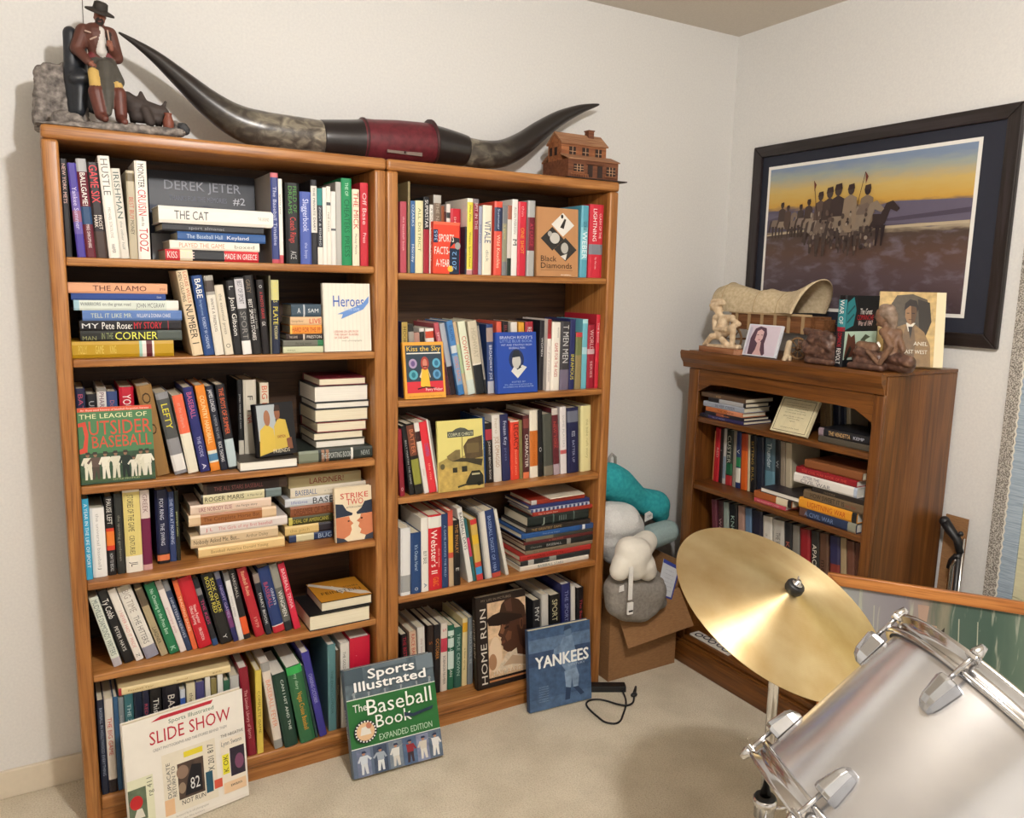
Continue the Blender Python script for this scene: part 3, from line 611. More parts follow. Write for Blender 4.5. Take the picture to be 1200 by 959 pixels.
face(LB, z4, .022, H4, (925, 150), (1130, 130), (1135, 470), (918, 472), 'e2d2b4', [
    ('p', [(0, .72), (.2, .7), (.3, .58), (.46, .52), (.44, .48), (0, .46)], '2c3444'), ('p', [(1, .74), (.8, .72), (.7, .6), (.56, .53), (.58, .49), (1, .5)], '2c3444'),
    ('p', [(0, .46), (.36, .47), (.38, .4), (.47, .33), (.4, .29), (.42, .22), (.36, .12), (.2, .06), (0, .1)], skn), ('p', [(1, .5), (.68, .49), (.66, .42), (.56, .37), (.64, .33), (.6, .26), (.68, .2), (.64, .13), (.8, .08), (1, .12)], skn),
    ('p', [(0, .1), (.2, .06), (.3, 0), (0, 0)], '383c48'), ('p', [(1, .12), (.8, .08), (.75, 0), (1, 0)], '383c48'), ('e', .34, .38, .03, .015, '4a2820'), ('e', .7, .41, .03, .015, '4a2820'),
    ('t', 'STRIKE', .14, .8, .9, .9, 'c8403c'), ('t', 'TWO', .3, .68, .76, .79, 'c8403c'), ('t', 'BY RON LUCIANO', .3, .62, .74, .65, '4a443c')],
    'cream paperback cover with red title and two capped faces arguing, fourth shelf', t=.02, lean=5, texts=[('STRIKE TWO', '9a3c34', .2, .7, .5, .5)])

# ---- left tall bookcase, fifth shelf
I5 = (90, 650, 6.316); J5 = (260, 650, 6.316); z5 = SL[4]
ups(LB, 'fifth', z5, .04, I5, [
    (275, 340, 88, 330, 'd0d6ca', [('MUDVILLE DIAMONDS WRITERS', '5c6c68', .04, .84, .5, .6)], [(.88, 1, 'b4aeb4')], {'s': -.01}),
    (355, 430, 122, 290, '19191b', [('Ty Cobb', 'e8e4e0', .12, .38, .5, .6), ('PETER HAYS', 'd8d4d0', .5, .84, .5, .36)]),
    (440, 500, 226, 270, 'e2dcd4', [('I NEVER HAD IT MADE', 'd08c88', .3, .82, .5, .42), ('Z', '6a6a70', .9, .96, .5, .4)]),
    (515, 615, 292, 250, 'dcd8d0', [('THE HITTERS', '6a6a6a', .42, .8, .5, .42), ('BIG TIME', '9c948a', .06, .36, .5, .5)], [(.0, .07, 'b0a898'), (.84, 1, '8c8c9c')]),
    (625, 680, 427, 260, 'a89878', [('LARDNER', '4a4030', .58, .82, .5, .5)], [(.02, .26, '5c5040')]),
    (690, 765, 497, 230, '21714a', [('No Cheering in the Press Box', 'c8e0d0', .08, .72, .5, .36), ('K', 'b0d0c0', .9, .96, .5, .5)]),
    (768, 815, 577, 205, 'e0d6d2', [('pinstripe pals', 'c89ca4', .3, .8, .5, .4)], [(0, .12, 'a49a94')]),
    (817, 858, 628, 205, '2c3a58', [('NINETEEN HEROES', 'b8c0d0', .2, .85, .5, .45)], [(0, .14, '7a7c80')]),
    (860, 897, 706, 200, 'd8663c', [('TRADING BASES', 'f0c8a8', .2, .75, .5, .5)]),
    (905, 1005, 742, 185, 'bc1c2c', [('Official Sporting', 'f0dcd8', .4, .66, .32, .22), ('News Register', 'f0dcd8', .4, .66, .6, .22), ('1986 EDITION', 'f0dcd8', .72, .9, .5, .22)]),
    (1010, 1050, 847, 185, '1e2028', [('THE KIDS', 'c03a6c', .25, .75, .5, .55)], [(.15, .25, '7a787c'), (.9, 1, '34507c')]),
    (1065, 1158, 917, 155, '1b1c1e', [('BOSTON RED', 'd8cc58', .04, .55, .34, .3), ('SOX GUIDE', 'd8cc58', .04, .6, .7, .26), ('Y', 'd8d8d8', .86, .95, .5, .3)]),
    (1163, 1200, 987, 145, '26285c', [('NIGHT GAMES', 'a89cc8', .15, .7, .5, .5)], [(0, .1, '7a7c8c'), (.55, .8, '6a3468')]),
])
ups(LB, 'fifth', z5, .042, J5, [
    (122, 165, 3, 140, 'd8d6d4', [('notes notes', '9a989c', .2, .8, .5, .4)], [(0, .12, '7c7a78')]), (167, 215, 27, 130, '1e1c20', [('HARDBALL', 'b8b4b0', .05, .4, .5, .4)], [(.68, .93, 'dc5a2c')]),
    (250, 320, 107, 110, 'ac2430', [('Baseball Rules', 'e8c49c', .05, .4, .5, .36), ('1979', 'd8a898', .7, .9, .5, .3)]), (330, 372, 226, 150, '222630', [('DIARY BOOK', 'd4d4d4', .25, .9, .5, .45)], [(0, .15, '8a7c74')]),
    (385, 470, 243, 115, '24396c', [('BASEBALL', 'b85068', .22, .6, .35, .34), ('GREATS', 'd0d4e0', .3, .62, .72, .2)], [(.9, 1, 'b82c38'), (.885, .9, 'e0dcd8')]), (472, 527, 337, 85, '5c5c58', [('WINGMEN', 'e4e4dc', .4, .78, .5, .5)], [(0, .35, '8a8880'), (.86, 1, '22262a')]),
    (537, 585, 412, 75, 'cc2844', [('BASEBALL TRIVIA', 'f0c8cc', .08, .68, .5, .5)]),
])
pile(LB, 'fifth', z5, .004, J5, [
    (650, 1098, 462, 575, '1a1a1c', [], [], {'d': .17, 'pages': PAGES}), (738, 1112, 365, 436, '18181a', [], [], {'d': .165, 's': .012, 'art': [('r', 0, 0, 1, 1, 'c88a2c'), ('p', [(.0, .05), (.1, .0), (.9, .8), (.95, 1), (.8, .95)], 'dcd4c8'), ('p', [(.6, .6), (.75, .5), (.4, .35), (.3, .42)], 'dcd4c8'), ('v', 'FEINSTEIN', .55, .12, .68, .9, '4c3418'), ('v', 'JOHN', .4, .6, .48, .9, '4c3418')]})], 'right corner pile', fore=True)

# ---- left tall bookcase, bottom shelf
K6 = (90, 760, 4.82); L6 = (250, 735, 4.92); z6 = SL[5]
ZT6 = LB.hit(90+240/4.82, 760+264/4.82, .02)[1]
ups(LB, 'bottom', z6, .016, K6, [
    (145, 184, 100, 228, '1d2438', [('BASEBALL IN HOLLYWOOD EVERYTHING', '9aa4b8', .08, .8, .5, .4)]), (186, 232, 152, 228, 'd6ccc0', [('THE BIG GAME', 'c0443c', .2, .6, .5, .5)], [(.86, 1, '2c2428')]),
    (236, 262, 206, 268, '34587c', [], []), (264, 292, 240, 280, '7c8488', [('notes', 'b0b4b4', .1, .4)]), (296, 345, 272, 262, '3a6a70', [('THE ZEN', 'c0d0d0', .1, .4, .5, .4)]), (350, 395, 330, 245, '1c2436'), (398, 432, 382, 235, '26283c', [('RED', 'b84a5c', .1, .3, .5, .5)]),
    (440, 500, 418, 235, '1c1a1a', [('This Old', 'e4e0d8', .1, .42, .5, .5)]), (508, 600, 487, 200, '1a1820', [('BASE BALL', 'dcd4c8', .1, .6, .5, .4)]), (604, 632, 587, 235, 'c8ccd4', [], [(.1, .4, '3a5ca8')]), (640, 688, 615, 205, 'd8ccac', [('the game', '6a5c44', .1, .4, .5, .4)]),
    (692, 738, 672, 195, '4c4878', [('PLAY', 'c0bcd0', .2, .4, .5, .4)]), (744, 772, 737, 150, 'd8d4cc'), (776, 806, 765, 175, '8c8050'), (812, 842, 800, 135, 'dcdad4'), (846, 878, 835, 185, '34604c'), (882, 930, 862, 160, 'b4b4b0')
], zmax=ZT6-.0015, end=.41)
e = ups(LB, 'bottom', z6, .012, L6, [
    (200, 250, 134, 245, '82182a', [('The Lincoln Library of Sports', 'dca8a8', .25, .8, .5, .34)], [], {'pages': PAGEW}), (254, 290, 236, 255, 'd4bc54', [('COMPLETE GAME', '6a5c28', .2, .8, .5, .4)]),
    (355, 402, 264, 215, 'd8ccc0', [('BASEBALL FEVER', 'd88c6c', .2, .75, .5, .5)], [(0, .1, '9a9894'), (.9, 1, '8c8c88')], {'pages': PAGEW}),
    (415, 490, 332, 285, '1c3c30', [('CAN I HIT AND THE', 'd4dcd4', .08, .78, .62, .2)], [], {'pages': PAGEW, 's': -.008}), (505, 590, 417, 240, '2e6440', [('Vegas Cruise Baseball', 'dc982c', .34, .84, .55, .3), ('my diary', 'a8c4ac', .1, .3, .5, .2)], [(0, .1, '34a450')], {'pages': PAGEW, 's': -.008}),
    (592, 606, 492, 230, '2a4440'), (615, 657, 507, 155, '3c388c', [('CHASING OCTOBER', 'a8a8dc', .25, .6, .5, .45)], [], {'pages': PAGEW}),
])
ups(LB, 'bottom', z6, .03, L6, [
    (665, 710, 642, 110, '5a8488', [('THE ENCYCLOPEDIA', '3c5c60', .3, .8, .5, .3)], [], {'pages': PAGEW}), (712, 735, 694, 140, '4a3c2c', [('notes', '8c8068', .3, .7)], [], {'pages': PAGEW}),
    (738, 788, 738, 95, 'd8d4cc', [('THE GOLDEN AGE', '5a5650', .1, .45, .4, .3)], [], {'pages': PAGEW}), (792, 905, 792, 70, 'c01c38', [('YEARBOOK', '8a3428', .35, .7, .6, .4), ('I', 'f0e0d8', .1, .3, .3, .05)], [], {'pages': PAGEW})])
# a long book lying across the tops of the bottom-shelf books
_a = LB.u_at(.014, ZT6, 90+237/4.82); _b = min(LB.u_at(.014, ZT6, 90+868/4.82), .41)
build_book(frame(V((_b, .014, ZT6)), EZ, V((0, 1, 0)), V((-1, 0, 0))), _b-_a, .021, .12, 'dcc898', [('Baseball Year', '9c7c4c', .08, .3, .5, .25), ('annual', '9c7c4c', .5, .6, .5, .25), ('guide', '9c7c4c', .8, .95, .5, .25)], [(0, .025, 'a02c34')],
           'long cream book lying across the tops of the books on bottom left shelf', None)

# ---- right tall bookcase, top shelf
M1 = (455, 190, 6.614); N1 = (590, 200, 7.107); y1 = SR[0]
ups(RB, 'top', y1, .02, M1, [
    (92, 140, 87, 305, 'b04a58', [('the baseball book', 'e0b0b4', .1, .8, .5, .3)]), (152, 168, 141, 150, '8a7c58'), (172, 207, 170, 300, '3c6494', [('OZARKS', 'c8d4e0', .05, .35, .5, .5), ('Hornby', 'dce4ec', .6, .85, .5, .5)]),
    (209, 268, 206, 298, 'ded6ac', [('ALL DISTRICT', '6c7c4c', .1, .7, .5, .36)]), (272, 315, 273, 270, '1c1c20', [('SUPERSTAR', 'e4e0dc', .04, .4, .5, .55)], [(.42, 1, '9c2434')]),
    (318, 345, 319, 330, 'd8d4cc', [('A BOOK', '6c6864', .05, .3)]), (347, 405, 346, 255, '7a6858', [('THE NATURAL', 'b4a898', .1, .6, .5, .4)], [(0, .1, 'b8b4ac')], {'s': .03}), (407, 430, 405, 340, '8c4c2c', [], [], {'s': .03}), (432, 445, 430, 385, '4c1c1c', [], [], {'s': .03}),
    (447, 476, 446, 325, 'dcd4cc', [], [(.12, .2, '3c3c3c')], {'s': .03}), (478, 555, 478, 360, 'c02434', [('SHORT', 'e8c0bc', .1, .4, .4, .2)], [], {'s': .03}),
])
bx = RB.u_at(.0, y1, 455+352/6.614)-.002
def box_cal():
    t = thing('desk_calendar_box', 'orange red box calendar with white block letters standing on top shelf', 'calendar', V((bx, -.0, y1+.0004)))
    wd, dp, hh = .088, .03, .155
    mb = MB(); mb.box(0, wd, 0, dp, 0, hh); mb.build('box', jacket('d9452f'), t, bevel=.0015)
    art_on(t, [('r', .62, .0, 1, .5, '1e2a40'), ('p', [(.62, .5), (.8, .6), (1, .42), (1, .7), (.7, .72)], '2a2830'), ('e', .93, .55, .11, .07, '9a9a98'), ('e', .66, .1, .11, .06, 'e0b83c'), ('r', .0, .6, .17, .85, '1c2c50'), ('v', '365', .03, .63, .15, .83, '9cb4d0'),
        ('t', 'SPORTS', .2, .62, .78, .76, 'f0e8e0'), ('t', 'FACTS-', .04, .38, .62, .52, 'f0e8e0'), ('t', 'A-YEAR', .1, .14, .62, .28, 'f0e8e0'), ('v', '2012', .72, .08, .88, .44, '7ca8d8'), ('r', 0, .94, 1, 1, 'e0664c')], 0, wd, hh, lambda x, y, k: (x*wd, -.0004-.0001*k, y*hh), 'printed_front')
    mb = MB(); vs, fs = text_geo('PAGE A DAY', .1, .014); mb.add([(-.0005, dp/2-.007+y, .135-x) for x, y in vs], fs)
    mb.build('side_lettering', ink('e8c8b8'), t)
box_cal()
e = ups(RB, 'top', y1, .016, M1, [
    (572, 588, 572, 500, '22303c', [('2012', '7ca0c8', .3, .7)]), (591, 650, 583, 278, 'ece6d8', [('Who Won', '5c5448', .08, .3, .5, .4), ('Western Sports Review', '4a4428', .44, .9, .5, .3)], [(.05, .93, 'e0d048'), (.94, 1, 'c89494')]),
    (654, 694, 658, 285, '8a2434', [('SPIT IN THE', 'e0c8c8', .05, .4, .5, .5)], [(0, .06, '7a7478')]), (697, 722, 705, 345, '9ca0b4', [('bold years', '5c6080', .1, .7)]), (726, 795, 745, 335, 'e6ddc6', [('VITALE', '2c4a74', .22, .54, .5, .66), ('dick', '8a8c84', .6, .85, .5, .3)]),
    (815, 875, 833, 305, 'd85040', [('Wild Knuckles', 'f0d0b8', .45, .9, .5, .4), ('Summer', 'b8c4d8', .1, .38, .5, .3)], [(.08, .4, '263454')]), (878, 914, 890, 340, '76787a', [('a game', 'c4b478', .15, .6, .5, .4)], [(.25, .8, '8c8a74')]),
])
ups(RB, 'top', y1, .016, N1, [
    (26, 60, 46, 290, 'ccc4bc', [], [(0, .2, 'a0604c'), (.75, 1, '1c2c24')]), (62, 108, 86, 240, 'e4e0da', [('ALLEN IVERSON', '8c8884', .1, .45, .5, .4), ('M', '2c2c2c', .52, .6, .5, .7)], []), (112, 180, 138, 260, 'c8283c', [('ONE SHOT', 'e0a040', .35, .7, .5, .4), ('thin', 'e89ca0', .05, .2, .5, .3)]),
    (190, 250, 221, 250, 'a8a8a6', [('AT LARGE', 'b83c50', .3, .6, .5, .45)], [(.22, .66, '6c1c2c')]),
])
dm = lambda cx, cy, r, c: ('p', [(cx, cy+r*.62), (cx+r, cy), (cx, cy-r*.62), (cx-r, cy)], c)
face(RB, y1, .01, N1, (285, 302), (615, 302), (620, 882), (282, 882), 'b8865a', [
    dm(.62, .76, .28, 'e0dcd4'), ('p', [(.55, .72), (.64, .7), (.7, .84), (.66, .85)], '2c2826'), ('e', .6, .88, .03, .03, '2c2826'), dm(.36, .55, .28, '2c2a28~'), ('e', .42, .56, .12, .08, 'c4c0b8'), ('e', .3, .62, .05, .04, 'a8a49c'), dm(.68, .4, .28, '302e2c~'), ('e', .66, .42, .09, .08, 'b4b0a8'), ('p', [(.56, .3), (.72, .34), (.68, .24)], 'd4d0c8'),
    ('t', 'Black', .08, .22, .46, .3, '2c2018'), ('t', 'Diamonds', .08, .12, .84, .2, '2c2018'), ('r', .08, .09, .86, .094, '4c3828'), ('t', 'BASEBALL', .55, .015, .85, .035, 'f0e4d0')],
    'tan book cover with three diamond shaped black and white photos, top shelf', t=.02, lean=3)
ups(RB, 'top', y1, .016, N1, [(632, 690, 652, 290, '58a0b4', [('GEORGE', '2c4c5c', .22, .34, .5, .4), ('WEBER', 'e6eef0', .36, .74, .5, .66)], [(.3, .75, '7cbcc8')]), (700, 812, 719, 280, 'c4283a', [('LIGHTNING', 'f0e8e8', .06, .5, .36, .26), ('CLASH OF THE', 'ecc8c8', .12, .46, .76, .16), ('by the sea', 'ecc8c8', .72, .88, .5, .12)], [(.54, .68, '7c8088')])])

# ---- right tall bookcase, second shelf
O2 = (455, 350, 7.38); P2 = (580, 340, 7.107); y2 = SR[1]
ups(RB, 'second', y2, .055, O2, [
    (115, 165, 97, 205, '2c3468', [('HOOK', '5a4a20', .06, .28, .5, .5), ('B2', 'c0c4d8', .88, .96, .5, .4)], [(0, .55, 'b49a54')]), (205, 252, 168, 225, '9a948c', [], [(.0, .1, '2c2c2c')]), (255, 300, 215, 300, 'b0887c', [], []), (305, 345, 262, 260, 'd8d4d0', [], [(.05, .3, '222222')]), (350, 420, 318, 262, 'e0dad4', [], [(.04, .14, 'c04830')]),
    (500, 540, 392, 215, 'b85460', [('SPIDER', 'e0b8b8', .1, .4, .5, .5)], [(.55, 1, '5a2c34')]), (545, 590, 440, 220, 'a8acb4', [], [(.6, 1, '2a1c22')]),
])
ups(RB, 'second', y2, .04, O2, [
    (596, 660, 466, 205, '4c82bc', [('BULLPEN', '28508c', .06, .26, .5, .5), ('GOES BACK', 'd8845c', .48, .82, .5, .5)], [(.33, .43, 'c4ccd0'), (.46, .86, '7c9cc0'), (.86, 1, '3c78b4')]),
    (663, 690, 547, 210, 'c0a888', [], [(.3, .7, 'a8b890')]), (692, 755, 597, 205, 'd8dcc4', [('COWTOWN', 'c04438', .2, .66, .5, .55)], [(.8, 1, 'c8d4cc')]),
    (762, 838, 682, 200, 'c8bea8', [('HIGHWAY', 'a8a08c', .1, .5, .5, .5)], [(.58, .6, 'e0d8c8'), (.6, 1, '1c2024')]), (842, 858, 762, 205, '26282c', [], [(.05, .8, '8a8680')]), (862, 918, 846, 225, '2c4070', [('BROADWAY JOE', 'd4d8e4', .3, .8, .5, .4)], [(.05, .25, 'a08c84'), (.82, 1, 'b4b4bc')]),
])
face(RB, y2, .006, O2, (145, 390), (505, 390), (500, 885), (152, 885), 'e0a03c', [
    ('r', .05, .1, .95, .94, '33424f'), ('r', .05, .1, .95, .3, 'cc3440'), ('t', 'Kiss the Sky', .09, .84, .92, .925, 'f0c850'), ('r', .08, .79, .92, .81, 'e8e4dc'),
    ('e', .22, .62, .1, .085, 'a894b4'), ('e', .8, .62, .1, .085, '5ca4c0'), ('e', .22, .42, .11, .085, '58a4b4'), ('e', .8, .42, .1, .085, '5c94bc'), ('e', .22, .62, .05, .05, '6c5888'), ('e', .8, .62, .05, .05, '346c8c'), ('e', .22, .42, .05, .05, '2c7484'), ('e', .8, .42, .05, .05, '34688c'),
    ('p', [(.42, .52), (.58, .52), (.62, .2), (.5, .18), (.38, .22)], 'e8b43c'), ('p', [(.36, .38), (.44, .52), (.4, .36)], 'd8c4a4'), ('p', [(.64, .38), (.58, .52), (.62, .36)], 'd8c4a4'), ('e', .51, .62, .1, .12, 'a0443c'), ('e', .51, .62, .055, .08, 'c8806c'), ('r', .46, .555, .57, .575, '4c2020'), ('l', [(.3, .17), (.5, .2), (.72, .18)], .002, '3c1c1c'),
    ('t', 'Perry Weber', .5, .13, .92, .18, 'f0e0dc'), ('t', 'my adventures in minor league hockey', .08, .03, .9, .06, 'b8782c')],
    'yellow edged paperback cover with cartoon player under yellow title, second shelf', t=.014, lean=9)
ups(RB, 'second', y2, .058, P2, [(20, 60, 12, 265, 'd8604c'), (66, 112, 62, 265, '241a1c', [('BUMS', '8a4448', .05, .3)]), (140, 190, 132, 270, 'dcd6cc'), (200, 246, 196, 272, 'd89c34'), (255, 320, 250, 265, '3a1c20', [('RED ARMY', 'd8d0cc', .08, .4, .5, .5)], [(0, .15, 'a02c38')])])
face(RB, y2, .006, P2, (18, 362), (340, 352), (355, 862), (28, 880), '2146a0', [
    ('e', .48, .55, .19, .17, '1e2c58~'), ('p', [(.34, .36), (.5, .24), (.74, .42), (.62, .46), (.5, .38), (.42, .44)], 'd0d0cc'), ('e', .48, .52, .11, .12, 'bcbab4'), ('p', [(.36, .58), (.6, .6), (.54, .7), (.42, .7)], '2c3038'), ('p', [(.5, .38), (.6, .42), (.56, .46)], '24262c'),
    ('t', "BRANCH RICKEY'S", .08, .89, .9, .935, 'c8d0ec'), ('t', 'LITTLE BLUE BOOK', .08, .83, .9, .875, '8ca4dc'), ('t', 'WIT AND STRATEGY FROM', .1, .775, .88, .805, 'b8c4e8'), ('t', 'BASEBALL MAN', .3, .725, .7, .755, 'b8c4e8'),
    ('t', 'EDITED BY', .3, .17, .74, .195, '9cb0dc'), ('t', 'the afterword printed by', .16, .13, .86, .155, '9cb0dc'), ('t', 'AN AMERICAN SPORTSWRITER', .12, .09, .9, .115, '9cb0dc')],
    'royal blue book cover with white lettering and oval portrait, second shelf', t=.024, lean=6)
ups(RB, 'second', y2, .03, P2, [
    (362, 398, 366, 255, '26242a', [('WOMEN', 'd4d4d4', .15, .6, .5, .4)], [], {'s': .02}), (401, 457, 411, 245, 'e2dad2', [('the ghost of pirate baseball', '9c8c8c', .35, .9, .5, .3)], [(0, .2, '8c2c28'), (.2, .27, 'a8303c')]), (462, 531, 466, 270, 'e8e2d6', [('GAME FOR THE AGES', 'b83c34', .3, .8, .5, .36), ('notes', '8c8880', .04, .26, .7, .2)]),
    (535, 610, 541, 265, '3c3a3e', [('T MEN MEN', 'c8c8c8', .05, .6, .5, .6)], [(.7, 1, '6c6478')]), (613, 656, 611, 245, '22285a', [('INFAMOUS', 'd4c83c', .5, .86, .5, .6)], []), (661, 713, 666, 355, '6c7448', [], [(0, .08, 'c03c44'), (.4, 1, '8c7c54')]),
    (716, 757, 717, 245, '6cb0c0', [], [(0, .06, 'a8d4d8'), (.4, .5, 'a8ccd4')]), (761, 820, 766, 290, '981c30', [('WORLD', 'dcb0b0', .08, .4, .5, .5), ('SERIES', 'dcb0b0', .55, .85, .5, .3)], [(.38, .46, 'c4a4a8')]), (826, 862, 851, 205, 'c82c3c', [('THE BOOK', 'f0d0d0', .1, .4, .5, .4)], [], {'board': 'b02434', 'd': .2}),
])

# ---- right tall bookcase, third shelf
Q3 = (455, 465, 7.67); S3 = (570, 460, 8.57); y3 = SR[2]
ups(RB, 'third', y3, .018, Q3, [
    (108, 150, 60, 300, '8a2030', [('O', 'e8c8c8', .86, .93, .5, .4)]), (195, 237, 107, 270, '15161a', [('BILLY MARTIN THE GAME', 'a8a8a8', .2, .85, .5, .34)]), (245, 312, 142, 255, '1a1a18', [('BATTER', 'c87c58', .08, .42, .5, .5)], [(.02, .45, '6c3c2c'), (.5, .86, '8c8c3c')]),
    (325, 368, 202, 250, 'dcd6d0', [('rules', 'c09c98', .5, .9, .5, .3)], [(.12, .26, '3a2020')]), (370, 437, 257, 240, 'd4303c', [('CHAIRMAN', '8c64a0', .3, .48, .5, .5), ('the rise', 'f0a088', .55, .85, .5, .3)]), (440, 452, 317, 215, 'e4e0da'), (455, 470, 345, 225, '88847c')])
face(RB, y3, -.0, Q3, (402, 240), (840, 205), (865, 832), (462, 884), 'd8cc7c', [
    ('r', .21, .76, .79, .845, '4c5048'), ('p', [(.32, .845), (.4, .88), (.5, .893), (.6, .88), (.68, .845)], '4c5048'), ('t', 'CORPUS CHRISTI', .23, .775, .77, .82, 'd0d0b0'), ('r', 0, 0, 1, .38, 'b89c54~'), ('p', [(0, .42), (.2, .48), (.4, .44), (.6, .5), (1, .55), (1, .2), (0, .38)], 'a89454~'),
    ('p', [(.18, .5), (.38, .58), (.48, .58), (.48, .42), (.3, .42), (.2, .46)], '7c6c44~'), ('p', [(.55, .62), (.66, .72), (.98, .76), (.98, .45), (.6, .42)], '54442c~'), ('r', .62, .52, .9, .66, '6c5c3c'), ('l', [(.52, .4), (.53, .78)], .0012, '6c6040'), ('p', [(.28, .42), (.6, .4), (.95, .32), (.98, .42), (.5, .46)], '3a3424~'), ('r', .3, .26, .4, .33, '2c2a20'), ('r', .5, .26, .62, .34, '2c2c22'),
    ('p', [(.58, .1), (.66, .2), (.72, .26), (.9, .26), (.98, .18), (.98, .05), (.6, .06)], '26261e'), ('r', .72, .2, .9, .225, 'b4ac88'), ('l', [(.4, .05), (.62, .08)], .003, '3c3828'), ('e', .88, .07, .05, .03, '141410'), ('e', .08, .36, .05, .04, '5c5438')],
    'yellowed book cover with an old street scene photo, third shelf', t=.012, lean=6)
ups(RB, 'third', y3, .05, Q3, [(845, 878, 832, 190, '24487c', [('the champ', '7ca0c0', .2, .7)]), (886, 946, 857, 245, '1a1618', [('JOHNNY BENCH BOOK', 'c8c0bc', .3, .95, .5, .3)], [(.1, .28, 'a83440')]), (951, 1020, 922, 170, 'd8d2ca', [('JOE DIMAGGIO', 'a88460', .32, .78, .5, .5), ('hero', 'b8a890', .05, .28, .5, .4)]), (1030, 1100, 1002, 165, '262a54', [('Frozen Key', 'c8cce0', .1, .46, .5, .4), ('press', '6c709c', .5, .7, .5, .3)])])
ups(RB, 'third', y3, .05, S3, [
    (240, 330, 231, 290, 'd8402c', [('LEGACY', '3c1414', .06, .5, .62, .5), ('baseball years', 'f0a080', .5, .92, .6, .2)], [(0, .02, 'e0d4c0')]), (334, 366, 312, 285, '7c7448'), (370, 430, 366, 235, '4c1c20', [('CHARACTER', 'e8e0d8', .3, .82, .55, .5)], [(.9, 1, 'd8744c'), (.05, .2, '7c3c38')]), (438, 516, 432, 185, 'e4dcca', [('DIAMOND DREAMS', 'b85c1c', .34, .82, .5, .3)], [(.3, .83, 'c8702c')]),
    (520, 565, 512, 180, '16171a', [('O', 'd4d4d4', .55, .63, .5, .5)]), (580, 672, 552, 225, '4a4c44', [], [(.84, 1, '7c7464')]), (676, 736, 642, 165, '5c2028', [('NEW YORK', 'b84c44', .2, .6, .35, .4), ('HARD CASE', 'a84048', .25, .6, .75, .3)], [(0, .1, 'c4bcb4'), (.84, 1, 'a898a0')]), (745, 806, 736, 150, 'dcd6d4', [('SOME PLAYERS', 'a8a4a8', .12, .6, .5, .3)], [(.64, .7, 'c06060')]),
    (815, 925, 809, 160, '1e2248', [('KISS', 'c4c8d8', .36, .44, .5, .3), ('BATTER UP', 'a8acc8', .5, .84, .5, .2)], [(.05, .22, '6c7080')]), (946, 1046, 946, 140, 'dcd49c', [('the babe ruth story', 'a8a070', .2, .8, .6, .24)]),
])

# ---- right tall bookcase, fourth shelf
T4 = (455, 570, 6.393); V4 = (570, 555, 7.67); y4 = SR[3]
ups(RB, 'fourth', y4, .014, T4, [
    (92, 165, 82, 320, 'dcdcdc', [], [(.7, .95, '9a9c9c')]), (170, 246, 103, 370, '1f4070', [("It's Outta Here!", 'b8cce0', .2, .62, .5, .3), ('O', 'e0e4ec', .9, .95, .5, .3)]), (250, 302, 152, 262, 'e2ded6', [('BUY BASE', '4c4c4c', .45, .62, .5, .5), ('A', '4c6c8c', .88, .95, .5, .4)]),
    (306, 402, 222, 240, 'c4202c', [("Webster's II", 'f6efe6', .2, .78, .4, .46), ('desk notes', 'e8a098', .45, .7, .78, .16), ('G&C', 'e0782c', .83, .95, .5, .4)], [(.02, .17, 'dcdcd4')]), (403, 450, 322, 230, '223a64', [('A GAME AMONG THE FIELD', '9cb0cc', .15, .85, .5, .3)]), (455, 491, 366, 205, 'c45040', [], [(.2, .55, 'd8a83c'), (.62, 1, 'b8a080')]), (496, 541, 442, 270, '1a1718', [('THE RIVALRY', 'b88448', .06, .5, .5, .5), ('E', 'c8c4bc', .7, .8, .5, .5)])])
ups(RB, 'fourth', y4, .02, T4, [
    (600, 636, 512, 170, 'dcdad4', [('BASEBALL DAYS', '2c2c34', .06, .56, .5, .55)]), (640, 660, 560, 250, '2c6468', [], [(.3, .6, 'c03c5c')]), (665, 711, 612, 255, 'c8a858', [], [(0, .08, 'c83438'), (.25, .4, 'd8b030'), (.7, .78, 'c84838'), (.78, .9, '3c8cc4'), (.9, 1, 'c43c3c')]), (714, 722, 655, 220, '22242a'), (724, 733, 668, 205, '8c8c8c'), (735, 743, 675, 200, 'c4c0b8'),
    (746, 776, 687, 195, 'd8d4cc'), (781, 846, 717, 190, '1f3464', [('BASEBALL DIGEST OF 1984', '8ca0c8', .08, .9, .35, .36)], [(.93, 1, 'b44838')]), (882, 904, 767, 190, 'd6d2c8')])
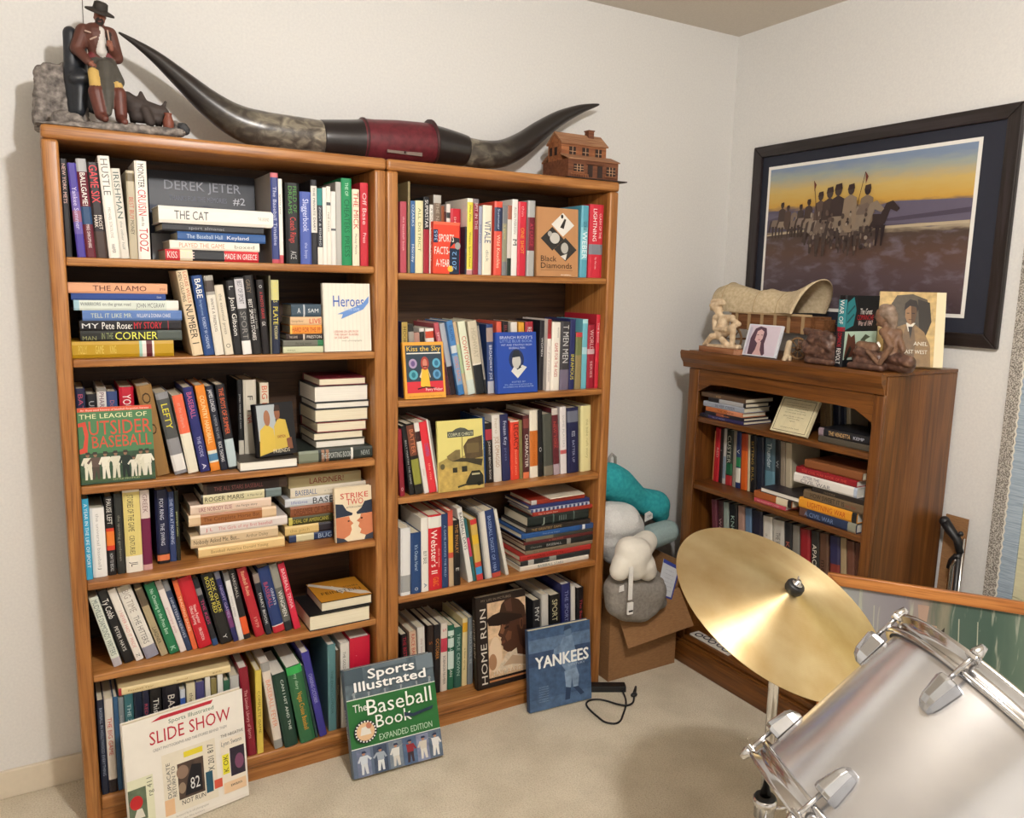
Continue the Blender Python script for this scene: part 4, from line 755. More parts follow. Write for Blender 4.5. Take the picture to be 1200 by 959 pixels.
py4 = pile(RB, 'fourth', y4, .026, V4, [
    (300, 915, 842, 885, 'd8d0c4', [('BASEBALL STARS', '3c5c58', .25, .62, .5, .5)]), (308, 925, 792, 838, '2a2c2e', [('spring', '7c7c7c', .3, .5)], [(.1, .18, 'b0aca4'), (.4, .5, '8c8c84')]), (300, 936, 738, 786, 'a82c28', [('MY FAVORITE SUMMER 1956', '6c1410', .1, .6, .5, .4)], []), (352, 960, 682, 716, '7c6c58', [('the summer game', '5c4c3c', .1, .5)]),
    (350, 975, 632, 684, '1d1e1e', [('Outside', '8c8c84', .04, .26, .5, .3), ('BASEBALL', 'a8a8a4', .3, .52, .5, .42)], [(.6, .66, '8c8880')]), (335, 962, 594, 622, '5c2424', [('A SEASON', 'a86858', .3, .6)]), (350, 975, 562, 592, '3c3c36', [], [(0, .4, '6c6858')]), (315, 985, 512, 558, '24508c', [('Out of my league', '8ca4cc', .2, .6, .5, .24)], [(.8, 1, '2c4878'), (.84, .88, 'd0d4d8')]),
    (355, 930, 462, 506, '2a2420', [('THE GREATEST GAME', 'a88c64', .08, .54, .5, .5)]), (370, 912, 362, 450, '1e2624', [('J', '8c988c', .2, .28, .5, .6), ('IIII', '6c7874', .5, .62, .5, .5)], [(.4, .42, '5c6c64'), (.74, .76, '5c6c64')], {'s': .01}), (415, 955, 308, 342, '9c3428', [('Say it again Sam', 'e0b0a0', .08, .42, .5, .4)], [], {'s': .01}),
    (400, 925, 262, 288, 'b8bccc', [], [(i/14, i/14+.035, '34406c') for i in range(14)], {'s': .01}), (380, 925, 226, 258, '2c3468', [], [], {'s': .015}), (400, 880, 180, 222, '9c3424', [], [(0, .1, 'c0bcb8')], {'s': .02}),
], 'tall pile')
pa = RB.u_at(.03, py4, 570+575/7.67)
tag((lambda mb: (mb.prism([(pa, .03, py4+.0006), (pa+.15, .035, py4+.0006), (pa+.165, .2, py4+.0006), (pa+.005, .21, py4+.0006)], (0, 0, .004)), mb.build('paper_stack', mat('e4dcc8', .8)))[1])(MB()), 'loose white papers on top of the tall pile, fourth shelf', 'papers')

# ---- right tall bookcase, bottom shelf
W5 = (455, 680, 5.33); X5 = (550, 660, 5.05); y5 = SR[4]
ups(RB, 'bottom', y5, .088, W5, [
    (100, 140, 77, 345, '221a1c', [('THE BEST RUN', 'b82c40', .04, .5, .5, .5)]), (150, 190, 130, 325, 'd8b89c', [('RACE BALL', 'c04034', .04, .4, .5, .5)]), (195, 238, 181, 300, 'dcd8d0', [('the long road', 'b89894', .1, .6, .5, .3)]), (242, 280, 238, 290, '2c201c', [('S', 'a85c2c', .2, .3, .5, .5)]), (284, 322, 279, 285, '1e1c20', [('OCTOBER', 'd0883c', .2, .5, .5, .5)]),
    (326, 366, 321, 275, 'dcd2c6', [('S', 'c46068', .06, .14, .5, .5), ('ROBINSON NUMBER', '5c5854', .48, .9, .5, .4)], [(.22, .42, 'c03c50')]), (370, 407, 369, 288, '24644c', [('THE ALL AMERICAN', 'd8e4dc', .12, .8, .5, .4)], [(.08, .16, 'c8dcd4'), (.2, .34, 'c8dcd4'), (.4, .68, 'c8dcd4')]), (411, 456, 411, 300, '2c5c50', [('TRIPLE CROWN', 'a8c4b8', .1, .8, .5, .4)]),
    (460, 490, 456, 245, 'dccb98', [('a false spring', '8c7c54', .3, .9, .5, .35)], [(.06, .2, 'd8a42c')]), (495, 527, 491, 240, '7c8488', [('BOYS WILL BE', 'b8c0c4', .2, .7, .5, .4)])])
pf = [('r', .22, .1, 1, .92, 'd3b18f~'), ('e', .36, .34, .13, .2, 'dcc4a8'), ('e', .3, .27, .08, .09, 'a57c5c'), ('p', [(.26, .12), (.42, .2), (.58, .33), (.8, .37), (1, .28), (1, .12)], 'd0bea6~'), ('p', [(.5, .2), (.7, .3), (1, .24), (1, .16), (.7, .2)], 'b89c80'),
      ('p', [(.48, .68), (.47, .62), (.42, .56), (.44, .535), (.485, .52), (.47, .495), (.487, .47), (.475, .44), (.51, .42), (.515, .385), (.6, .345), (.68, .34), (.79, .37), (.8, .3), (1, .26), (1, .7), (.9, .72), (.6, .7)], '4b2e20'),
      ('p', [(.5, .66), (.46, .57), (.52, .55), (.56, .6), (.58, .66)], '7b5138'), ('p', [(.56, .52), (.62, .58), (.7, .56), (.68, .48), (.6, .46)], '6c4530'), ('p', [(.48, .475), (.56, .485), (.56, .455), (.49, .445)], '6b3f2e'), ('p', [(.54, .62), (.64, .635), (.64, .615), (.56, .6)], '22130e'), ('l', [(.53, .655), (.66, .665)], .0018, '1e120d'),
      ('p', [(.8, .62), (1, .6), (1, .3), (.86, .4)], '341f16'), ('e', .9, .63, .04, .07, '5e3b29'), ('e', .905, .63, .02, .045, '3c2419'),
      ('p', [(.45, .78), (.5, .88), (.58, .925), (.7, .94), (.86, .9), (.97, .82), (1, .7), (.92, .69), (.66, .71)], '3d2619'), ('p', [(.56, .9), (.6, .8), (.72, .78), (.7, .93)], '54362a'), ('p', [(.205, .75), (.235, .675), (.43, .655), (.66, .675), (.93, .69), (.9, .73), (.66, .77), (.46, .8), (.32, .785)], '24150e'),
      ('v', 'HOME RUN', .07, .05, .185, .87, 'd8d0c4'), ('t', 'HANK AARON', .24, .1, .96, .165, 'c9a683'), ('r', .22, .055, 1, .075, 'b4784c'), ('t', 'MY LIFE IN PICTURES', .1, .945, .7, .97, '8c7c6c')]
face(RB, y5, .026, X5, (35, 235), (370, 150), (345, 690), (55, 760), '1f1511', pf, 'black and sepia book cover with capped man in profile, bottom shelf', t=.028, lean=6, texts=[('HOME RUN', 'c8bcb0', .1, .8, .5, .4)])
ups(RB, 'bottom', y5, .06, X5, [(378, 420, 376, 225, '26262a', [('MVY', 'd8d8d4', .1, .3, .5, .6)]), (430, 468, 428, 190, 'd0ccc4'), (480, 538, 478, 195, '1a1a1a', [('SPORT', 'd8d0a4', .06, .36, .4, .5)]), (548, 598, 546, 130, '262a60', [('THE SPORTS', '8c94c0', .08, .5, .5, .4)], [], {'pages': PAGEW}), (603, 626, 602, 140, 'd8d4cc'), (632, 690, 636, 150, '1a181c', [('The Best', 'c04450', .16, .46, .6, .36)], [], {'pages': PAGEW}), (695, 728, 696, 130, '24689c', [('A HISTORY OF', 'd8e4ec', .2, .8, .5, .4)], [], {'pages': PAGEW})])

# ---- big picture books leaning on the bookcases, standing on the carpet
def leaning(x, y, yaw, lean, W, h, t, base, art, label, texts=()):
    """stands on the carpet with its lower left front corner at (x, y) and leans back on the bookcase"""
    ey = V((cos(yaw), sin(yaw), 0)); n = V((ey.y, -ey.x, 0)); ez = EZ*cos(lean)-n*sin(lean); ex = n*cos(lean)+EZ*sin(lean)
    return build_book(frame(V((x, y, .002))-ex*t+V((0, 0, t*ex.z)), ex, ey, ez), h, t, W, base, texts, (), label, None, art=art)
si = [('r', 0, .72, 1, 1, '56656f~'), ('r', 0, 0, 1, .26, '5c6a80'), ('r', 0, .265, 1, .715, '2b6b36'), ('r', 0, .71, 1, .718, 'e0e4dc'), ('r', 0, .258, 1, .266, 'e0e4dc')]
for i, x in enumerate((.12, .3, .47, .63, .78, .92)):
    si.append(('r', x-.075, .0, x+.075, .25, ['6c7690~', '3c4a60~', '74808c~', '4c6484~', '7c84a0~', '58687c~'][i])); si += player(x, .02, .21, 1.2, ['c4ccd4', '9aa4b0', 'd4d4d0', '8c2c34', 'c8c0b4', 'd8d8d8'][i], ['c8ccd0', 'd4d8d8', 'ccc8c0', '3c2c34', 'd0ccc4', 'd8d8d4'][i], 'a87c64', '26304c', i)
si += [('r', 0, .86, .2, 1, '46555f'), ('r', .8, .86, 1, 1, '6c7a84'), ('r', .3, .96, .7, 1, '65737c')]
for i, x in enumerate((.08, .24, .42, .6, .78, .93)):
    si += player(x, .722, .05 if 0 < i < 5 else .07, 1.2, '8e979c', '9aa2a6', 'a08270', '30405c', i)
si += [('T', 'Sports', .22, .885, .8, .97, 'f4f4f2'), ('T', 'Illustrated', .05, .785, .93, .87, 'f4f4f2'), ('t', 'The', .05, .6, .2, .67, 'e8eee4'), ('t', 'Baseball', .2, .55, .93, .69, 'eef2ea'), ('t', 'Book', .28, .42, .68, .535, 'eef2ea'), ('p', [(.6, .5), (.7, .47), (.94, .5), (.92, .47), (.7, .44), (.6, .46)], '223448'), ('t', 'EXPANDED EDITION', .3, .3, .9, .355, 'bcd8bc'),
       ('e', .16, .41, .125, .105, '22242a'), ('e', .16, .41, .098, .083, 'd8b48c'), ('p', [(.1, .38), (.22, .38), (.2, .46), (.12, .45)], 'd8d4cc'), ('e', .2, .46, .03, .03, 'b4745c')]
si += [('r', .16+.108*cos(a)-.008, .41+.092*sin(a)-.007, .16+.108*cos(a)+.008, .41+.092*sin(a)+.007, 'e8e8e4') for a in [i*pi/10 for i in range(20)]]
leaning(.6976, -.1424, -.0336, .34, .2874, .3152, .028, '5c6670', si, 'baseball picture book with green title band leaning between the tall bookcases', texts=[('Baseball', 'd8d8d8', .3, .7, .5, .4)])
yk = [('r', 0, 0, 1, 1, '3f587a~'), ('r', 0, .55, 1, .72, '34496a~'), ('r', 0, .72, 1, .88, '5a7290~'), ('r', 0, 0, 1, .14, '4c6688~'), ('p', [(.55, .84), (.7, .86), (.74, .7), (.78, .55), (.76, .44), (.6, .4), (.52, .5), (.5, .64), (.44, .66), (.42, .58), (.38, .6), (.4, .72), (.5, .76)], '6e86a4~'), ('e', .63, .9, .06, .05, '5c7490'), ('p', [(.56, .92), (.7, .95), (.66, .99), (.58, .98)], '2c3f5c'),
      ('p', [(.56, .42), (.76, .44), (.8, .34), (.78, .2), (.7, .2), (.68, .32), (.66, .2), (.58, .22)], '7d94b0~'), ('p', [(.58, .22), (.66, .2), (.64, .06), (.56, .06)], '2a3d5c'), ('p', [(.7, .2), (.78, .2), (.88, .1), (.82, .08)], '2a3d5c'), ('T', 'YANKEES', .1, .52, .96, .66, 'eef0ee'), ('t', 'CENTURY', .62, .475, .9, .5, 'a8b8cc')]+[('t', 'one hundred years', .14, .1+.03*i, .3, .115+.03*i, '8ca0b8') for i in range(7)]
leaning(1.3609, -.0631, -.0654, .112, .2504, .2895, .024, '2f4666', yk, 'blue toned picture book of a pitcher leaning on the right tall bookcase')
ss = [('r', 0, .0, 1, .03, 'e4ded4'), ('p', [(.22, .955), (.72, .955), (.74, .985), (.3, .985)], 'b82c3c'), ('t', 'Sports Illustrated', .36, .9, .74, .935, '3c6c54'), ('t', 'SLIDE SHOW', .2, .76, .88, .87, 'b8283c'), ('t', 'GREAT PHOTOGRAPHS AND THE STORIES BEHIND THEM', .22, .695, .84, .72, '8c8c8c'),
      ('r', .28, .1, .73, .64, 'e2dac8'), ('r', .28, .1, .36, .24, 'e0b890'), ('r', .4, .2, .62, .52, '4c3c34~'), ('p', [(.45, .22), (.6, .22), (.6, .46), (.52, .48), (.48, .36)], '1c1a20'), ('t', '82', .5, .26, .58, .36, 'd8d8d8'), ('e', .44, .44, .05, .06, '8c7464'), ('e', .43, .3, .03, .05, '94806c'), ('r', .46, .56, .62, .61, 'e2d03c'), ('t', 'NOT RUN', .42, .15, .62, .19, '2c2c2c'), ('v', 'X 201 817', .66, .36, .71, .6, '3c3c3c'), ('r', .63, .17, .69, .36, '2a5468'), ('r', .7, .18, .77, .26, 'd05844'), ('v', 'DUPLICATE', .31, .25, .34, .56, '5c5c5c'), ('v', 'RETURN TO', .35, .25, .38, .52, '5c5c5c'),
      ('r', .0, .02, .2, .52, 'dcdcc0'), ('r', .0, .16, .14, .44, '5c6a54~'), ('e', .06, .32, .05, .06, 'b8282c'), ('p', [(.03, .18), (.06, .26), (.1, .26), (.12, .18)], 'd8d4c8'), ('v', 'rg 411', .15, .34, .19, .5, '6c7060'), ('e', .2, .08, .03, .03, 'd0542c'), ('r', .77, .1, .98, .6, 'e6dccc'), ('r', .78, .1, .98, .2, 'e4c4a0'), ('r', .85, .24, .98, .5, '2c2434~'), ('e', .93, .36, .04, .07, '7c4c68'), ('r', .78, .28, .84, .46, 'e0d83c'), ('v', 'K OK', .79, .3, .83, .45, '3c3c2c'), ('t', 'THE NEGATIVE', .78, .62, .98, .645, '5c5c5c'), ('t', 'Lynn Swann', .78, .54, .96, .58, '5c6468'), ('t', 'swann', .84, .15, .94, .18, '4c4c4c'),
      ('t', 'foreword by an old photographer', .36, .065, .64, .085, 'a8a49c'), ('t', 'the film archive', .42, .03, .6, .045, 'a8a49c')]
leaning(.0975, -.1108, .1737, .094, .3183, .3185, .02, 'e8e3da', ss, 'large white square picture book with red title leaning on left bookcase')

# ------------------------------------------------------------------ on top of the tall bookcases
TOP = H+.0006
def pxm(P): return (P-CAM).dot(CF)/FPX        # metres per pixel at P
def chain(pts, plane):
    if len(pts) and len(pts[0]) > 3: return [on(q[0], q[1], 1, q[3]) for q in pts], [q[2]*pxm(on(q[0], q[1], 1, q[3])) for q in pts]
    """pixel centre line (x, y, radius px) -> world points and radii on the plane y"""
    P = [on(x, y, 1, plane) for x, y, r in pts]; return P, [r*pxm(p) for p, (x, y, r) in zip(P, pts)]
# --- painted figure sitting in a dark chair among rocks
st = thing('cowboy_figurine', 'painted figurine of bearded man in hat seated among grey rocks on bookcase', 'figurine', (.15, .1, TOP))
S = lambda x, y, d=0.: on(x, y, 1, .10-d)
Kp = .00212
def pr(a, b, ra, rb, m, k=1.): return (S(*a), S(*b), ra*Kp*k, rb*Kp*k, m)
ROCK = ramp_mat('grey_rock', 70., [(.3, '4c4643'), (.5, '7a726c'), (.72, 'a39a92')], .85, detail=6, bump=.5, bdist=.004)
rk = []
for d in (-.06, -.02, .03, .062, .085):
    rk += [pr((48, 150, d), (100, 150, d), 7, 7, 0), pr((100, 150, d), (160, 151, d), 7, 6, 0), pr((160, 152, d), (212, 156, d), 6, 5, 0)]
for x, y0, r in ((47, 84, 7), (56, 80, 7.5), (66, 82, 7.5), (75, 82, 8)): rk += [pr((x, y0, -.03), (x+1, 142, -.02), r, r+2, 0), pr((x+2, y0+8, -.06), (x+3, 142, -.05), r, r+1, 0)]
rk += [pr((98, 108, .0), (101, 142, .0), 3.5, 4, 0), pr((70, 138, .03), (90, 140, .05), 9, 7, 0)]
blob('rock_base', rk, [ROCK], st, .0045, 2, disp=(.004, 90), zmin=TOP)
blob('chair', [pr((82, 39, -.02), (84, 82, -.015), 8, 8.5, 0), pr((84, 82, -.015), (89, 133, -.01), 9.5, 9, 0), pr((92, 50, -.03), (93, 90, -.02), 9, 9, 0), pr((94, 88, .0), (93, 130, .0), 8, 8, 0), pr((88, 92, .01), (110, 92, .01), 7, 7, 0), pr((95, 92, .0), (96, 130, .0), 5, 5.5, 0), pr((112, 95, .0), (110, 128, .0), 6, 6, 0)], [mat('24272d', .45, var=.15)], st, .004, 3)
FM = [mat('8a5644', .6), mat('5a3328', .6, var=.12), mat('cfcac4', .7), mat('6c2528', .6), mat('4b4740', .7, var=.12), mat('c6a45c', .6), mat('5e3026', .5, var=.12), mat('2b211d', .8)]
blob('body', [pr((117, 18, .0), (117, 23, .004), 6.6, 5.8, 0), pr((117, 19.5, .012), (117.2, 22.4, .017), .9, 1.3, 0), pr((110.4, 20, -.002), (110.4, 22, -.002), 1.2, 1., 0), pr((123.6, 20.5, -.002), (123.6, 22.5, -.002), 1.2, 1., 0), pr((116.5, 25.5, .012), (116, 29, .012), 4.6, 3.2, 7), pr((117, 28), (117, 34), 4.2, 4.5, 0), pr((111, 41), (116, 63), 13.5, 11, 1), pr((104, 36), (127, 38), 7, 6.5, 1),
    pr((117.5, 36, .016), (118.5, 61, .018), 4.6, 5.6, 2), pr((127, 42, .006), (127.5, 60, .008), 6, 5.5, 7), pr((109, 66.5, .006), (128, 67, .006), 6.2, 6.2, 3), pr((112, 75, .004), (126, 75, .004), 9, 9, 4),
    pr((98, 37), (90, 57, .004), 9, 7.6, 1), pr((90, 57, .004), (103, 72, .03), 6.6, 4.6, 1), pr((129, 40), (137, 68, .006), 7.6, 7.2, 1), pr((138, 68, .006), (131, 57, .03), 5.6, 4.2, 1),
    pr((113, 77, .01), (112, 99, .05), 9.4, 7.2, 4), pr((127, 77, .01), (138, 96, .05), 9.4, 7.6, 4), pr((123, 80, .03), (126, 108, .062), 10.5, 8, 4), pr((126, 108, .062), (127, 132, .066), 8, 4, 4), pr((109, 85, .05), (112.5, 104, .062), 5.8, 6.2, 5), pr((137.5, 97, .055), (140, 107, .06), 5, 5, 5),
    pr((113, 108, .06), (119, 134, .062), 9, 7.6, 6), pr((119, 136, .064), (123, 139, .085), 5.6, 4.4, 6), pr((140, 110, .06), (142, 136, .062), 7.6, 6.8, 6), pr((141, 139, .064), (146, 143, .088), 5.4, 4.4, 6)], FM, st, .0022, 3)
def hand(name, c, d1, d2, sc=1.):
    """palm with four curled fingers and a thumb"""
    c = V(c); d1 = V(d1).normalized(); d2 = V(d2).normalized(); n = d1.cross(d2); k = .0068*sc
    q = [(c-d1*k, c+d1*k*.2, k*.85, k*.85, 0)]
    for i in range(4):
        b = c+d1*k*.5+d2*k*(i-1.5)*.46; m = b+d1*k*(.9+.2*(i in (1, 2))); q += [(b, m, k*.24, k*.22, 0), (m, m+(d1*.35-n*.5)*k, k*.22, k*.19, 0)]
    q += [(c-d1*k*.3-d2*k*.7, c+d1*k*.4-d2*k*1.25, k*.28, k*.22, 0)]
    return blob(name, q, [FM[0]], st, .0011, 1)
hand('hand', S(107, 75, .034), S(113, 78, .036)-S(104, 72, .03), S(106, 80, .036)-S(109, 70, .034))
hand('hand', S(129.5, 54, .036), S(128, 47, .036)-S(131, 58, .03), S(134, 54, .036)-S(126, 53, .036))
mb = MB(); mb.lathe([(r*Kp, h_*Kp) for r, h_ in [(0, 10), (5, 10.4), (7.4, 9), (8.2, 2), (8.4, .6), (14.5, -2.2), (16, -2), (15.6, -.4), (9, 1.8)]], 26, c=S(117, 13), ax=V((.2, -.42, 1)))
mb.build('hat', mat('2f2823', .75), st, True, True)
for ex_ in (114.6, 119.6):
    mb = MB(); mb.ball(S(ex_, 19.8, .0125), .0014); mb.build('eye', mat('1c1412', .4), st, True, True)
mb = MB(); mb.cap(S(115.2, 25, .0215), S(118.4, 25.2, .0215), .0011, .0011); mb.build('mouth', mat('6a2e28', .5), st, True, True)
for a, b_ in (((100, 36, .028), (106, 38, .03)), ((106, 46, .026), (113, 43, .028)), ((126, 36, .02), (128, 48, .026))): mb = MB(); mb.cap(S(*a), S(*b_), .0022, .0018); mb.build('jacket_trim', mat('b59a8a', .6), st, True, True)
blob('saddle', [pr((149, 115, .01), (158, 124, .01), 8, 11, 0), pr((158, 125, .01), (190, 133, .01), 12, 8.5, 0), pr((160, 136, .02), (186, 140, .02), 8, 7, 0), pr((165, 109, .01), (166, 118, .01), 2.5, 6, 0), pr((189, 131, .01), (194, 119.5, .01), 4, 1.8, 0), pr((155, 126, .0), (156, 142, .0), 5, 4, 0), pr((170, 130, .03), (176, 143, .04), 6, 6, 0), pr((186, 134, .01), (186, 145, .01), 5, 5, 0)], [mat('3f3531', .7, var=.2)], st, .003, 3)
mb = MB(); c = S(197.5, 149, .045); c.z = TOP+.021; mb.lathe([(0, 0), (.009, 0), (.013, .006), (.0135, .022), (.010, .032), (.0085, .038), (.0105, .043), (0, .043)], 18, c=c); mb.build('jug', mat('7c4433', .5, var=.15), st, True, True)
blob('boulder', [pr((206, 147, .01), (207, 150, .01), 6, 7, 0), pr((214, 150, .02), (217, 153, .02), 6.5, 6, 1)], [ROCK, mat('3a3a3c', .7)], st, .003, 1, disp=(.002, 160))

# --- long pair of steer horns with a leather wrapped middle
hn = thing('steer_horns', 'long pair of mottled steer horns with dark red leather middle', 'horns', (.87, .13, TOP))
HP = .135
def horn(name, pts, mats, dark_from, n=20, mult=10):
    P, Rr = chain(pts, HP); Q = []; RR = []
    for i in range(len(P)-1):                               # Catmull-Rom through the centre line
        p0, p1, p2, p3 = P[max(i-1, 0)], P[i], P[i+1], P[min(i+2, len(P)-1)]
        for j in range(mult):
            t = j/mult; Q.append(.5*((2*p1)+(p2-p0)*t+(2*p0-5*p1+4*p2-p3)*t*t+(3*p1-p0-3*p2+p3)*t**3)); RR.append(Rr[i]+(Rr[i+1]-Rr[i])*t)
    Q.append(P[-1]); RR.append(Rr[-1])
    for q, r in zip(Q, RR): q.z = max(q.z, TOP+r)
    mb = MB(); mb.tube(Q, RR, n)
    if len(mats) > 1:
        k = len(Q)-1
        for i in range(len(mb.m)):
            s_ = (i//n)/k; mb.m[i] = 1 if dark_from(s_) else 0
    return mb.build(name, mats, hn, True, True), Q
HM = ramp_mat('horn', 26., [(.3, '3a342e'), (.47, '5f574e'), (.6, '8a8272'), (.75, 'b9b09a')], .3, detail=6, dist=.8, mscale=(1, 1, 1.6))
nt = HM.node_tree; b = nt.nodes['Principled BSDF']; L = nt.links; tc = nt.nodes.new('ShaderNodeTexCoord'); sp = nt.nodes.new('ShaderNodeSeparateXYZ'); L.new(tc.outputs['Object'], sp.inputs[0])
ab = nt.nodes.new('ShaderNodeMath'); ab.operation = 'ABSOLUTE'; L.new(sp.outputs['X'], ab.inputs[0]); mr = nt.nodes.new('ShaderNodeMapRange'); mr.inputs['From Min'].default_value = .22; mr.inputs['From Max'].default_value = .5; L.new(ab.outputs[0], mr.inputs['Value'])
mx = nt.nodes.new('ShaderNodeMix'); mx.data_type = 'RGBA'; L.new(mr.outputs[0], mx.inputs['Factor']); L.new(b.inputs['Base Color'].links[0].from_socket, mx.inputs['A']); mx.inputs['B'].default_value = lin('2b2624'); L.new(mx.outputs['Result'], b.inputs['Base Color'])
horn('horn', [(139, 38, 1), (160, 51, 4), (185, 69, 7.5), (215, 95, 11.5), (245, 121, 15.5), (275, 141, 19), (305, 152, 21.5), (340, 158, 21.5), (378, 163, 20.5)], [HM], None)
horn('horn', [(543, 177, 16.5, .135), (565, 181, 16, .14), (588, 180, 15.5, .15), (610, 170, 13.8, .165), (632, 154, 11.6, .18), (655, 139, 8.8, .19), (680, 128, 5.2, .195), (702, 122.5, .9, .195)], [HM], None)
BL_ = mat('201b1c', .28, var=.2, scale=30, coat=.3)
horn('leather_collar', [(376, 163, 21.4), (400, 164.5, 23), (424, 166, 24.6)], [BL_], None); horn('leather_collar', [(503, 168.5, 22.6), (525, 172.5, 20), (545, 177, 17.4)], [BL_], None)
horn('leather_wrap', [(422, 166, 25), (440, 166.5, 25), (465, 167, 24.8), (488, 168, 23.8), (506, 169, 22.8)], [ramp_mat('oxblood_leather', 60., [(.3, '531a23'), (.7, '6d2630')], .38, bump=.15)], None)
for a in (423, 503):
    P, Rr = chain([(a, 167, 25.6), (a+2.5, 167, 25.6)], HP)
    for q, r in zip(P, Rr): q.z = max(q.z, TOP+r)
    mb = MB(); mb.tube(P, Rr, 24); mb.build('stitched_edge', mat('3c1a1c', .5), hn, True, True)
mb = MB(); p = on(454, 176, 1, HP-.058); q = on(495, 181, 1, HP-.052)
mb.prism([p+V((0, 0, -.006)), q+V((0, 0, -.006)), q+V((0, 0, .006)), p+V((0, 0, .006))], (0, .012, 0)); mb.build('name_plate', mat('8f7f78', .3, .8), hn, False, True)
mb = MB(); mb.ball((p+q)/2+V((0, -.001, 0)), .004); mb.build('plate_screw', mat('5a4c48', .3, .9), hn, True, True)

# --- little wooden house
hs = thing('wooden_house_model', 'small wooden model of two storey house with shingled roofs and chimney', 'model house', (1.499, .012, TOP))
HW = wood('model_wood', 'x', '6b3b1f', '8a5230', 'a3683f', .55, 2.); HR = wood('model_shingle', 'x', '7a4c30', '98694a', 'b08461', .7, 3.); HDk = mat('2a1811', .7); HB = wood('model_wood_dark', 'x', '4f2a18', '6b3d24', '7d4c30', .6, 2.)
w_, d_ = .205, .155
def hp(name, f, m, parent=hs, **k): mb = MB(); f(mb); return mb.build(name, m, parent, **k)
hp('ground_plank', lambda m: m.box(-.004, w_+.032, -.012, .05, 0, .0035), HDk)
hp('lower_storey', lambda m: m.box(0, w_, .0, d_, .0035, .062), HB)
hp('upper_storey', lambda m: m.prism([(.0, .045, .062), (.0, d_-.03, .062), (.0, d_-.03, .118), (.0, (.045+d_-.03)/2, .152), (.0, .045, .118)], (w_-.02, 0, 0)), HW)
hp('porch_roof', lambda m: m.prism([(-.003, -.006, .060), (-.003, .047, .080), (-.003, .047, .084), (-.003, -.006, .064)], (w_+.006, 0, 0)), HR)
ym = (.045+d_-.03)/2
hp('roof_slope', lambda m: m.prism([(-.004, .039, .115), (-.004, ym, .153), (-.004, ym, .158), (-.004, .037, .119)], (w_-.012, 0, 0)), HR)
hp('roof_slope', lambda m: m.prism([(-.004, d_-.024, .115), (-.004, ym, .153), (-.004, ym, .158), (-.004, d_-.022, .119)], (w_-.012, 0, 0)), HR)
hp('rear_roof', lambda m: m.prism([(-.003, d_+.006, .060), (-.003, d_-.031, .080), (-.003, d_-.031, .084), (-.003, d_+.006, .064)], (w_+.006, 0, 0)), HR)
hp('chimney', lambda m: (m.box(.128, .15, ym-.014, ym+.01, .146, .170), m.box(.126, .152, ym-.016, ym+.012, .1702, .174)), HB)
def window(x0, x1, z0, z1, y, nx, nz):
    f = hp('window', lambda m: m.box(x0, x1, y-.0015, y+.002, z0, z1), HDk); fr = mat('b08a6a', .6)
    for i in range(1, nx): xx = x0+(x1-x0)*i/nx; hp('muntin', lambda m: m.box(xx-.0011, xx+.0011, y-.0028, y-.0014, z0, z1), fr, f)
    for i in range(1, nz): zz = z0+(z1-z0)*i/nz; hp('muntin', lambda m: m.box(x0, x1, y-.0030, y-.0014, zz-.0009, zz+.0009), fr, f)
    hp('window_sill', lambda m: m.box(x0-.003, x1+.003, y-.005, y, z0-.004, z0), HW)
for xc in (.045, .098, .152): window(xc-.013, xc+.013, .078, .108, .045, 2, 2)
window(.022, .06, .022, .046, 0, 3, 3); window(.155, .192, .016, .046, 0, 3, 3)
for xc in (.088, .128): hp('door', lambda m: m.box(xc-.010, xc+.010, -.0015, .002, .008, .046), HDk)
hp('door_hood', lambda m: m.prism([(.07, -.006, .048), (.146, -.006, .048), (.14, -.006, .053), (.108, -.006, .060), (.076, -.006, .053)], (0, .006, 0)), HB)
hp('porch_rail', lambda m: (m.box(.004, .075, -.010, -.008, .012, .015), [m.box(.006+i*.0095, .009+i*.0095, -.0100, -.008, .0035, .012) for i in range(8)]), HW)
for sx in (.07, .1): hp('side_window', lambda m: m.box(-.0015, .002, sx+.0, sx+.014, .08, .106), HDk)

# ------------------------------------------------------------------ small dark oak bookcase against the right wall
sy0, sy1, ZS, sf = -.785, .045, 1.245, 2.11
ZA, ZB, ZM, ZC = .995, .733, .455, .118
sc = thing('small_bookcase', 'low dark oak bookcase with arched top rail by the right wall', 'bookcase', (sf, sy0, 0))
def part(name, args, m, bev=.003, parent=sc): mb = MB(); mb.box(*args); return mb.build(name, m, parent, None if bev else False, True, bev)
part('side_panel', (sf+.012, WX-.016, sy0, sy0+.018, 0, ZS-.012), DOKZ); part('side_panel', (sf+.012, WX-.016, sy1-.018, sy1, 0, ZS-.012), DOKZ)
part('stile', (sf, sf+.0118, sy0, sy0+.035, .095, 1.178), DOKZ); part('stile', (sf, sf+.0118, sy1-.052, sy1, .095, 1.178), DOKZ)
part('top_panel', (sf-.004, WX-.016, sy0-.001, sy1+.004, ZS-.0119, ZS), DOKY)
part('back_panel', (WX-.030, WX-.018, sy0+.018, sy1-.018, .09, ZS-.013), BACKM, 0)
mb = MB(); prof = [(sf-.0001, 1.2328), (sf-.022, 1.2445), (sf-.026, 1.236), (sf-.022, 1.215), (sf-.010, 1.198), (sf-.006, 1.180), (sf-.0001, 1.180)]
mb.prism([(x, sy0-.002, z) for x, z in prof], (0, sy1-sy0+.03, 0)); mb.build('crown_moulding', DOKY, sc, False, True)
mb = MB(); ys0, ys1 = sy0+.0352, sy1-.0522; loop = [(ys0, 1.178), (ys1, 1.178), (ys1, 1.092)]
for i in range(1, 12):
    t = i/12; yy = ys1+(ys0-ys1)*t; arch = min(1, min(t, 1-t)/.12); loop.append((yy, 1.094+.034*sin(arch*pi/2)))
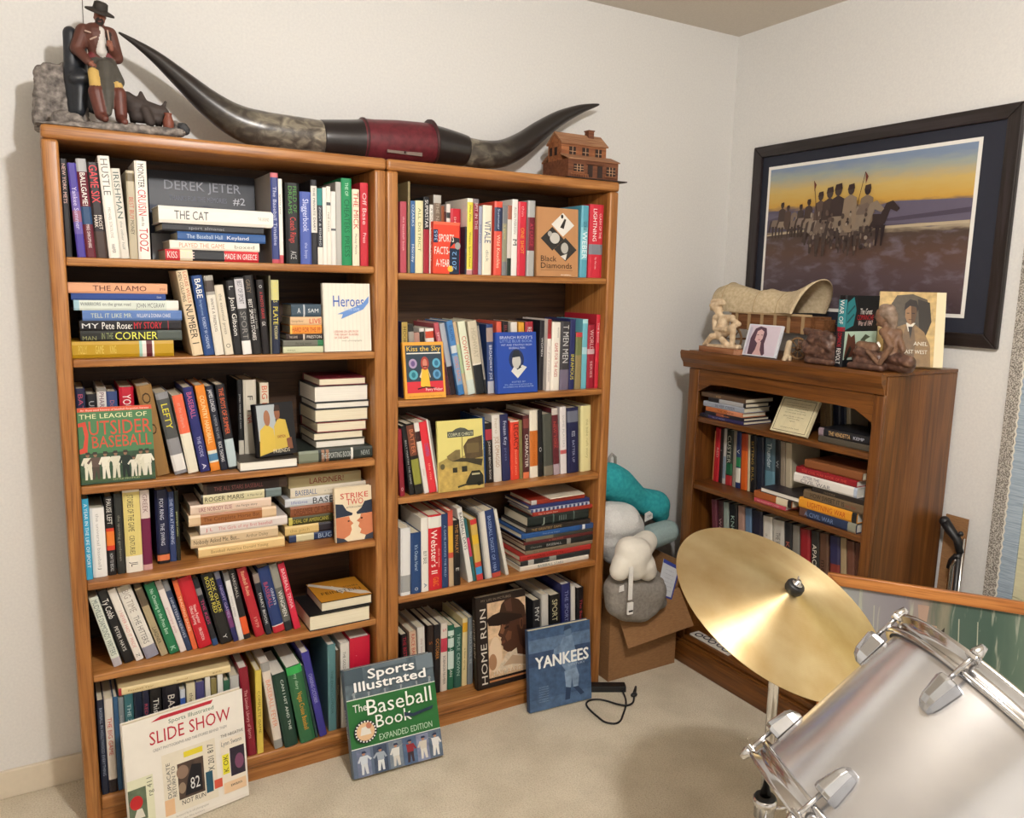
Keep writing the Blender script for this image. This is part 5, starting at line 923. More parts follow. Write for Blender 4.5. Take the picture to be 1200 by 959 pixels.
loop.append((ys0, 1.092)); mb.prism([(sf+.001, y, z) for y, z in loop], (.010, 0, 0)); mb.build('arched_rail', DOKY, sc, False, True)
for z in (ZA, ZB, ZM): part('shelf', (sf+.006, WX-.031, sy0+.0184, sy1-.0184, z-.02, z), DOKY, .004)
part('bottom_shelf', (sf+.002, WX-.031, sy0+.0184, sy1-.0184, ZC-.022, ZC), DOKY)
part('plinth', (sf-.016, sf+.008, sy0-.002, sy1+.004, 0, .088), DOKY, .006); part('plinth_ledge', (sf-.010, sf+.0118, sy0, sy1, .0884, .095), DOKY, .002)

# books inside
a_ = (810, 440, 9.59); b_8 = (890, 440, 8.)
pile(SB, 'top', ZA, .012, a_, [(100, 585, 400, 438, '35305a', [('BLUE RIDER', '8c88a8', .3, .6, .5, .4)], [(0, .2, '22222c')]), (155, 590, 365, 402, '22202a', [('sunset', 'c87858', .4, .7, .5, .5)], [(.3, .5, '8a4c38')]), (165, 575, 312, 362, 'b4683c', [('THE PLAINS', '6c3418', .3, .8, .5, .4)], [(.6, 1, 'c88464')]), (140, 590, 250, 308, '9aa0ac', [('SILVER CREEK', '54586c', .3, .8, .5, .5)]), (195, 608, 200, 246, '26262a', [], [(.3, .95, 'a8a8aa')]), (120, 608, 142, 190, '5c4838', [('trail', 'c4a070', .3, .5, .5, .4)])], 'left pile')
def easel(case, z, s, BL, BR, hpx, lean, t, yaw=0.):
    """frame of a thin panel standing on its lower edge and leaning back; hpx = (x, y) pixel of its top left"""
    a = case.pt(case.u_at(s, z, BL), s, z+.0005); b = case.pt(case.u_at(s, z, BR), s, z+.0005); W = (b-a).length/cos(radians(yaw))
    ya, la = radians(yaw), radians(lean); ey = case.eu*cos(ya)+case.ed*sin(ya); n = -case.ed*cos(ya)+case.eu*sin(ya)
    ez = EZ*cos(la)-n*sin(la); ex = n*cos(la)+EZ*sin(la); h = (onp(*hpx, a, ex)-a).dot(ez)
    return frame(a-ex*t+V((0, 0, t*ex.z)), ex, ey, ez), W, h
M, W0, h0 = easel(SB, ZA, .015, 902, 944, (919.4, 466), 26, .012)
pl = thing('certificate_plaque', 'cream certificate plaque with black border leaning on top shelf of small bookcase', 'plaque', M=M)
mb = MB(); mb.box(0, .012, 0, W0, 0, h0); mb.build('board', mat('d6cca8', .5), pl)
art_on(pl, [('r', .05, .05, .95, .062, '3c382c'), ('r', .05, .94, .95, .952, '3c382c'), ('r', .05, .05, .062, .952, '3c382c'), ('r', .938, .05, .95, .952, '3c382c')]+[('t', s_, .16, y, .84, y+.03, '6c644c') for s_, y in (('Commemorative award of merit', .84), ('presented with gratitude to', .77), ('a member of long standing', .7), ('in honor of fine service', .63), ('and friendship of the club', .56), ('given this day in the year', .46), ('of our founding', .4), ('signed', .33), ('secretary of the board', .14))], .012, W0, h0, name='printed_certificate')
ups(SB, 'top', ZA, .17, b_8, [(570, 622, 570, 215, '8c7450'), (624, 680, 624, 215, '9c8660'), (690, 760, 690, 235, '1c2236'), (763, 812, 763, 235, '22283c'), (816, 856, 816, 255, 'b4a68c')])
pile(SB, 'top', ZA, .02, b_8, [(552, 1040, 590, 650, '4c463c', [], [], {'d': .16}), (556, 1046, 500, 575, '1c1d22', [('THE VENDETTA', 'd8b078', .2, .62, .5, .5), ('KEMP', 'b8bcc8', .68, .88, .5, .36)], [(0, .1, '8c7c84')], {'d': .16, 'pages': PAGEW})], 'right pile')
B2 = (790, 400, 3.197)
ups(SB, 'second', ZB, .10, B2, [(118, 131, 122, 330, 'c08054'), (133, 150, 137, 318, 'b41c28', [('APACHE', 'd87c74', .2, .6, .5, .4)]), (151, 164, 156, 325, 'b82430', [('RED', 'e0b0a8', .3, .6)]), (166, 178, 168, 326, '2c2424', [('S', 'a8a098', .1, .7, .5, .4)]), (179, 189, 181, 326, 'b4b0ac', [], [(.5, .9, '7c8c9c')]), (191, 215, 193, 330, '1c2420', [('CUSTER', 'b4b4a4', .1, .6, .5, .5)], [(.6, .8, '1f5c3c'), (.82, 1, 'a82c30')]), (217, 228, 219, 334, '8c8478'), (229, 246, 232, 338, '24305c', [('V', 'd8d4cc', .3, .4, .5, .5)], [(.45, .62, '2c7c4c'), (.64, .9, 'dcd8cc')]),
    (248, 272, 250, 345, 'cc5c1c', [], [(0, .3, 'a8401c')]), (274, 281, 275, 350, 'c8bc9c'), (284, 307, 285, 352, '17161a', [('SITTING BULL', 'b09048', .1, .8, .5, .36)]), (309, 336, 310, 358, '1a2030'), (339, 376, 342, 362, '48606c', [('Thunder', 'c8d4d8', .08, .5, .5, .42)], [(.55, 1, '5c8494')]), (378, 396, 380, 370, '191a1e', [('W', 'a8a8a8', .2, .6)]), (398, 415, 399, 375, '8c8070'), (417, 440, 418, 380, 'b4a890', [], [])])
p8 = (870, 510, 6.85)
zq = pile(SB, 'second', ZB, .015, p8, [(95, 345, 480, 512, 'b84858', [('NO FAKE NEW CODE', 'e0a8a8', .1, .8, .5, .4)], [], {'pages': PAGEW, 'd': .15}), (95, 395, 420, 478, '9c5428', [], [(.6, .9, 'd8ccb0'), (.9, 1, '24201e')], {'d': .15}), (142, 455, 372, 412, '2e2830', [], [], {'pages': PAGEW, 'd': .15, 'fore': 1})], 'low left pile')
pile(SB, 'second', ZB, .012, p8, [(458, 912, 615, 690, '22304e', [('A CIVIL WAR', '7c90b8', .1, .62, .5, .45)], [(0, .14, '5c3c30'), (.86, 1, '8c8c7c')], {'pages': PAGEW, 'd': .16}), (455, 918, 490, 570, 'dc962c', [('LIGHTNING WAR', 'b4401c', .16, .82, .5, .5)], [(.92, 1, '1e1e20')], {'pages': PAGEW, 'd': .16}), (492, 985, 420, 490, '6c5a44', [('HOW SWEET IT IS', '241c18', .12, .68, .55, .5), ('to be', '8c3c2c', .7, .86, .5, .3)], [], {'d': .16}),
    (560, 980, 365, 405, '2c2622', [('notes', '7c6c58', .2, .5)], [], {'d': .15}), (415, 922, 275, 352, 'dedad4', [('AFTER THE', '6c6c74', .15, .42, .7, .3), ('CIVIL WAR', '6c6c74', .12, .6, .3, .36)], [(.95, 1, 'a8b4c8')], {'pages': PAGEW, 'd': .16}), (432, 915, 205, 255, '8c1c24', [('THE CIVIL WAR BOOK OF THE', 'd8584c', .1, .85, .5, .4)], [], {'pages': PAGEW, 'd': .16}), (500, 962, 135, 200, '84502e', [], [], {'d': .15, 's': .01})], 'right pile')
c9 = (820, 560, 6.)
ups(SB, 'third', ZM, .06, c9, [(92, 128, 82, 150, '5c2c38'), (132, 164, 132, 160, '3c1c20', [('WAR', 'b48c8c', .3, .6)]), (167, 204, 167, 170, '84908a'), (207, 264, 208, 180, '15161a', [('KNOCK', '9cb4a8', .2, .7, .5, .4)]), (270, 314, 271, 195, '9c7c70'), (320, 363, 321, 210, '5c7898', [], [(.5, .8, '9c94a4')]), (367, 440, 368, 225, '1c1c30'), (445, 508, 447, 265, 'c8c4bc', [('a life', '8c8880', .2, .6, .5, .3)]), (515, 592, 517, 290, 'b4b0a8', [('THE WAR', '54504c', .2, .5, .5, .4)]), (596, 648, 597, 310, '1e2024', [('K', 'a85c4c', .3, .4, .5, .5)]), (652, 700, 653, 330, '78746c'),
    (706, 774, 708, 355, '8c1c24'), (782, 838, 784, 370, '2a2826', [('APACHES', 'd8d0c0', .2, .7, .5, .5)], [(.6, 1, 'c4bcb0')]), (842, 905, 843, 385, '5c4030', [('mesa', '2c1c14', .4, .7, .5, .5)]), (915, 985, 916, 405, '2c2c50', [], [(.4, 1, '7c3028')]), (990, 1030, 990, 420, 'a08c6c'), (1034, 1088, 1034, 440, '6c4434'), (1092, 1130, 1092, 455, '543024')], dep=.17)
mb = MB(); P = [V((sf+.012, -.03, ZC+.0006)), V((sf+.012, -.235, ZC+.0006)), V((sf+.058, -.235, ZC+.0006)), V((sf+.058, -.03, ZC+.0006))]
mg = thing('magazine', 'white magazine with dark ring pictures lying on bottom shelf of small bookcase', 'magazine', P[0]); mb.prism(P, (0, 0, .006)); mb.build('pages', mat('d8d4cc', .5), mg, False, True)
mb = MB()
for i, (dy, dx) in enumerate(((.03, .02), (.065, .03), (.10, .022), (.14, .028), (.175, .02))): mb.lathe([(.011, 0), (.017, 0), (.017, .0003), (.011, .0003)], 20, c=P[0]+V((dx, -dy, .0064)))
mb.build('ring_print', ink('3c3a44'), mg, False, True)

# ------------------------------------------------------------------ things on top of the small bookcase
ZT = ZS+.0006
def G(x, y, xp): return on(x, y, 0, xp)
# carved figure
XP = 2.155; Kq = .0029
def gp(a, b, ra, rb, m=0): return (G(a[0], a[1], XP-(a[2] if len(a) > 2 else 0)), G(b[0], b[1], XP-(b[2] if len(b) > 2 else 0)), ra*Kq, rb*Kq, m)
cf = thing('carved_figure', 'cream carved figure of a crouching thinker on brown wooden base', 'figurine', (XP, -.13, ZT))
y0, y1 = G(822, 414, XP-.03).y, G(869, 414, XP-.03).y
mb = MB(); zb = .020; mb.prism([(XP-.045, y0, ZT), (XP-.05, y1+.02, ZT), (XP-.03, y1, ZT), (XP+.018, y1, ZT), (XP+.018, y0, ZT)], (0, 0, zb)); mb.build('wooden_base', wood('base_wood', 'y', '7a4a2a', '945f3b', 'a87350', .5), cf, False, True)
IV = ramp_mat('carved_stone', 60., [(.3, 'c2a684'), (.6, 'dcc6a6'), (.8, 'e9d8bd')], .6, bump=.3)
blob('figure', [gp((826, 406), (866, 407), 3.5, 3.5), gp((830, 406, .03), (864, 407, .03), 3, 3), gp((840, 360), (842, 363), 6.8, 6.4), gp((834, 358, .01), (848, 355, .01), 3.2, 3), gp((836, 354), (846, 353), 4, 3.5), gp((843, 368), (847, 376), 4, 6), gp((839, 372), (858, 373), 4.5, 4.5), gp((848, 376), (845, 392), 7.5, 8), gp((838, 374), (838, 386, .01), 4, 3.4), gp((838, 386, .01), (850, 386, .03), 3.4, 2.8), gp((857, 374), (866, 380, .01), 3.8, 3.2), gp((866, 380, .01), (848, 386, .03), 3.2, 2.6),
    gp((848, 393), (859, 383, .03), 5, 4.4), gp((859, 383, .03), (858, 404, .02), 4.4, 3.4), gp((842, 394), (834, 394, .03), 5, 4), gp((834, 394, .03), (826, 404, .02), 4, 3.4), gp((846, 398, .03), (851, 403, .03), 4, 4)], [IV], cf, .0028, 2, zmin=ZT+zb)
# photo in a clear stand
M, W0, h0 = easel(SB, ZT, .012, 869, 908, (881.8, 380.5), 16, .009)
ph = thing('portrait_photo', 'small portrait photo of a dark haired woman in clear stand', 'photo frame', M=M)
mb = MB(); mb.box(0, .009, 0, W0, 0, h0); gm, nt, b = nodes_of('clear_acrylic'); b.inputs['Base Color'].default_value = lin('dfe2ea'); b.inputs['Roughness'].default_value = .12; b.inputs['Coat Weight'].default_value = .4
mb.build('acrylic_stand', gm, ph, bevel=.001)
art_on(ph, [('r', .05, .04, .95, .96, 'd4c8d4'), ('p', [(.16, .04), (.14, .55), (.22, .86), (.36, .94), (.54, .9), (.6, .7), (.58, .4), (.66, .1), (.62, .04)], '5a4250'), ('p', [(.28, .5), (.3, .78), (.4, .85), (.5, .78), (.5, .56), (.44, .44), (.36, .42)], 'd8b4b4'), ('p', [(.3, .04), (.36, .2), (.38, .44), (.48, .46), (.5, .2), (.58, .04)], 'cfa9a8'), ('r', .31, .66, .37, .68, '6a5058'), ('r', .43, .66, .49, .68, '6a5058'), ('e', .41, .52, .04, .015, 'b0707a'), ('p', [(.06, .04), (.06, .9), (.14, .9), (.12, .04)], 'bcb8c8')], .009, W0, h0, name='printed_portrait')
# covered wagon
wg = thing('covered_wagon_model', 'model covered wagon with cream canvas bonnet on small bookcase', 'model wagon', (2.275, -.2, ZT)); XW = 2.275
CANV = ramp_mat('canvas', 90., [(.3, 'b9a583'), (.6, 'cdbb9a'), (.8, 'd8c8aa')], .85, bump=.4, bdist=.002)
secs = []
for px, pb_, ytop, ybot, hw in ((842, 842, 348, 363, .046), (847, 846, 336, 364, .060), (860, 859, 331.5, 365, .066), (874, 873, 336, 365.5, .063), (891, 890, 341, 366, .058), (897, 896, 340.5, 366, .060), (905, 903, 338.5, 366.5, .062), (913, 911, 341, 367, .059), (926, 922, 342.5, 367, .061), (938, 930, 340, 367, .066), (949, 937, 335, 367, .074), (958, 943, 330, 367.5, .083), (966, 948, 327, 368, .090)):
    t_, b_ = G(px, ytop, XW), G(pb_, ybot, XW); secs.append((t_.y, b_.y, t_.z, b_.z, hw))
mb = MB(); n = 20; k = len(secs)
for off in (0, .004):
    vs = []
    for i, (yt_, yb2, zt, zb_, hw) in enumerate(secs):
        for j in range(n+1):
            th = pi*j/n; fr = sin(th)**.8; vs.append((XW-(hw-off)*cos(th), yb2+(yt_-yb2)*fr, zb_+(zt-off-zb_)*fr))
    mb.add(vs, [(i*(n+1)+j, i*(n+1)+j+1, (i+1)*(n+1)+j+1, (i+1)*(n+1)+j) for i in range(k-1) for j in range(n)])
bv = len(mb.v)//2; mb.f += [[(k-1)*(n+1)+j, (k-1)*(n+1)+j+1, bv+(k-1)*(n+1)+j+1, bv+(k-1)*(n+1)+j] for j in range(n)]; mb.m += [0]*n
mb.build('canvas_cover', CANV, wg, True, True)
for q in (2, 5, 8):
    yt_, yb2, zt, zb_, hw = secs[q]; mb = MB(); mb.tube([(XW-(hw+.001)*cos(pi*j/n), yb2+(yt_-yb2)*sin(pi*j/n)**.8, zb_+(zt+.0006-zb_)*sin(pi*j/n)**.8) for j in range(n+1)], .0018, 6); mb.build('canvas_seam', mat('b39f7c', .85), wg, True, True)
WWD = wood('wagon_wood', 'y', '4f2e18', '6f4526', '875a36', .6, 1.5)
ya, yb_ = G(868, 380, XW).y, G(962, 380, XW).y; zb0 = G(900, 367, XW).z
mb = MB(); mb.box(XW-.052, XW+.052, yb_, ya, zb0-.062, zb0-.004); mb.build('wagon_box', WWD, wg, False, True)
for i in range(6):
    yy = ya+(yb_-ya)*(i+.5)/6; mb = MB(); mb.box(XW-.056, XW-.0525, yy-.006, yy+.006, zb0-.064, zb0); mb.build('side_stake', mat('a88c66', .6), wg, False, True)
mb = MB(); mb.box(XW-.058, XW-.0525, yb_-.005, ya+.005, zb0-.004, zb0+.004); mb.build('side_rail', mat('b49a74', .6), wg, False, True)
for yy, r_ in ((ya-.03, .048), (yb_+.03, .038)):
    for xx in (XW-.07, XW+.066):
        c = V((xx, yy, ZT+r_)); mb = MB(); mb.lathe([(r_-.006, -.003), (r_, -.003), (r_, .003), (r_-.006, .003), (r_-.006, -.003)], 26, c=c, ax=(1, 0, 0)); wl = mb.build('wheel_rim', mat('8a6a48', .6, var=.12), wg, False, True)
        for q in range(8): mb = MB(); a = q*pi/4; mb.tube([c, c+V((0, cos(a)*(r_-.005), sin(a)*(r_-.005)))], .0022, 6); mb.build('spoke', mat('8a6a48', .6, var=.12), wl, True, True)
        mb = MB(); mb.tube([c-V((.006, 0, 0)), c+V((.006, 0, 0))], .008, 12); mb.build('hub', mat('5c4028', .6), wl, True, True)
    mb = MB(); mb.tube([(XW-.07, yy, ZT+r_), (XW+.066, yy, ZT+r_)], .004, 8); mb.build('axle', WWD, wg, True, True)
mb = MB(); pp = G(885, 372, XW-.06); mb.tube([V((pp.x, pp.y, ZT+.10)), V((pp.x, pp.y, ZT+.060))], [.014, .013], 14); mb.build('water_barrel', IV, wg, True, True)
mb = MB(); mb.box(XW-.03, XW+.03, yb_-.035, yb_-.002, zb0-.05, zb0-.012); mb.build('driver_box', WWD, wg, False, True)
# little cream boot
bt = thing('boot_ornament', 'tiny cream cowboy boot beside the portrait photo', 'ornament', (2.135, -.37, ZT)); XB = 2.14
blob('boot', [(G(925, 402, XB), G(922, 416, XB), .010, .011, 0), (G(922, 417, XB), G(919, 422, XB-.02), .011, .008, 0), (G(925, 419, XB+.005), G(925, 422, XB+.005), .008, .007, 0)], [mat('c9b496', .6, var=.12)], bt, .0022, 1, zmin=ZT)
# bronze-brown bookends with rope bases
BRZ = ramp_mat('carved_brown', 50., [(.3, '3a2620'), (.55, '5c4034'), (.78, '8c6c58')], .45, detail=6, bump=.4)
XE = 2.15
def ep(a, b, ra, rb, m=0): return (G(a[0], a[1], XE-(a[2] if len(a) > 2 else 0)), G(b[0], b[1], XE-(b[2] if len(b) > 2 else 0)), ra*Kq, rb*Kq, m)
b1 = thing('carved_bookend', 'dark brown carved bookend with hatted rider and rope base, left of pair', 'bookend', (XE, -.45, ZT), 'pair of carved bookends')
blob('carving', [ep((950, 410), (976, 412), 9, 9), ep((955, 398), (975, 402), 9, 9), ep((944, 387, .01), (974, 393, .01), 3.2, 3), ep((952, 392), (968, 394), 6, 6), ep((966, 398, .02), (972, 408, .02), 5, 5), ep((946, 405), (952, 420), 7, 7), ep((960, 416), (978, 420), 8, 8), ep((938, 402), (946, 408), 3, 5)], [BRZ], b1, .0035, 1, disp=(.003, 90), zmin=ZT)
def rope(t, x0, x1, yy0, yy1, nn):
    for i in range(nn):
        f0 = i/nn; mb = MB(); p = G(x0+(x1-x0)*f0, yy0+(yy1-yy0)*f0, XE-.035); q = G(x0+(x1-x0)*(f0+.9/nn), yy0+(yy1-yy0)*(f0+.9/nn)-2.5, XE-.035)
        p.z = max(p.z, ZT+.011); q.z = max(q.z, ZT+.011); mb.cap(p, q, .0105, .0105); mb.build('rope_strand', BRZ, t, True, True)
rope(b1, 946, 975, 425, 432, 5)
b2 = thing('carved_bookend', 'brown carved bookend of a bowed kneeling man with rope base, right of pair', 'bookend', (XE+.02, -.66, ZT), 'pair of carved bookends')
SKM = ramp_mat('carved_flesh', 40., [(.3, '5c4232'), (.6, '7c5c46'), (.8, '94745c')], .5, bump=.3)
blob('carving', [ep((1007, 412, .01), (1030, 420, .01), 6, 6, 0), ep((1007, 424, .01), (1030, 430, .01), 7, 7, 0), ep((1008, 405, .0), (1024, 408, .0), 5, 6, 1), ep((1010, 418, -.02), (1062, 428, -.02), 10, 9, 0), ep((1040, 418, .0), (1066, 424, .0), 7, 6, 0),
    ep((1034, 368, .0), (1033, 374, .005), 6.5, 5.5, 1), ep((1026.5, 372, .008), (1029, 373, .006), 1.6, 2.6, 1), ep((1030, 380, .006), (1033, 379, .004), 2.6, 4, 1), ep((1040, 366), (1044, 370), 8, 7, 2), ep((1036, 361, .002), (1044, 362), 4.5, 4.5, 2), ep((1046, 374), (1047, 382), 5.5, 4, 2), ep((1039, 382), (1041, 388), 4.2, 5, 1),
    ep((1036, 389, .012), (1052, 391, -.01), 5, 5, 1), ep((1044, 392), (1045, 414), 7.5, 7, 1), ep((1036, 390, .016), (1044, 406, .03), 4, 3.4, 1), ep((1044, 406, .03), (1031, 426, .036), 3.4, 2.4, 1), ep((1052, 392, -.01), (1058, 410, .0), 4, 3.4, 1), ep((1016, 411, .03), (1030, 426, .036), 2.2, 2.2, 1)], [BRZ, SKM, ramp_mat('carved_headcloth', 50., [(.3, '6c5848'), (.6, '8c7868'), (.8, 'a49282')], .6, bump=.4)], b2, .0026, 1, disp=(.0015, 120), zmin=ZT)
mb = MB(); mb.cap(G(1029, 402, XE-.05), G(1031, 406, XE-.05), .004, .003); mb.build('white_pendant', mat('e4dcd4', .5), b2, True, True)
rope(b2, 996, 1032, 433, 439, 6)
# books standing between the bookends, and the portrait book leaning behind
cb = [('r', 0, .0, 1, 1, '15171c'), ('p', [(.0, .52), (.02, .9), (.2, .98), (.3, .8), (.24, .58)], '2c7c84'), ('l', [(.04, .62), (.24, .74)], .003, '1c4c54'), ('l', [(.04, .74), (.24, .86)], .003, '1c4c54'), ('t', 'The Great', .42, .74, .8, .82, 'e8e0dc'), ('t', 'COMANCHE', .34, .66, .86, .73, 'b82430'), ('t', 'War of 1847', .38, .58, .84, .65, 'e0c4c0'), ('r', .0, .1, 1, .5, 'b4ccbc'), ('p', [(.02, .12), (.1, .48), (.2, .42), (.3, .46), (.36, .3), (.3, .14)], '5c3428'), ('p', [(.46, .2), (.5, .38), (.64, .46), (.8, .42), (.66, .38), (.58, .22)], '4c5444'), ('p', [(.02, .1), (.18, .3), (.24, .26), (.12, .1)], '20241f')]
u0 = SB.u_at(.012, ZT, 977); u1 = SB.u_at(.012, ZT, 986.5); zt = SB.hit(981, 346, .012)[1]
build_book(frame(SB.pt(u0, .012, ZT), V((0, -1, 0)), V((1, 0, 0)), EZ), zt-ZT, u1-u0, .155, '15151a', [('WAR OF', 'e8e4e0', .06, .4, .5, .5), ('THE COMANCHE', 'b42838', .44, .72, .5, .5), ('REVOLT', 'e4e0dc', .74, .96, .5, .5)], [(.06, .44, '2c7c84'), (.44, .5, '7c1c28')], 'black and teal book standing between the carved bookends', None, art=cb)
la, ey = radians(17), V((.64, -.77, 0)).normalized(); n = V((ey.y, -ey.x, 0)); a = V((2.262, -.640, ZT)); ez = EZ*cos(la)-n*sin(la); ex = n*cos(la)+EZ*sin(la)
h0 = (onp(1055, 344, a, ex)-a).dot(ez); tt = .018
dw = [('r', 0, 0, .86, 1, 'c3a468~'), ('r', .86, 0, 1, 1, 'e6d8b4'), ('p', [(.14, .5), (.16, .8), (.26, .95), (.5, .97), (.72, .9), (.78, .7), (.7, .45), (.4, .5)], '4a3e2c~'), ('p', [(.58, .9), (.76, .86), (.8, .6), (.72, .4), (.62, .5)], '2e271f'), ('p', [(.06, .0), (.1, .36), (.22, .5), (.4, .56), (.56, .56), (.7, .46), (.8, .28), (.82, 0)], '86673c~'), ('p', [(.3, .0), (.36, .3), (.42, .54), (.54, .55), (.58, .3), (.56, 0)], '6d5230~'), ('p', [(.1, .1), (.2, .3), (.3, .1), (.24, .0), (.12, .0)], '5f4629'),
      ('p', [(.42, .58), (.46, .46), (.5, .5), (.56, .58)], 'ddd6c8'), ('p', [(.455, .53), (.5, .36), (.52, .53)], '2c2622'), ('p', [(.4, .76), (.4, .66), (.44, .58), (.49, .555), (.545, .59), (.57, .68), (.57, .78), (.48, .82)], '94714f'), ('p', [(.48, .82), (.57, .78), (.57, .68), (.545, .59), (.5, .57)], '5f452f'), ('p', [(.38, .74), (.39, .84), (.46, .9), (.56, .88), (.6, .78), (.575, .72), (.56, .8), (.46, .81)], '2a211a'), ('r', .42, .705, .46, .715, '2a201a'), ('r', .5, .705, .545, .715, '2a201a'), ('r', .455, .62, .52, .628, '4c2e24'),
      ('t', 'DE', .2, .3, .32, .35, 'e8e0cc'), ('t', 'ANEL', .55, .28, .76, .33, 'e8e0cc'), ('t', 'LAST WEST', .4, .17, .76, .22, 'e8e0cc')]
build_book(frame(a-ex*tt+V((0, 0, tt*ex.z)), ex, ey, ez), h0, tt, .19, 'd8c594', [], [], 'tan book with painted portrait of man in coat, behind right carved bookend', None, art=dw)

# ------------------------------------------------------------------ framed western print on the right wall
XF = WX-.022
c_tl, c_tr, c_br = [on(*q, 0, XF) for q in ((883.6, 174.6), (1197, 116.5), (1170, 410))]
fy0, fy1 = c_tl.y, (c_tr.y+c_br.y)/2; fz1, fz0 = (c_tl.z+c_tr.z)/2, c_br.z
pc = thing('framed_picture', 'large framed print of riders on a plain with navy mat', 'picture', (WX-.002, (fy0+fy1)/2, fz0))
FRM = wood('black_brown_frame', 'y', '14100f', '221a18', '30282a', .35); FRZ = wood('black_brown_frame_z', 'z', '14100f', '221a18', '30282a', .35); fw = .043
def rail(pts4, m, name='frame_rail'):
    mb = MB(); mb.prism([(XF, y, z) for y, z in pts4], (.019, 0, 0)); mb.build(name, m, pc, False, True, .004)
rail([(fy0, fz1), (fy1, fz1), (fy1+fw, fz1-fw), (fy0-fw, fz1-fw)], FRM); rail([(fy0, fz0), (fy1, fz0), (fy1+fw, fz0+fw), (fy0-fw, fz0+fw)], FRM)
rail([(fy0, fz1), (fy0, fz0), (fy0-fw, fz0+fw), (fy0-fw, fz1-fw)], FRZ); rail([(fy1, fz1), (fy1, fz0), (fy1+fw, fz0+fw), (fy1+fw, fz1-fw)], FRZ)
def flat(name, ya, yb, za, zb, x, m, th=.002): mb = MB(); mb.box(x, x+th, min(ya, yb), max(ya, yb), za, zb); return mb.build(name, m, pc, False, True)
flat('mat_board', fy0-fw+.002, fy1+fw-.002, fz0+fw-.002, fz1-fw+.002, XF+.012, mat('1f2230', .7, var=.05))
ay0, ay1 = on(901.6, 198, 0, XF+.012).y, on(1153, 160, 0, XF+.012).y; az1, az0 = on(1153, 160, 0, XF+.012).z, on(1135.7, 373.4, 0, XF+.012).z
flat('white_mat_edge', ay0, ay1, az0, az1, XF+.0108, mat('e9e6df', .7, var=.02), .001)
bd = .012; ay0 -= bd; ay1 += bd; az0 += bd; az1 -= bd
# the print: sky, hills and brush as colour over its own height with brushy noise
m_, nt, b = nodes_of('western_print'); L = nt.links
tc = nt.nodes.new('ShaderNodeTexCoord'); sp = nt.nodes.new('ShaderNodeSeparateXYZ'); L.new(tc.outputs['Generated'], sp.inputs[0])
mp = nt.nodes.new('ShaderNodeMapping'); mp.inputs['Scale'].default_value = (1, 5, 16); L.new(tc.outputs['Generated'], mp.inputs[0])
nz = nt.nodes.new('ShaderNodeTexNoise'); nz.inputs['Scale'].default_value = 2.2; nz.inputs['Detail'].default_value = 8; L.new(mp.outputs[0], nz.inputs['Vector'])
ad = nt.nodes.new('ShaderNodeMath'); ad.operation = 'MULTIPLY_ADD'; L.new(nz.outputs['Fac'], ad.inputs[0]); ad.inputs[1].default_value = .07; L.new(sp.outputs['Z'], ad.inputs[2])
sl = nt.nodes.new('ShaderNodeMath'); sl.operation = 'MULTIPLY_ADD'; L.new(sp.outputs['Y'], sl.inputs[0]); sl.inputs[1].default_value = -.03; L.new(ad.outputs[0], sl.inputs[2])
cr = nt.nodes.new('ShaderNodeValToRGB'); L.new(sl.outputs[0], cr.inputs[0])
stops = [(0, '43353a'), (.25, '554448'), (.4, '5a4238'), (.53, '4a3b34'), (.56, 'a99a82'), (.58, '504858'), (.66, '625c70'), (.70, '524a5c'), (.735, 'c69a42'), (.84, 'c8ac66'), (.94, '98a09a'), (1, '7a8ca6')]
e = cr.color_ramp.elements
while len(e) < len(stops): e.new(.5)
for i, (p, h_) in enumerate(stops): e[i].position = p; e[i].color = lin(h_)
n2 = nt.nodes.new('ShaderNodeTexNoise'); n2.inputs['Scale'].default_value = 7; n2.inputs['Detail'].default_value = 12; n2.inputs['Distortion'].default_value = .25
mp2 = nt.nodes.new('ShaderNodeMapping'); mp2.inputs['Scale'].default_value = (1, 1.6, 2.2); L.new(tc.outputs['Generated'], mp2.inputs[0]); L.new(mp2.outputs[0], n2.inputs['Vector'])
r2 = nt.nodes.new('ShaderNodeValToRGB'); r2.color_ramp.elements[0].position = .5; r2.color_ramp.elements[0].color = (0, 0, 0, 1); r2.color_ramp.elements[1].position = .75; r2.color_ramp.elements[1].color = (.8, .8, .8, 1); L.new(n2.outputs['Fac'], r2.inputs[0])
lt_ = nt.nodes.new('ShaderNodeMath'); lt_.operation = 'LESS_THAN'; lt_.inputs[1].default_value = .5; L.new(sp.outputs['Z'], lt_.inputs[0])
ml = nt.nodes.new('ShaderNodeMath'); ml.operation = 'MULTIPLY'; L.new(lt_.outputs[0], ml.inputs[0]); L.new(r2.outputs[0], ml.inputs[1])
mx = nt.nodes.new('ShaderNodeMix'); mx.data_type = 'RGBA'; L.new(ml.outputs[0], mx.inputs['Factor']); L.new(cr.outputs[0], mx.inputs['A']); mx.inputs['B'].default_value = lin('7a7280'); L.new(mx.outputs['Result'], b.inputs['Base Color']); b.inputs['Roughness'].default_value = .45
flat('print', ay0, ay1, az0, az1, XF+.0098, m_, .001)
Wp, Hp = ay0-ay1, az1-az0; fp = lambda x, y, k: (XF+.0094-.00006*k, ay0-x*Wp, az0+y*Hp)
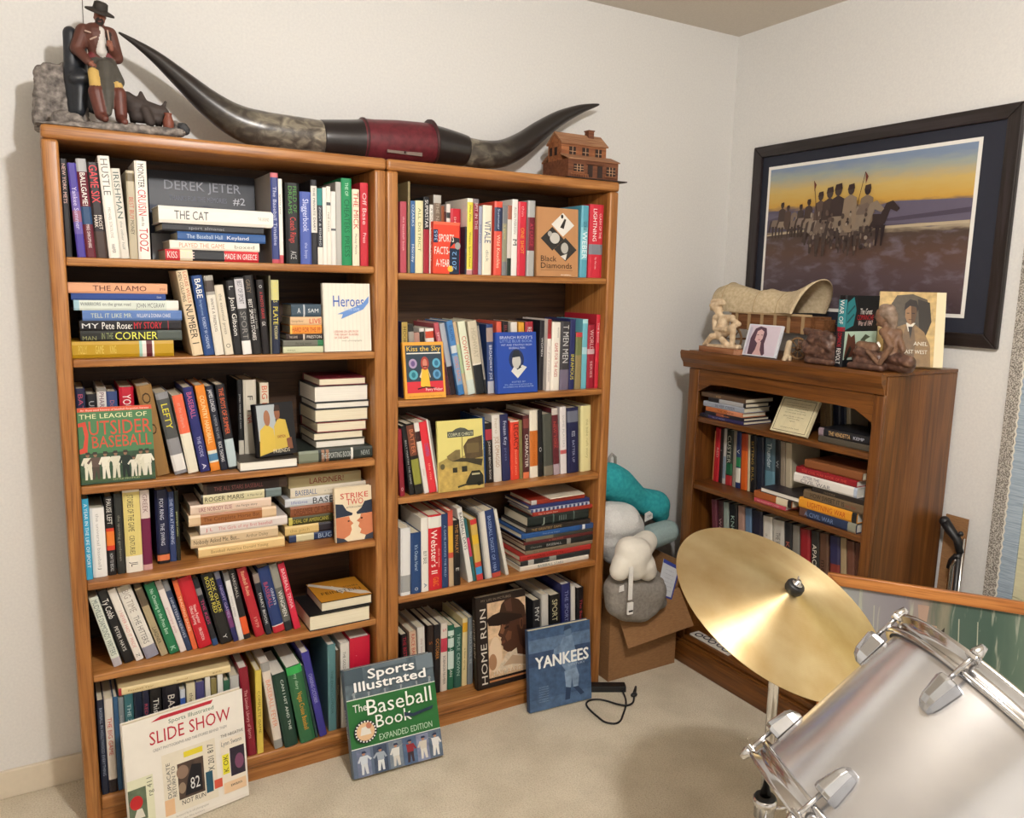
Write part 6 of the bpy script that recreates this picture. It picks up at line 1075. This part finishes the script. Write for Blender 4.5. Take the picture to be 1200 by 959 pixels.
def horse(cx, by, s, body, rider, dk, feather=None):
    a = Wp/Hp; q = lambda pts: [(cx+x*s/a*1.0, by+y*s) for x, y in pts]
    o = [('p', q([(-.5, .42), (-.42, .62), (.3, .62), (.42, .5), (.38, .34), (-.4, .34)]), body), ('p', q([(.26, .5), (.42, .82), (.56, .86), (.72, .7), (.66, .64), (.52, .7), (.42, .42)]), body)]
    for x in (-.44, -.3, .22, .34): o.append(('p', q([(x, .4), (x+.1, .4), (x+.07-.02*(x > 0), .0), (x+.02, .0)]), dk))
    o += [('p', q([(-.52, .58), (-.46, .62), (-.52, .2), (-.6, .22)]), dk), ('p', q([(-.2, .5), (-.16, .95), (-.02, 1.02), (.12, .95), (.14, .5), (.04, .3), (-.1, .3)]), rider), ('e', cx-.02*s/a, by+1.1*s, .07*s/a, .09*s, dk), ('p', q([(-.1, 1.1), (.06, 1.12), (.04, 1.22), (-.08, 1.2)]), '3c2c28')]
    if feather: o += [('l', [q([(feather, .5)])[0], q([(feather*1.6, 1.36)])[0]], .0012, '3c2a24'), ('p', q([(feather*1.6, 1.36), (feather*1.6+.06, 1.28), (feather*1.6+.02, 1.16)]), '6c3428')]
    return o
art_ = [('p', [(0, .63), (.1, .665), (.2, .65), (.3, .675), (.5, .65), (.5, .56), (0, .54)], '57505e'), ('p', [(.55, .66), (.66, .70), (.85, .69), (1, .68), (1, .55), (.5, .56)], '635c6e'), ('p', [(.55, .58), (.7, .60), (1, .63), (1, .6), (.7, .575)], '4c4454'), ('p', [(0, .525), (.2, .55), (.6, .545), (1, .555), (1, .535), (.6, .53), (.2, .535), (0, .515)], 'b9a98e')]
art_ += horse(.09, .5, .21, '7c6c60', '4a3c38', '443833')+horse(.125, .5, .19, '8c7c6c', '54443c', '463a34')+horse(.2, .5, .19, '7a6a5e', '463a36', '40342f')+horse(.245, .5, .215, '84746a', '4a3c36', '40342f')
art_ += horse(.31, .44, .3, '8a7a6a', '5a4a42', '463a34')+horse(.55, .42, .33, '362a2a', '7c6a58', '2e2426', None)+horse(.36, .38, .37, '8c7e70', '463834', '483c38', -.25)+horse(.405, .36, .4, '6e5f55', '3f3230', '4a3d38', .3)+horse(.47, .41, .35, '857666', '8a7865', '463a36', None)
random.seed(5)
for i in range(70):
    x = random.uniform(.26, .6); y = random.uniform(.4, .66); art_.append(('e', x, y, random.uniform(.003, .009), random.uniform(.006, .02), random.choice(['4a3d38', '96887a', '5c4c44', '3a302e', '7c6c5e'])))
art_on(pc, art_, 0, Wp, Hp, lambda x, y, k: tuple(pc.matrix_basis.inverted() @ V(fp(x, y, k))), 'printed_riders')

# ------------------------------------------------------------------ woven textile hanging on the right wall at the frame edge
tx = thing('woven_wall_hanging', 'woven textile with grey speckled edge and pale blue border on right wall', 'wall hanging', (WX-.004, -1.3, .35))
ty = -.938
def strip(name, ya, yb, m, x): mb = MB(); mb.box(x, WX-.004, yb, ya, .35, 1.98); return mb.build(name, m, tx, False, True, .002)
SPK = ramp_mat('speckled_weave', 270., [(.42, '6e6860'), (.5, '9a948c'), (.58, 'c4beb4')], .9, detail=3, bump=.4)
BLW = ramp_mat('blue_weave', 1., [(.3, '8795a4'), (.5, '9fb0bf'), (.7, 'b4c2cc')], .9, mscale=(60, 20, 420), detail=3, bump=.3); CRW = ramp_mat('cream_weave', 1., [(.25, '8c8a70'), (.34, 'c9c5a2'), (.7, 'd6d2b0')], .9, mscale=(60, 14, 160), detail=3, bump=.3)
strip('speckled_edge', ty, ty-.038, SPK, WX-.016); strip('blue_border', ty-.0385, ty-.085, BLW, WX-.013); strip('cream_field', ty-.0855, -1.75, CRW, WX-.011)
mb = MB()
for i in range(130): zz = .355+i*.0125; mb.add([(WX-.0165, ty-.036-(.004 if i % 2 else 0), zz), (WX-.0165, ty-.041-(.004 if i % 2 else 0), zz), (WX-.0165, ty-.041+(.0 if i % 2 else -.004), zz+.0125), (WX-.0165, ty-.036+(.0 if i % 2 else -.004), zz+.0125)], [(0, 1, 2, 3)])
mb.build('zigzag_stitch', mat('dcd8cc', .8), tx, False, True)

# ------------------------------------------------------------------ cardboard and black-handled stand behind the small bookcase
CARD = ramp_mat('cardboard', 60., [(.3, '86603c'), (.7, '987048')], .8, mscale=(1, 1, 5), detail=4)
cbp = thing('cardboard_sheet', 'brown cardboard sheet standing against the right wall beside small bookcase', 'cardboard', (WX-.02, -.83, 0))
mb = MB(); mb.prism([(WX-.045, -.80, 0), (WX-.045, -.872, 0), (WX-.022, -.872, .775), (WX-.022, -.80, .775)], (.006, 0, 0)); mb.build('sheet', CARD, cbp, False, True)
hd = thing('folding_cart', 'black handled folding cart with chrome tube behind framed canvas', 'cart', (2.40, -.875, 0)); Xh = 2.415
hq = lambda x, y: on(x, y, 0, Xh)
mb = MB(); P = [hq(1107, 611), hq(1114, 622), hq(1122, 633), hq(1125, 648)]; mb.tube(P, [.016, .0155, .013, .012], 12); mb.ball(P[0], .0165); mb.build('grip', mat('17171a', .45), hd, True, True)
mb = MB(); q0 = hq(1125, 640); mb.tube([q0, V((Xh, q0.y-.004, .0))], .008, 10); mb.build('black_post', mat('1b1b1e', .4), hd, True, True)
mb = MB(); mb.ball(hq(1126, 626), .0085); mb.build('post_knob', mat('1b1b1e', .4), hd, True, True)
CHR = mat('d4d4d6', .14, 1., var=.03)
mb = MB(); q0 = hq(1129, 632); mb.tube([q0+V((.004, 0, 0)), V((Xh+.004, q0.y-.004, .0))], .004, 8); mb.build('chrome_post', CHR, hd, True, True)
mb = MB(); P = [hq(1112, 666), hq(1115, 657), hq(1120, 652), hq(1126, 653)]; mb.tube(P, .009, 10); mb.build('hook_sleeve', mat('1b1b1e', .4), hd, True, True)
mb = MB(); P = [hq(1124, 657), hq(1119, 657), hq(1115, 663)]; P.append(V((Xh, P[-1].y+.006, 0))); mb.tube(P, .0075, 10); mb.build('chrome_loop', CHR, hd, True, True)

# ------------------------------------------------------------------ framed canvas leaning in front of the small bookcase
fa = on(970, 672, 1, -.86); eyd = V((.59, -.81, 0)).normalized(); nn = V((eyd.y, -eyd.x, 0)); ll = radians(8)
ezd = EZ*cos(ll)-nn*sin(ll); exd = nn*cos(ll)+EZ*sin(ll); hh = fa.z/ezd.z; ww = .62; dt = .022
Mf = frame(fa-ezd*hh-exd*dt+V((0, 0, .001)), exd, eyd, ezd)
cv = thing('framed_canvas', 'oak framed painting of grey and green streaks leaning behind the drum', 'painting', M=Mf); rw = .032
OR = wood('frame_oak', 'y', '8f5424', 'a9682f', 'bd7d40', .35); ORZ = wood('frame_oak_z', 'z', '8f5424', 'a9682f', 'bd7d40', .35)
for lp, mm in (([(0, hh), (ww, hh), (ww-rw, hh-rw), (rw, hh-rw)], OR), ([(0, 0), (ww, 0), (ww-rw, rw), (rw, rw)], OR), ([(0, 0), (0, hh), (rw, hh-rw), (rw, rw)], ORZ), ([(ww, 0), (ww, hh), (ww-rw, hh-rw), (ww-rw, rw)], ORZ)):
    mb = MB(); mb.prism([(0, y, z) for y, z in lp], (dt, 0, 0)); mb.build('frame_rail', mm, cv, None, False, .003)
m_, nt, b = nodes_of('streaky_landscape'); L = nt.links; tc = nt.nodes.new('ShaderNodeTexCoord'); sp = nt.nodes.new('ShaderNodeSeparateXYZ'); L.new(tc.outputs['Generated'], sp.inputs[0])
mp = nt.nodes.new('ShaderNodeMapping'); mp.inputs['Scale'].default_value = (1, 14, 2.2); L.new(tc.outputs['Generated'], mp.inputs[0])
nz = nt.nodes.new('ShaderNodeTexNoise'); nz.inputs['Scale'].default_value = 1.6; nz.inputs['Detail'].default_value = 7; nz.inputs['Distortion'].default_value = .7; L.new(mp.outputs[0], nz.inputs['Vector'])
ad = nt.nodes.new('ShaderNodeMath'); ad.operation = 'MULTIPLY_ADD'; L.new(nz.outputs['Fac'], ad.inputs[0]); ad.inputs[1].default_value = .10; L.new(sp.outputs['Y'], ad.inputs[2])
cr = nt.nodes.new('ShaderNodeValToRGB'); L.new(ad.outputs[0], cr.inputs[0]); stops = [(0, '7d8480'), (.1, '8b8d8c'), (.22, '827f84'), (.36, '7a767c'), (.44, '8a7c72'), (.48, '5a6054'), (.52, '7f7a68'), (.56, '42574e'), (.72, '3a5248'), (.85, '566a5c'), (1, '647264')]
e = cr.color_ramp.elements
while len(e) < len(stops): e.new(.5)
for i, (p, h_) in enumerate(stops): e[i].position = p; e[i].color = lin(h_)
r2 = nt.nodes.new('ShaderNodeValToRGB'); r2.color_ramp.elements[0].position = .6; r2.color_ramp.elements[0].color = (0, 0, 0, 1); r2.color_ramp.elements[1].position = .68; r2.color_ramp.elements[1].color = (.8, .8, .8, 1); L.new(nz.outputs['Fac'], r2.inputs[0])
mx = nt.nodes.new('ShaderNodeMix'); mx.data_type = 'RGBA'; L.new(r2.outputs[0], mx.inputs['Factor']); L.new(cr.outputs[0], mx.inputs['A']); mx.inputs['B'].default_value = lin('9ea192'); L.new(mx.outputs['Result'], b.inputs['Base Color']); b.inputs['Roughness'].default_value = .3
mb = MB(); mb.box(.004, .010, rw-.002, ww-rw+.002, rw-.002, hh-rw+.002); mb.build('canvas', m_, cv)
art_on(cv, [('p', [(.37, .86), (.45, .86), (.46, .81), (.36, .82)], 'a88a72'), ('p', [(.37, .93), (.415, .93), (.41, .87), (.38, .87)], 'a08676'), ('p', [(.465, .84), (.48, .86), (.475, .6), (.49, .4), (.455, .4), (.465, .6)], '2c241f'), ('l', [(.4, .78), (.44, .8), (.465, .76)], .002, '4c4034'), ('l', [(.41, .75), (.45, .77)], .002, '4c4034')]+[('l', [(x, .9), (x+.006, .8), (x+.002, .72), (x+.01, .6)], .0012, 'a2a494') for x in (.12, .2, .3, .53, .6)], .010, ww, hh, name='painted_details')

# ------------------------------------------------------------------ cymbal on its stand
cn_ = V((.099, -.475, .875)).normalized(); cc = V((1.234, -1.197, .847)); xa = cn_.orthogonal().normalized(); ya_ = cn_.cross(xa)
Mc = frame(cc, xa, ya_, cn_)
cy = thing('cymbal', 'large brass cymbal tilted on a chrome stand', 'cymbal', M=Mc)
m_, nt, b = nodes_of('brass_cymbal'); L = nt.links; b.inputs['Metallic'].default_value = 1; b.inputs['Roughness'].default_value = .4; b.inputs['Anisotropic'].default_value = .85; b.inputs['Anisotropic Rotation'].default_value = .25
tg = nt.nodes.new('ShaderNodeTangent'); tg.direction_type = 'RADIAL'; tg.axis = 'Z'; L.new(tg.outputs[0], b.inputs['Tangent'])
tc = nt.nodes.new('ShaderNodeTexCoord'); nz = nt.nodes.new('ShaderNodeTexNoise'); nz.inputs['Scale'].default_value = 14; nz.inputs['Detail'].default_value = 6; L.new(tc.outputs['Object'], nz.inputs['Vector'])
cr = nt.nodes.new('ShaderNodeValToRGB'); cr.color_ramp.elements[0].position = .3; cr.color_ramp.elements[0].color = lin('dcc08c'); cr.color_ramp.elements[1].position = .7; cr.color_ramp.elements[1].color = lin('eedbb0'); L.new(nz.outputs['Fac'], cr.inputs[0]); L.new(cr.outputs[0], b.inputs['Base Color'])
sp = nt.nodes.new('ShaderNodeVectorMath'); sp.operation = 'LENGTH'; L.new(tc.outputs['Object'], sp.inputs[0])
wv = nt.nodes.new('ShaderNodeMath'); wv.operation = 'MULTIPLY'; wv.inputs[1].default_value = 1900; L.new(sp.outputs['Value'], wv.inputs[0]); sn = nt.nodes.new('ShaderNodeMath'); sn.operation = 'SINE'; L.new(wv.outputs[0], sn.inputs[0])
bp = nt.nodes.new('ShaderNodeBump'); bp.inputs['Strength'].default_value = .05; bp.inputs['Distance'].default_value = .001; L.new(sn.outputs[0], bp.inputs['Height']); L.new(bp.outputs['Normal'], b.inputs['Normal'])
pf = [(.2286, 0), (.21, .0036), (.18, .0095), (.15, .0155), (.12, .0215), (.09, .0275), (.065, .0325), (.045, .037), (.03, .041), (.018, .0445), (.007, .0465)]
mb = MB(); mb.lathe(pf, 96); mb.lathe([(.007, .0455)]+[(r, h_-.0011) for r, h_ in pf[::-1]]+[(.2286, 0)], 96); mb.build('plate', m_, cy, True)
cs = thing('cymbal_stand', 'straight chrome cymbal stand with height collar, beside the drum', 'stand', (cc.x, cc.y, 0))
BLK = mat('141416', .5)
def world(P): return Mc @ V(P)
mb = MB(); mb.tube([world((0, 0, -.035)), world((0, 0, .075))], .0035, 10); mb.build('tilter_rod', CHR, cs, True, True)
mb = MB(); mb.lathe([(0, .048), (.0165, .048), (.0185, .052), (.0185, .062), (.0165, .066), (.010, .066), (0, .066)], 24, c=cc, ax=cn_); mb.build('felt_washer', BLK, cs, True, True)
mb = MB(); mb.lathe([(0, .0662), (.011, .0662), (.011, .069), (.006, .070), (.005, .076), (0, .076)], 18, c=cc, ax=cn_); mb.build('wing_nut', CHR, cs, True, True)
for s_ in (-1, 1): mb = MB(); mb.cap(world((.004*s_, 0, .071)), world((.013*s_, 0, .075)), .0025, .002); mb.build('wing', CHR, cs, True, True)
mb = MB(); mb.lathe([(0, .030), (.014, .030), (.014, .040), (0, .040)], 20, c=cc, ax=cn_); mb.build('lower_felt', BLK, cs, True, True)
tb = world((0, 0, -.035)); mb = MB(); mb.ball(tb, .017); mb.build('tilter_joint', CHR, cs, True, True)
bx_, by_ = cc.x, cc.y
mb = MB(); mb.tube([tb, V((bx_, by_, tb.z-.03)), V((bx_, by_, .40))], .0108, 16); mb.build('upper_tube', CHR, cs, True, True)
mb = MB(); mb.tube([(bx_, by_, .42), (bx_, by_, .10)], .0145, 16); mb.build('lower_tube', CHR, cs, True, True)
mb = MB(); mb.lathe([(.011, .424), (.024, .422), (.025, .41), (.021, .406), (.021, .38), (.015, .378)], 22, c=(bx_, by_, 0)); mb.build('height_collar', CHR, cs, True, True)
mb = MB(); mb.lathe([(.0112, .428), (.021, .427), (.022, .4225), (.0112, .4225)], 22, c=(bx_, by_, 0)); mb.build('rubber_bush', BLK, cs, True, True)
mb = MB(); mb.tube([(bx_+.02, by_-.008, .395), (bx_+.05, by_-.02, .395)], .004, 8); mb.cap((bx_+.05, by_-.02, .385), (bx_+.052, by_-.02, .405), .005, .005); mb.build('collar_screw', CHR, cs, True, True)
for q in range(3):
    a = q*2*pi/3+.5; d = V((cos(a), sin(a), 0)); c0 = V((bx_, by_, 0))
    mb = MB(); mb.tube([c0+d*.012+V((0, 0, .30)), c0+d*.27+V((0, 0, .012))], .0075, 10); lg = mb.build('leg', CHR, cs, True, True)
    mb = MB(); mb.ball(c0+d*.272+V((0, 0, .012)), .012); mb.build('rubber_foot', BLK, lg, True, True)
    mb = MB(); mb.tube([c0+d*.012+V((0, 0, .12)), c0+d*.15+V((0, 0, .150))], .005, 8); mb.build('leg_brace', CHR, cs, True, True)

# ------------------------------------------------------------------ chrome drum
dc = CAM+ray(1116, 936)*1.0-(CR*.743+CU*.669)*.017; ax = (CR*.743+CU*.669).normalized(); e0 = (CAM-dc); e0 = (e0-ax*e0.dot(ax)).normalized(); e1 = ax.cross(e0)
if e1.dot(CR) > 0: e1 = -e1                                   # e1 points to the left silhouette
dr = thing('tom_drum', 'silver shell tom drum tilted in the lower right corner', 'drum', M=frame(dc, e0, ax.cross(e0), ax)); RD, HD_ = .178, .125
SHL = ramp_mat('brushed_silver_shell', 9., [(.3, 'c4c4c7'), (.7, 'd8d8da')], .22, .88, detail=6)
mb = MB(); mb.lathe([(RD, -HD_), (RD, HD_)], 96, c=dc, ax=ax); mb.lathe([(RD-.006, HD_), (RD-.006, -HD_)], 96, c=dc, ax=ax); mb.build('shell', SHL, dr, True, True)
HP_ = [(.0035, -.022), (.010, -.022), (.0105, -.016), (.006, -.014), (.0065, -.002), (.0115, .001), (.012, .006), (.008, .0075), (.0035, .006), (.0035, -.022)]
for s_ in (1, -1):
    mb = MB(); mb.lathe([(RD+r, s_*(HD_+.008+h_)) for r, h_ in HP_], 96, c=dc, ax=ax); mb.build('hoop', CHR, dr, True, True)
    mb = MB(); mb.lathe([(RD+.003, s_*(HD_-.012)), (RD+.003, s_*(HD_+.0005)), (RD-.004, s_*(HD_+.0035)), (0, s_*(HD_+.0035))], 64, c=dc, ax=ax); mb.build('drum_head', mat('e4e2dc', .35, var=.02), dr, True, True)
LUG = mat('c9ccd2', .16, 1., var=.03)
for q in range(6):
    a = radians(-86+60*q); rd = e0*cos(a)-e1*sin(a); td = ax.cross(rd)
    for s_ in (1, -1):
        o = dc+rd*RD+ax*s_*(HD_-.046); mb = MB(); A = ax*s_
        sec = lambda z, w, h_: [o+A*z+td*(-w)+rd*.0005, o+A*z+td*w+rd*.0005, o+A*z+td*w*.8+rd*h_*.7, o+A*z+td*w*.35+rd*h_, o+A*z-td*w*.35+rd*h_, o+A*z-td*w*.8+rd*h_*.7]
        S_ = [sec(-.026, .006, .008), sec(-.020, .0095, .017), sec(-.012, .0115, .021), sec(.014, .0150, .0245), sec(.019, .0145, .022), sec(.020, .012, .018)]
        vs = [p for sct in S_ for p in sct]; mb.add(vs, [(i*6+j, i*6+(j+1) % 6, (i+1)*6+(j+1) % 6, (i+1)*6+j) for i in range(5) for j in range(6)]+[tuple(range(6)), tuple(30+j for j in range(6))])
        lgd = mb.build('lug', LUG, dr, False, True, .0012)
        mb = MB(); p0 = o+A*.019+rd*.0135; mb.tube([p0, p0+A*.052], .003, 10); mb.build('tension_rod', CHR, lgd, True, True)
        mb = MB(); mb.tube([p0+A*.040, p0+A*.044, p0+A*.055], [.0075, .0075, .0045], 10); mb.build('rod_head', CHR, lgd, True, True)
        mb = MB(); mb.prism([p0+A*.034-td*.010-rd*.012, p0+A*.034+td*.010-rd*.012, p0+A*.034+td*.007+rd*.006, p0+A*.034-td*.007+rd*.006], A*.005); mb.build('hoop_ear', CHR, dr, False, True, .001)
# stand that carries the drum, below the frame
ds = thing('drum_stand', 'chrome tripod stand under the tom drum', 'stand', (dc.x-.06, dc.y+.02, 0)); bp_ = dc-ax*(HD_+.034)
mb = MB(); mb.tube([bp_, V((bp_.x-.01, bp_.y, bp_.z-.06)), V((bp_.x-.01, bp_.y, .1))], .012, 14); mb.build('pole', CHR, ds, True, True)
mb = MB(); mb.ball(bp_, .016); mb.build('ball_mount', CHR, ds, True, True)
for q in range(3):
    a = q*2*pi/3+1.; d = V((cos(a), sin(a), 0)); c0 = V((bp_.x-.01, bp_.y, 0)); mb = MB(); mb.tube([c0+d*.01+V((0, 0, .28)), c0+d*.24+V((0, 0, .008))], .007, 8); mb.build('leg', CHR, ds, True, True)

# ------------------------------------------------------------------ cardboard box with cushions
BX = thing('cardboard_box', 'open brown cardboard box full of cushions between the bookcases', 'box', (1.74, 0, 0)); x0, x1_, y0, y1, bh = 1.742, 2.072, -.004, .25, .315
for a in ((x0, x1_, y0, y0+.005), (x0, x1_, y1-.005, y1), (x0, x0+.005, y0+.0052, y1-.0052), (x1_-.005, x1_, y0+.0052, y1-.0052)): mb = MB(); mb.box(*a, .005, bh); mb.build('box_side', CARD, BX, False, True)
mb = MB(); mb.box(x0, x1_, y0, y1, 0, .0048); mb.build('box_bottom', CARD, BX, False, True)
mb = MB(); p, q = V((x0+.01, y0-.001, bh)), V((x1_, y0-.001, bh)); dn = V((.018, -.060, -.150)); mb.prism([p, q, q+dn+V((.012, 0, .012)), p+dn+V((.01, 0, -.012))], (0, -.004, 0)); mb.build('front_flap', CARD, BX, False, True)
mb = MB(); p, q = V((x1_, y0+.01, bh)), V((x1_, y1-.01, bh)); mb.prism([p, q, q+V((.02, 0, .10)), p+V((.02, 0, .10))], (.004, 0, 0)); mb.build('side_flap', CARD, BX, False, True)
mb = MB(); p, q = V((x0+.01, y1+.0, bh)), V((x1_-.01, y1+.0, bh)); mb.prism([p, q, q+V((0, .008, .11)), p+V((0, .008, .11))], (0, .004, 0)); mb.build('rear_flap', CARD, BX, False, True)
def cp(a, b, ra, rb, m=0):
    A_, B_ = on(a[0], a[1], 1, a[2]), on(b[0], b[1], 1, b[2]); return (A_, B_, ra*pxm(A_), rb*pxm(B_), m)
TEAL = ramp_mat('teal_plush', 60., [(.3, '1f8f98'), (.7, '35aab0')], .95, bump=.5); WHT = mat('dcdcda', .85, bump=.9, scale=170); IVR = mat('e0dbd0', .8, var=.04); GRY = ramp_mat('grey_plush', 90., [(.3, '7d7770'), (.7, '928c85')], .95, bump=.4); GTL = mat('8fa3a3', .9, bump=.2, scale=120)
tp = thing('teal_cushion', 'teal plush neck cushion on top of the cardboard box', 'cushion', (1.85, .17, .4))
blob('cushion', [cp((714, 563, .17), (724, 568, .17), 22, 21), cp((724, 568, .17), (746, 584, .17), 21, 15), cp((746, 585, .17), (768, 592, .17), 15, 18), cp((768, 592, .17), (773, 602, .17), 17, 12), cp((714, 576, .17), (740, 588, .17), 12, 12)], [TEAL], tp, .007, 16)
mb = MB(); p = on(760, 605, 1, .128); mb.prism([p+V((-.018, 0, -.022)), p+V((.022, 0, -.012)), p+V((.016, -.004, .026)), p+V((-.022, -.004, .014))], (0, .002, 0)); lb = mb.build('care_label', mat('e6e6e2', .6), tp, False, True)
vs, fs = text_geo('CARE', .022, .009); mb = MB(); mb.add([p+V((-.012+x, -.006, -.004+y+x*.25)) for x, y in vs], fs); mb.build('label_lettering', ink('70747a'), lb, False, True)
mb = MB(); mb.tube([on(713, 548, 1, .19), on(714, 537, 1, .19), on(717, 532, 1, .19), on(721, 536, 1, .19), on(721, 546, 1, .19)], .006, 10); mb.build('hanging_loop', mat('98948e', .5), tp, True, True)
wp = thing('white_mesh_pillow', 'white textured neck pillow below the teal cushion', 'pillow', (1.8, .1, .35))
blob('pillow', [cp((714, 612, .10), (728, 612, .10), 25, 24), cp((728, 612, .10), (736, 618, .10), 24, 20), cp((713, 630, .10), (718, 648, .10), 20, 14)], [WHT], wp, .006, 14)
gt = thing('grey_bolster', 'grey green bolster cushion poking out right of the white pillow', 'cushion', (1.98, .14, .36)); blob('bolster', [cp((764, 629, .105), (782, 623, .105), 15, 14)], [GTL], gt, .006, 3)
gc = thing('grey_cushion', 'grey plush seat cushion hanging over the front of the cardboard box', 'cushion', (1.85, .0, .3))
blob('cushion', [cp((724, 690, -.045), (762, 692, -.045), 18, 20), cp((724, 700, -.05), (764, 702, -.05), 17, 15), cp((724, 708, -.052), (760, 710, -.052), 16, 14), cp((732, 714, -.054), (752, 716, -.054), 15, 14), cp((766, 702, -.05), (774, 706, -.05), 13, 9), cp((724, 682, .0), (766, 682, .02), 14, 14), cp((760, 674, .04), (772, 688, .02), 12, 11)], [GRY], gc, .007, 26)
kp = thing('knee_pillow', 'cream contoured knee pillow with white buckle strap on the box', 'pillow', (1.85, -.05, .33))
blob('pillow', [cp((738, 646, -.085), (746, 647, -.085), 18, 18), cp((740, 652, -.085), (743, 664, -.085), 20, 17), cp((730, 662, -.088), (726, 669, -.088), 15, 12.5), cp((754, 662, -.088), (758, 669, -.088), 15, 12.5), cp((746, 646, -.06), (757, 635, -.03), 17, 14)], [IVR], kp, .0055, 20)
mb = MB(); sx = on(739.5, 664, 1, -.130); ex_ = on(738, 703, 1, -.128); mb.prism([sx+V((-.009, 0, 0)), sx+V((.009, 0, 0)), ex_+V((.009, 0, 0)), ex_+V((-.009, 0, 0))], (0, -.003, 0)); sp_ = mb.build('strap', mat('e4e2de', .7, bump=.2, scale=200), kp, False, True)
mb = MB(); p = on(738, 713, 1, -.130); mb.box(p.x-.012, p.x+.012, p.y-.006, p.y+.003, p.z-.022, p.z+.022); mb.build('buckle', mat('e8e6e2', .4), sp_, False, True, .002)
mb = MB(); mb.box(p.x-.009, p.x+.009, p.y-.0075, p.y-.0058, p.z-.012, p.z-.006); mb.build('buckle_slot', BLK, sp_, False, True)
mb = MB(); p = on(728, 690, 1, -.1); mb.prism([p+V((-.01, 0, -.012)), p+V((.012, 0, -.01)), p+V((.01, 0, .012)), p+V((-.008, 0, .01))], (0, -.002, 0)); mb.build('care_label', mat('e0dedb', .6), gc, False, True)
ls = thing('shipping_sheet', 'white instruction sheet with blue border tucked in the cardboard box', 'paper', on(790, 700, 1, -.02))
P = [on(770, 697, 1, -.025), on(787, 703, 1, -.025), on(797, 665, 1, .0), on(778, 655, 1, .0)]
mb = MB(); mb.prism(P, (0, .0015, 0)); mb.build('sheet', mat('d4d8de', .6), ls, False, True)
cen = sum(P, V())/4; mb = MB(); Q_ = [cen+(p-cen)*.86 for p in P]
mb.poly([P[0]+V((0, -.0004, 0)), P[1]+V((0, -.0004, 0)), P[1]+(P[2]-P[1])*.05+V((0, -.0004, 0)), P[0]+(P[3]-P[0])*.05+V((0, -.0004, 0))]); mb.poly([P[3]+V((0, -.0004, 0)), P[2]+V((0, -.0004, 0)), P[2]+(P[1]-P[2])*.1+V((0, -.0004, 0)), P[3]+(P[0]-P[3])*.1+V((0, -.0004, 0))]); mb.poly([P[1]+V((0, -.0004, 0)), P[2]+V((0, -.0004, 0)), P[2]+(P[3]-P[2])*.08+V((0, -.0004, 0)), P[1]+(P[0]-P[1])*.08+V((0, -.0004, 0))])
mb.build('blue_border', ink('3c4a9c'), ls, False, True)
mb = MB()
for i in range(6):
    t0 = .2+.11*i; a_, b_ = P[0].lerp(P[3], t0), P[1].lerp(P[2], t0); u = (b_-a_); up = (P[3]-P[0])*.025
    vs, fs = text_geo('notice of parts list', u.length*.8, .0035); mb.add([a_+u*.08+u.normalized()*x+up.normalized()*y+V((0, -.0006, 0)) for x, y in vs], fs)
mb.build('sheet_lettering', ink('8c90a0'), ls, False, True)

# ------------------------------------------------------------------ black power bar and cord on the carpet
f_ = lambda x, y, z=.004: on(x, y, 2, z)
pb = thing('power_adapter', 'black bar adapter with looping black cord on the carpet', 'adapter', f_(715, 807, 0))
a, b_ = f_(694, 812, .0), f_(730, 812, .0); d = (b_-a).normalized(); nr = V((-d.y, d.x, 0)); b_ = b_+d*.012
mb = MB(); mb.prism([a-d*.03+nr*.0, b_, b_+nr*.036, a-d*.03+nr*.036], (0, 0, .024)); mb.build('bar', mat('18191c', .4), pb, False, True, .004)
pts = [(729, 811), (732, 816), (733.5, 822), (733, 829), (730, 838), (727, 845), (722, 848), (716, 848), (708, 846), (700, 840), (692, 833), (687.5, 827), (688, 823), (693, 820.5), (702, 820), (712, 822), (722, 826), (732, 828.5), (738, 827), (742, 823), (743, 817)]
P = [f_(*q) for q in pts]; P[0].z = .012; P[17].z = .009; P[16].z = .007; P[18].z = .007
Q = []
for i in range(len(P)-1):
    p0, p1, p2, p3 = P[max(i-1, 0)], P[i], P[i+1], P[min(i+2, len(P)-1)]
    for j in range(5): t = j/5; Q.append(.5*((2*p1)+(p2-p0)*t+(2*p0-5*p1+4*p2-p3)*t*t+(3*p1-p0-3*p2+p3)*t**3))
Q.append(P[-1]); mb = MB(); mb.tube(Q, .0034, 8); mb.build('cord', mat('17171a', .5), pb, True, True)
mb = MB(); p = f_(743, 814.5, .009); mb.ball(p, (.014, .009, .008)); mb.tube([p, f_(745, 805, .012)], [.007, .004], 10); mb.build('plug', mat('17171a', .5), pb, True, True)

bpy.data.scenes.remove(BS)
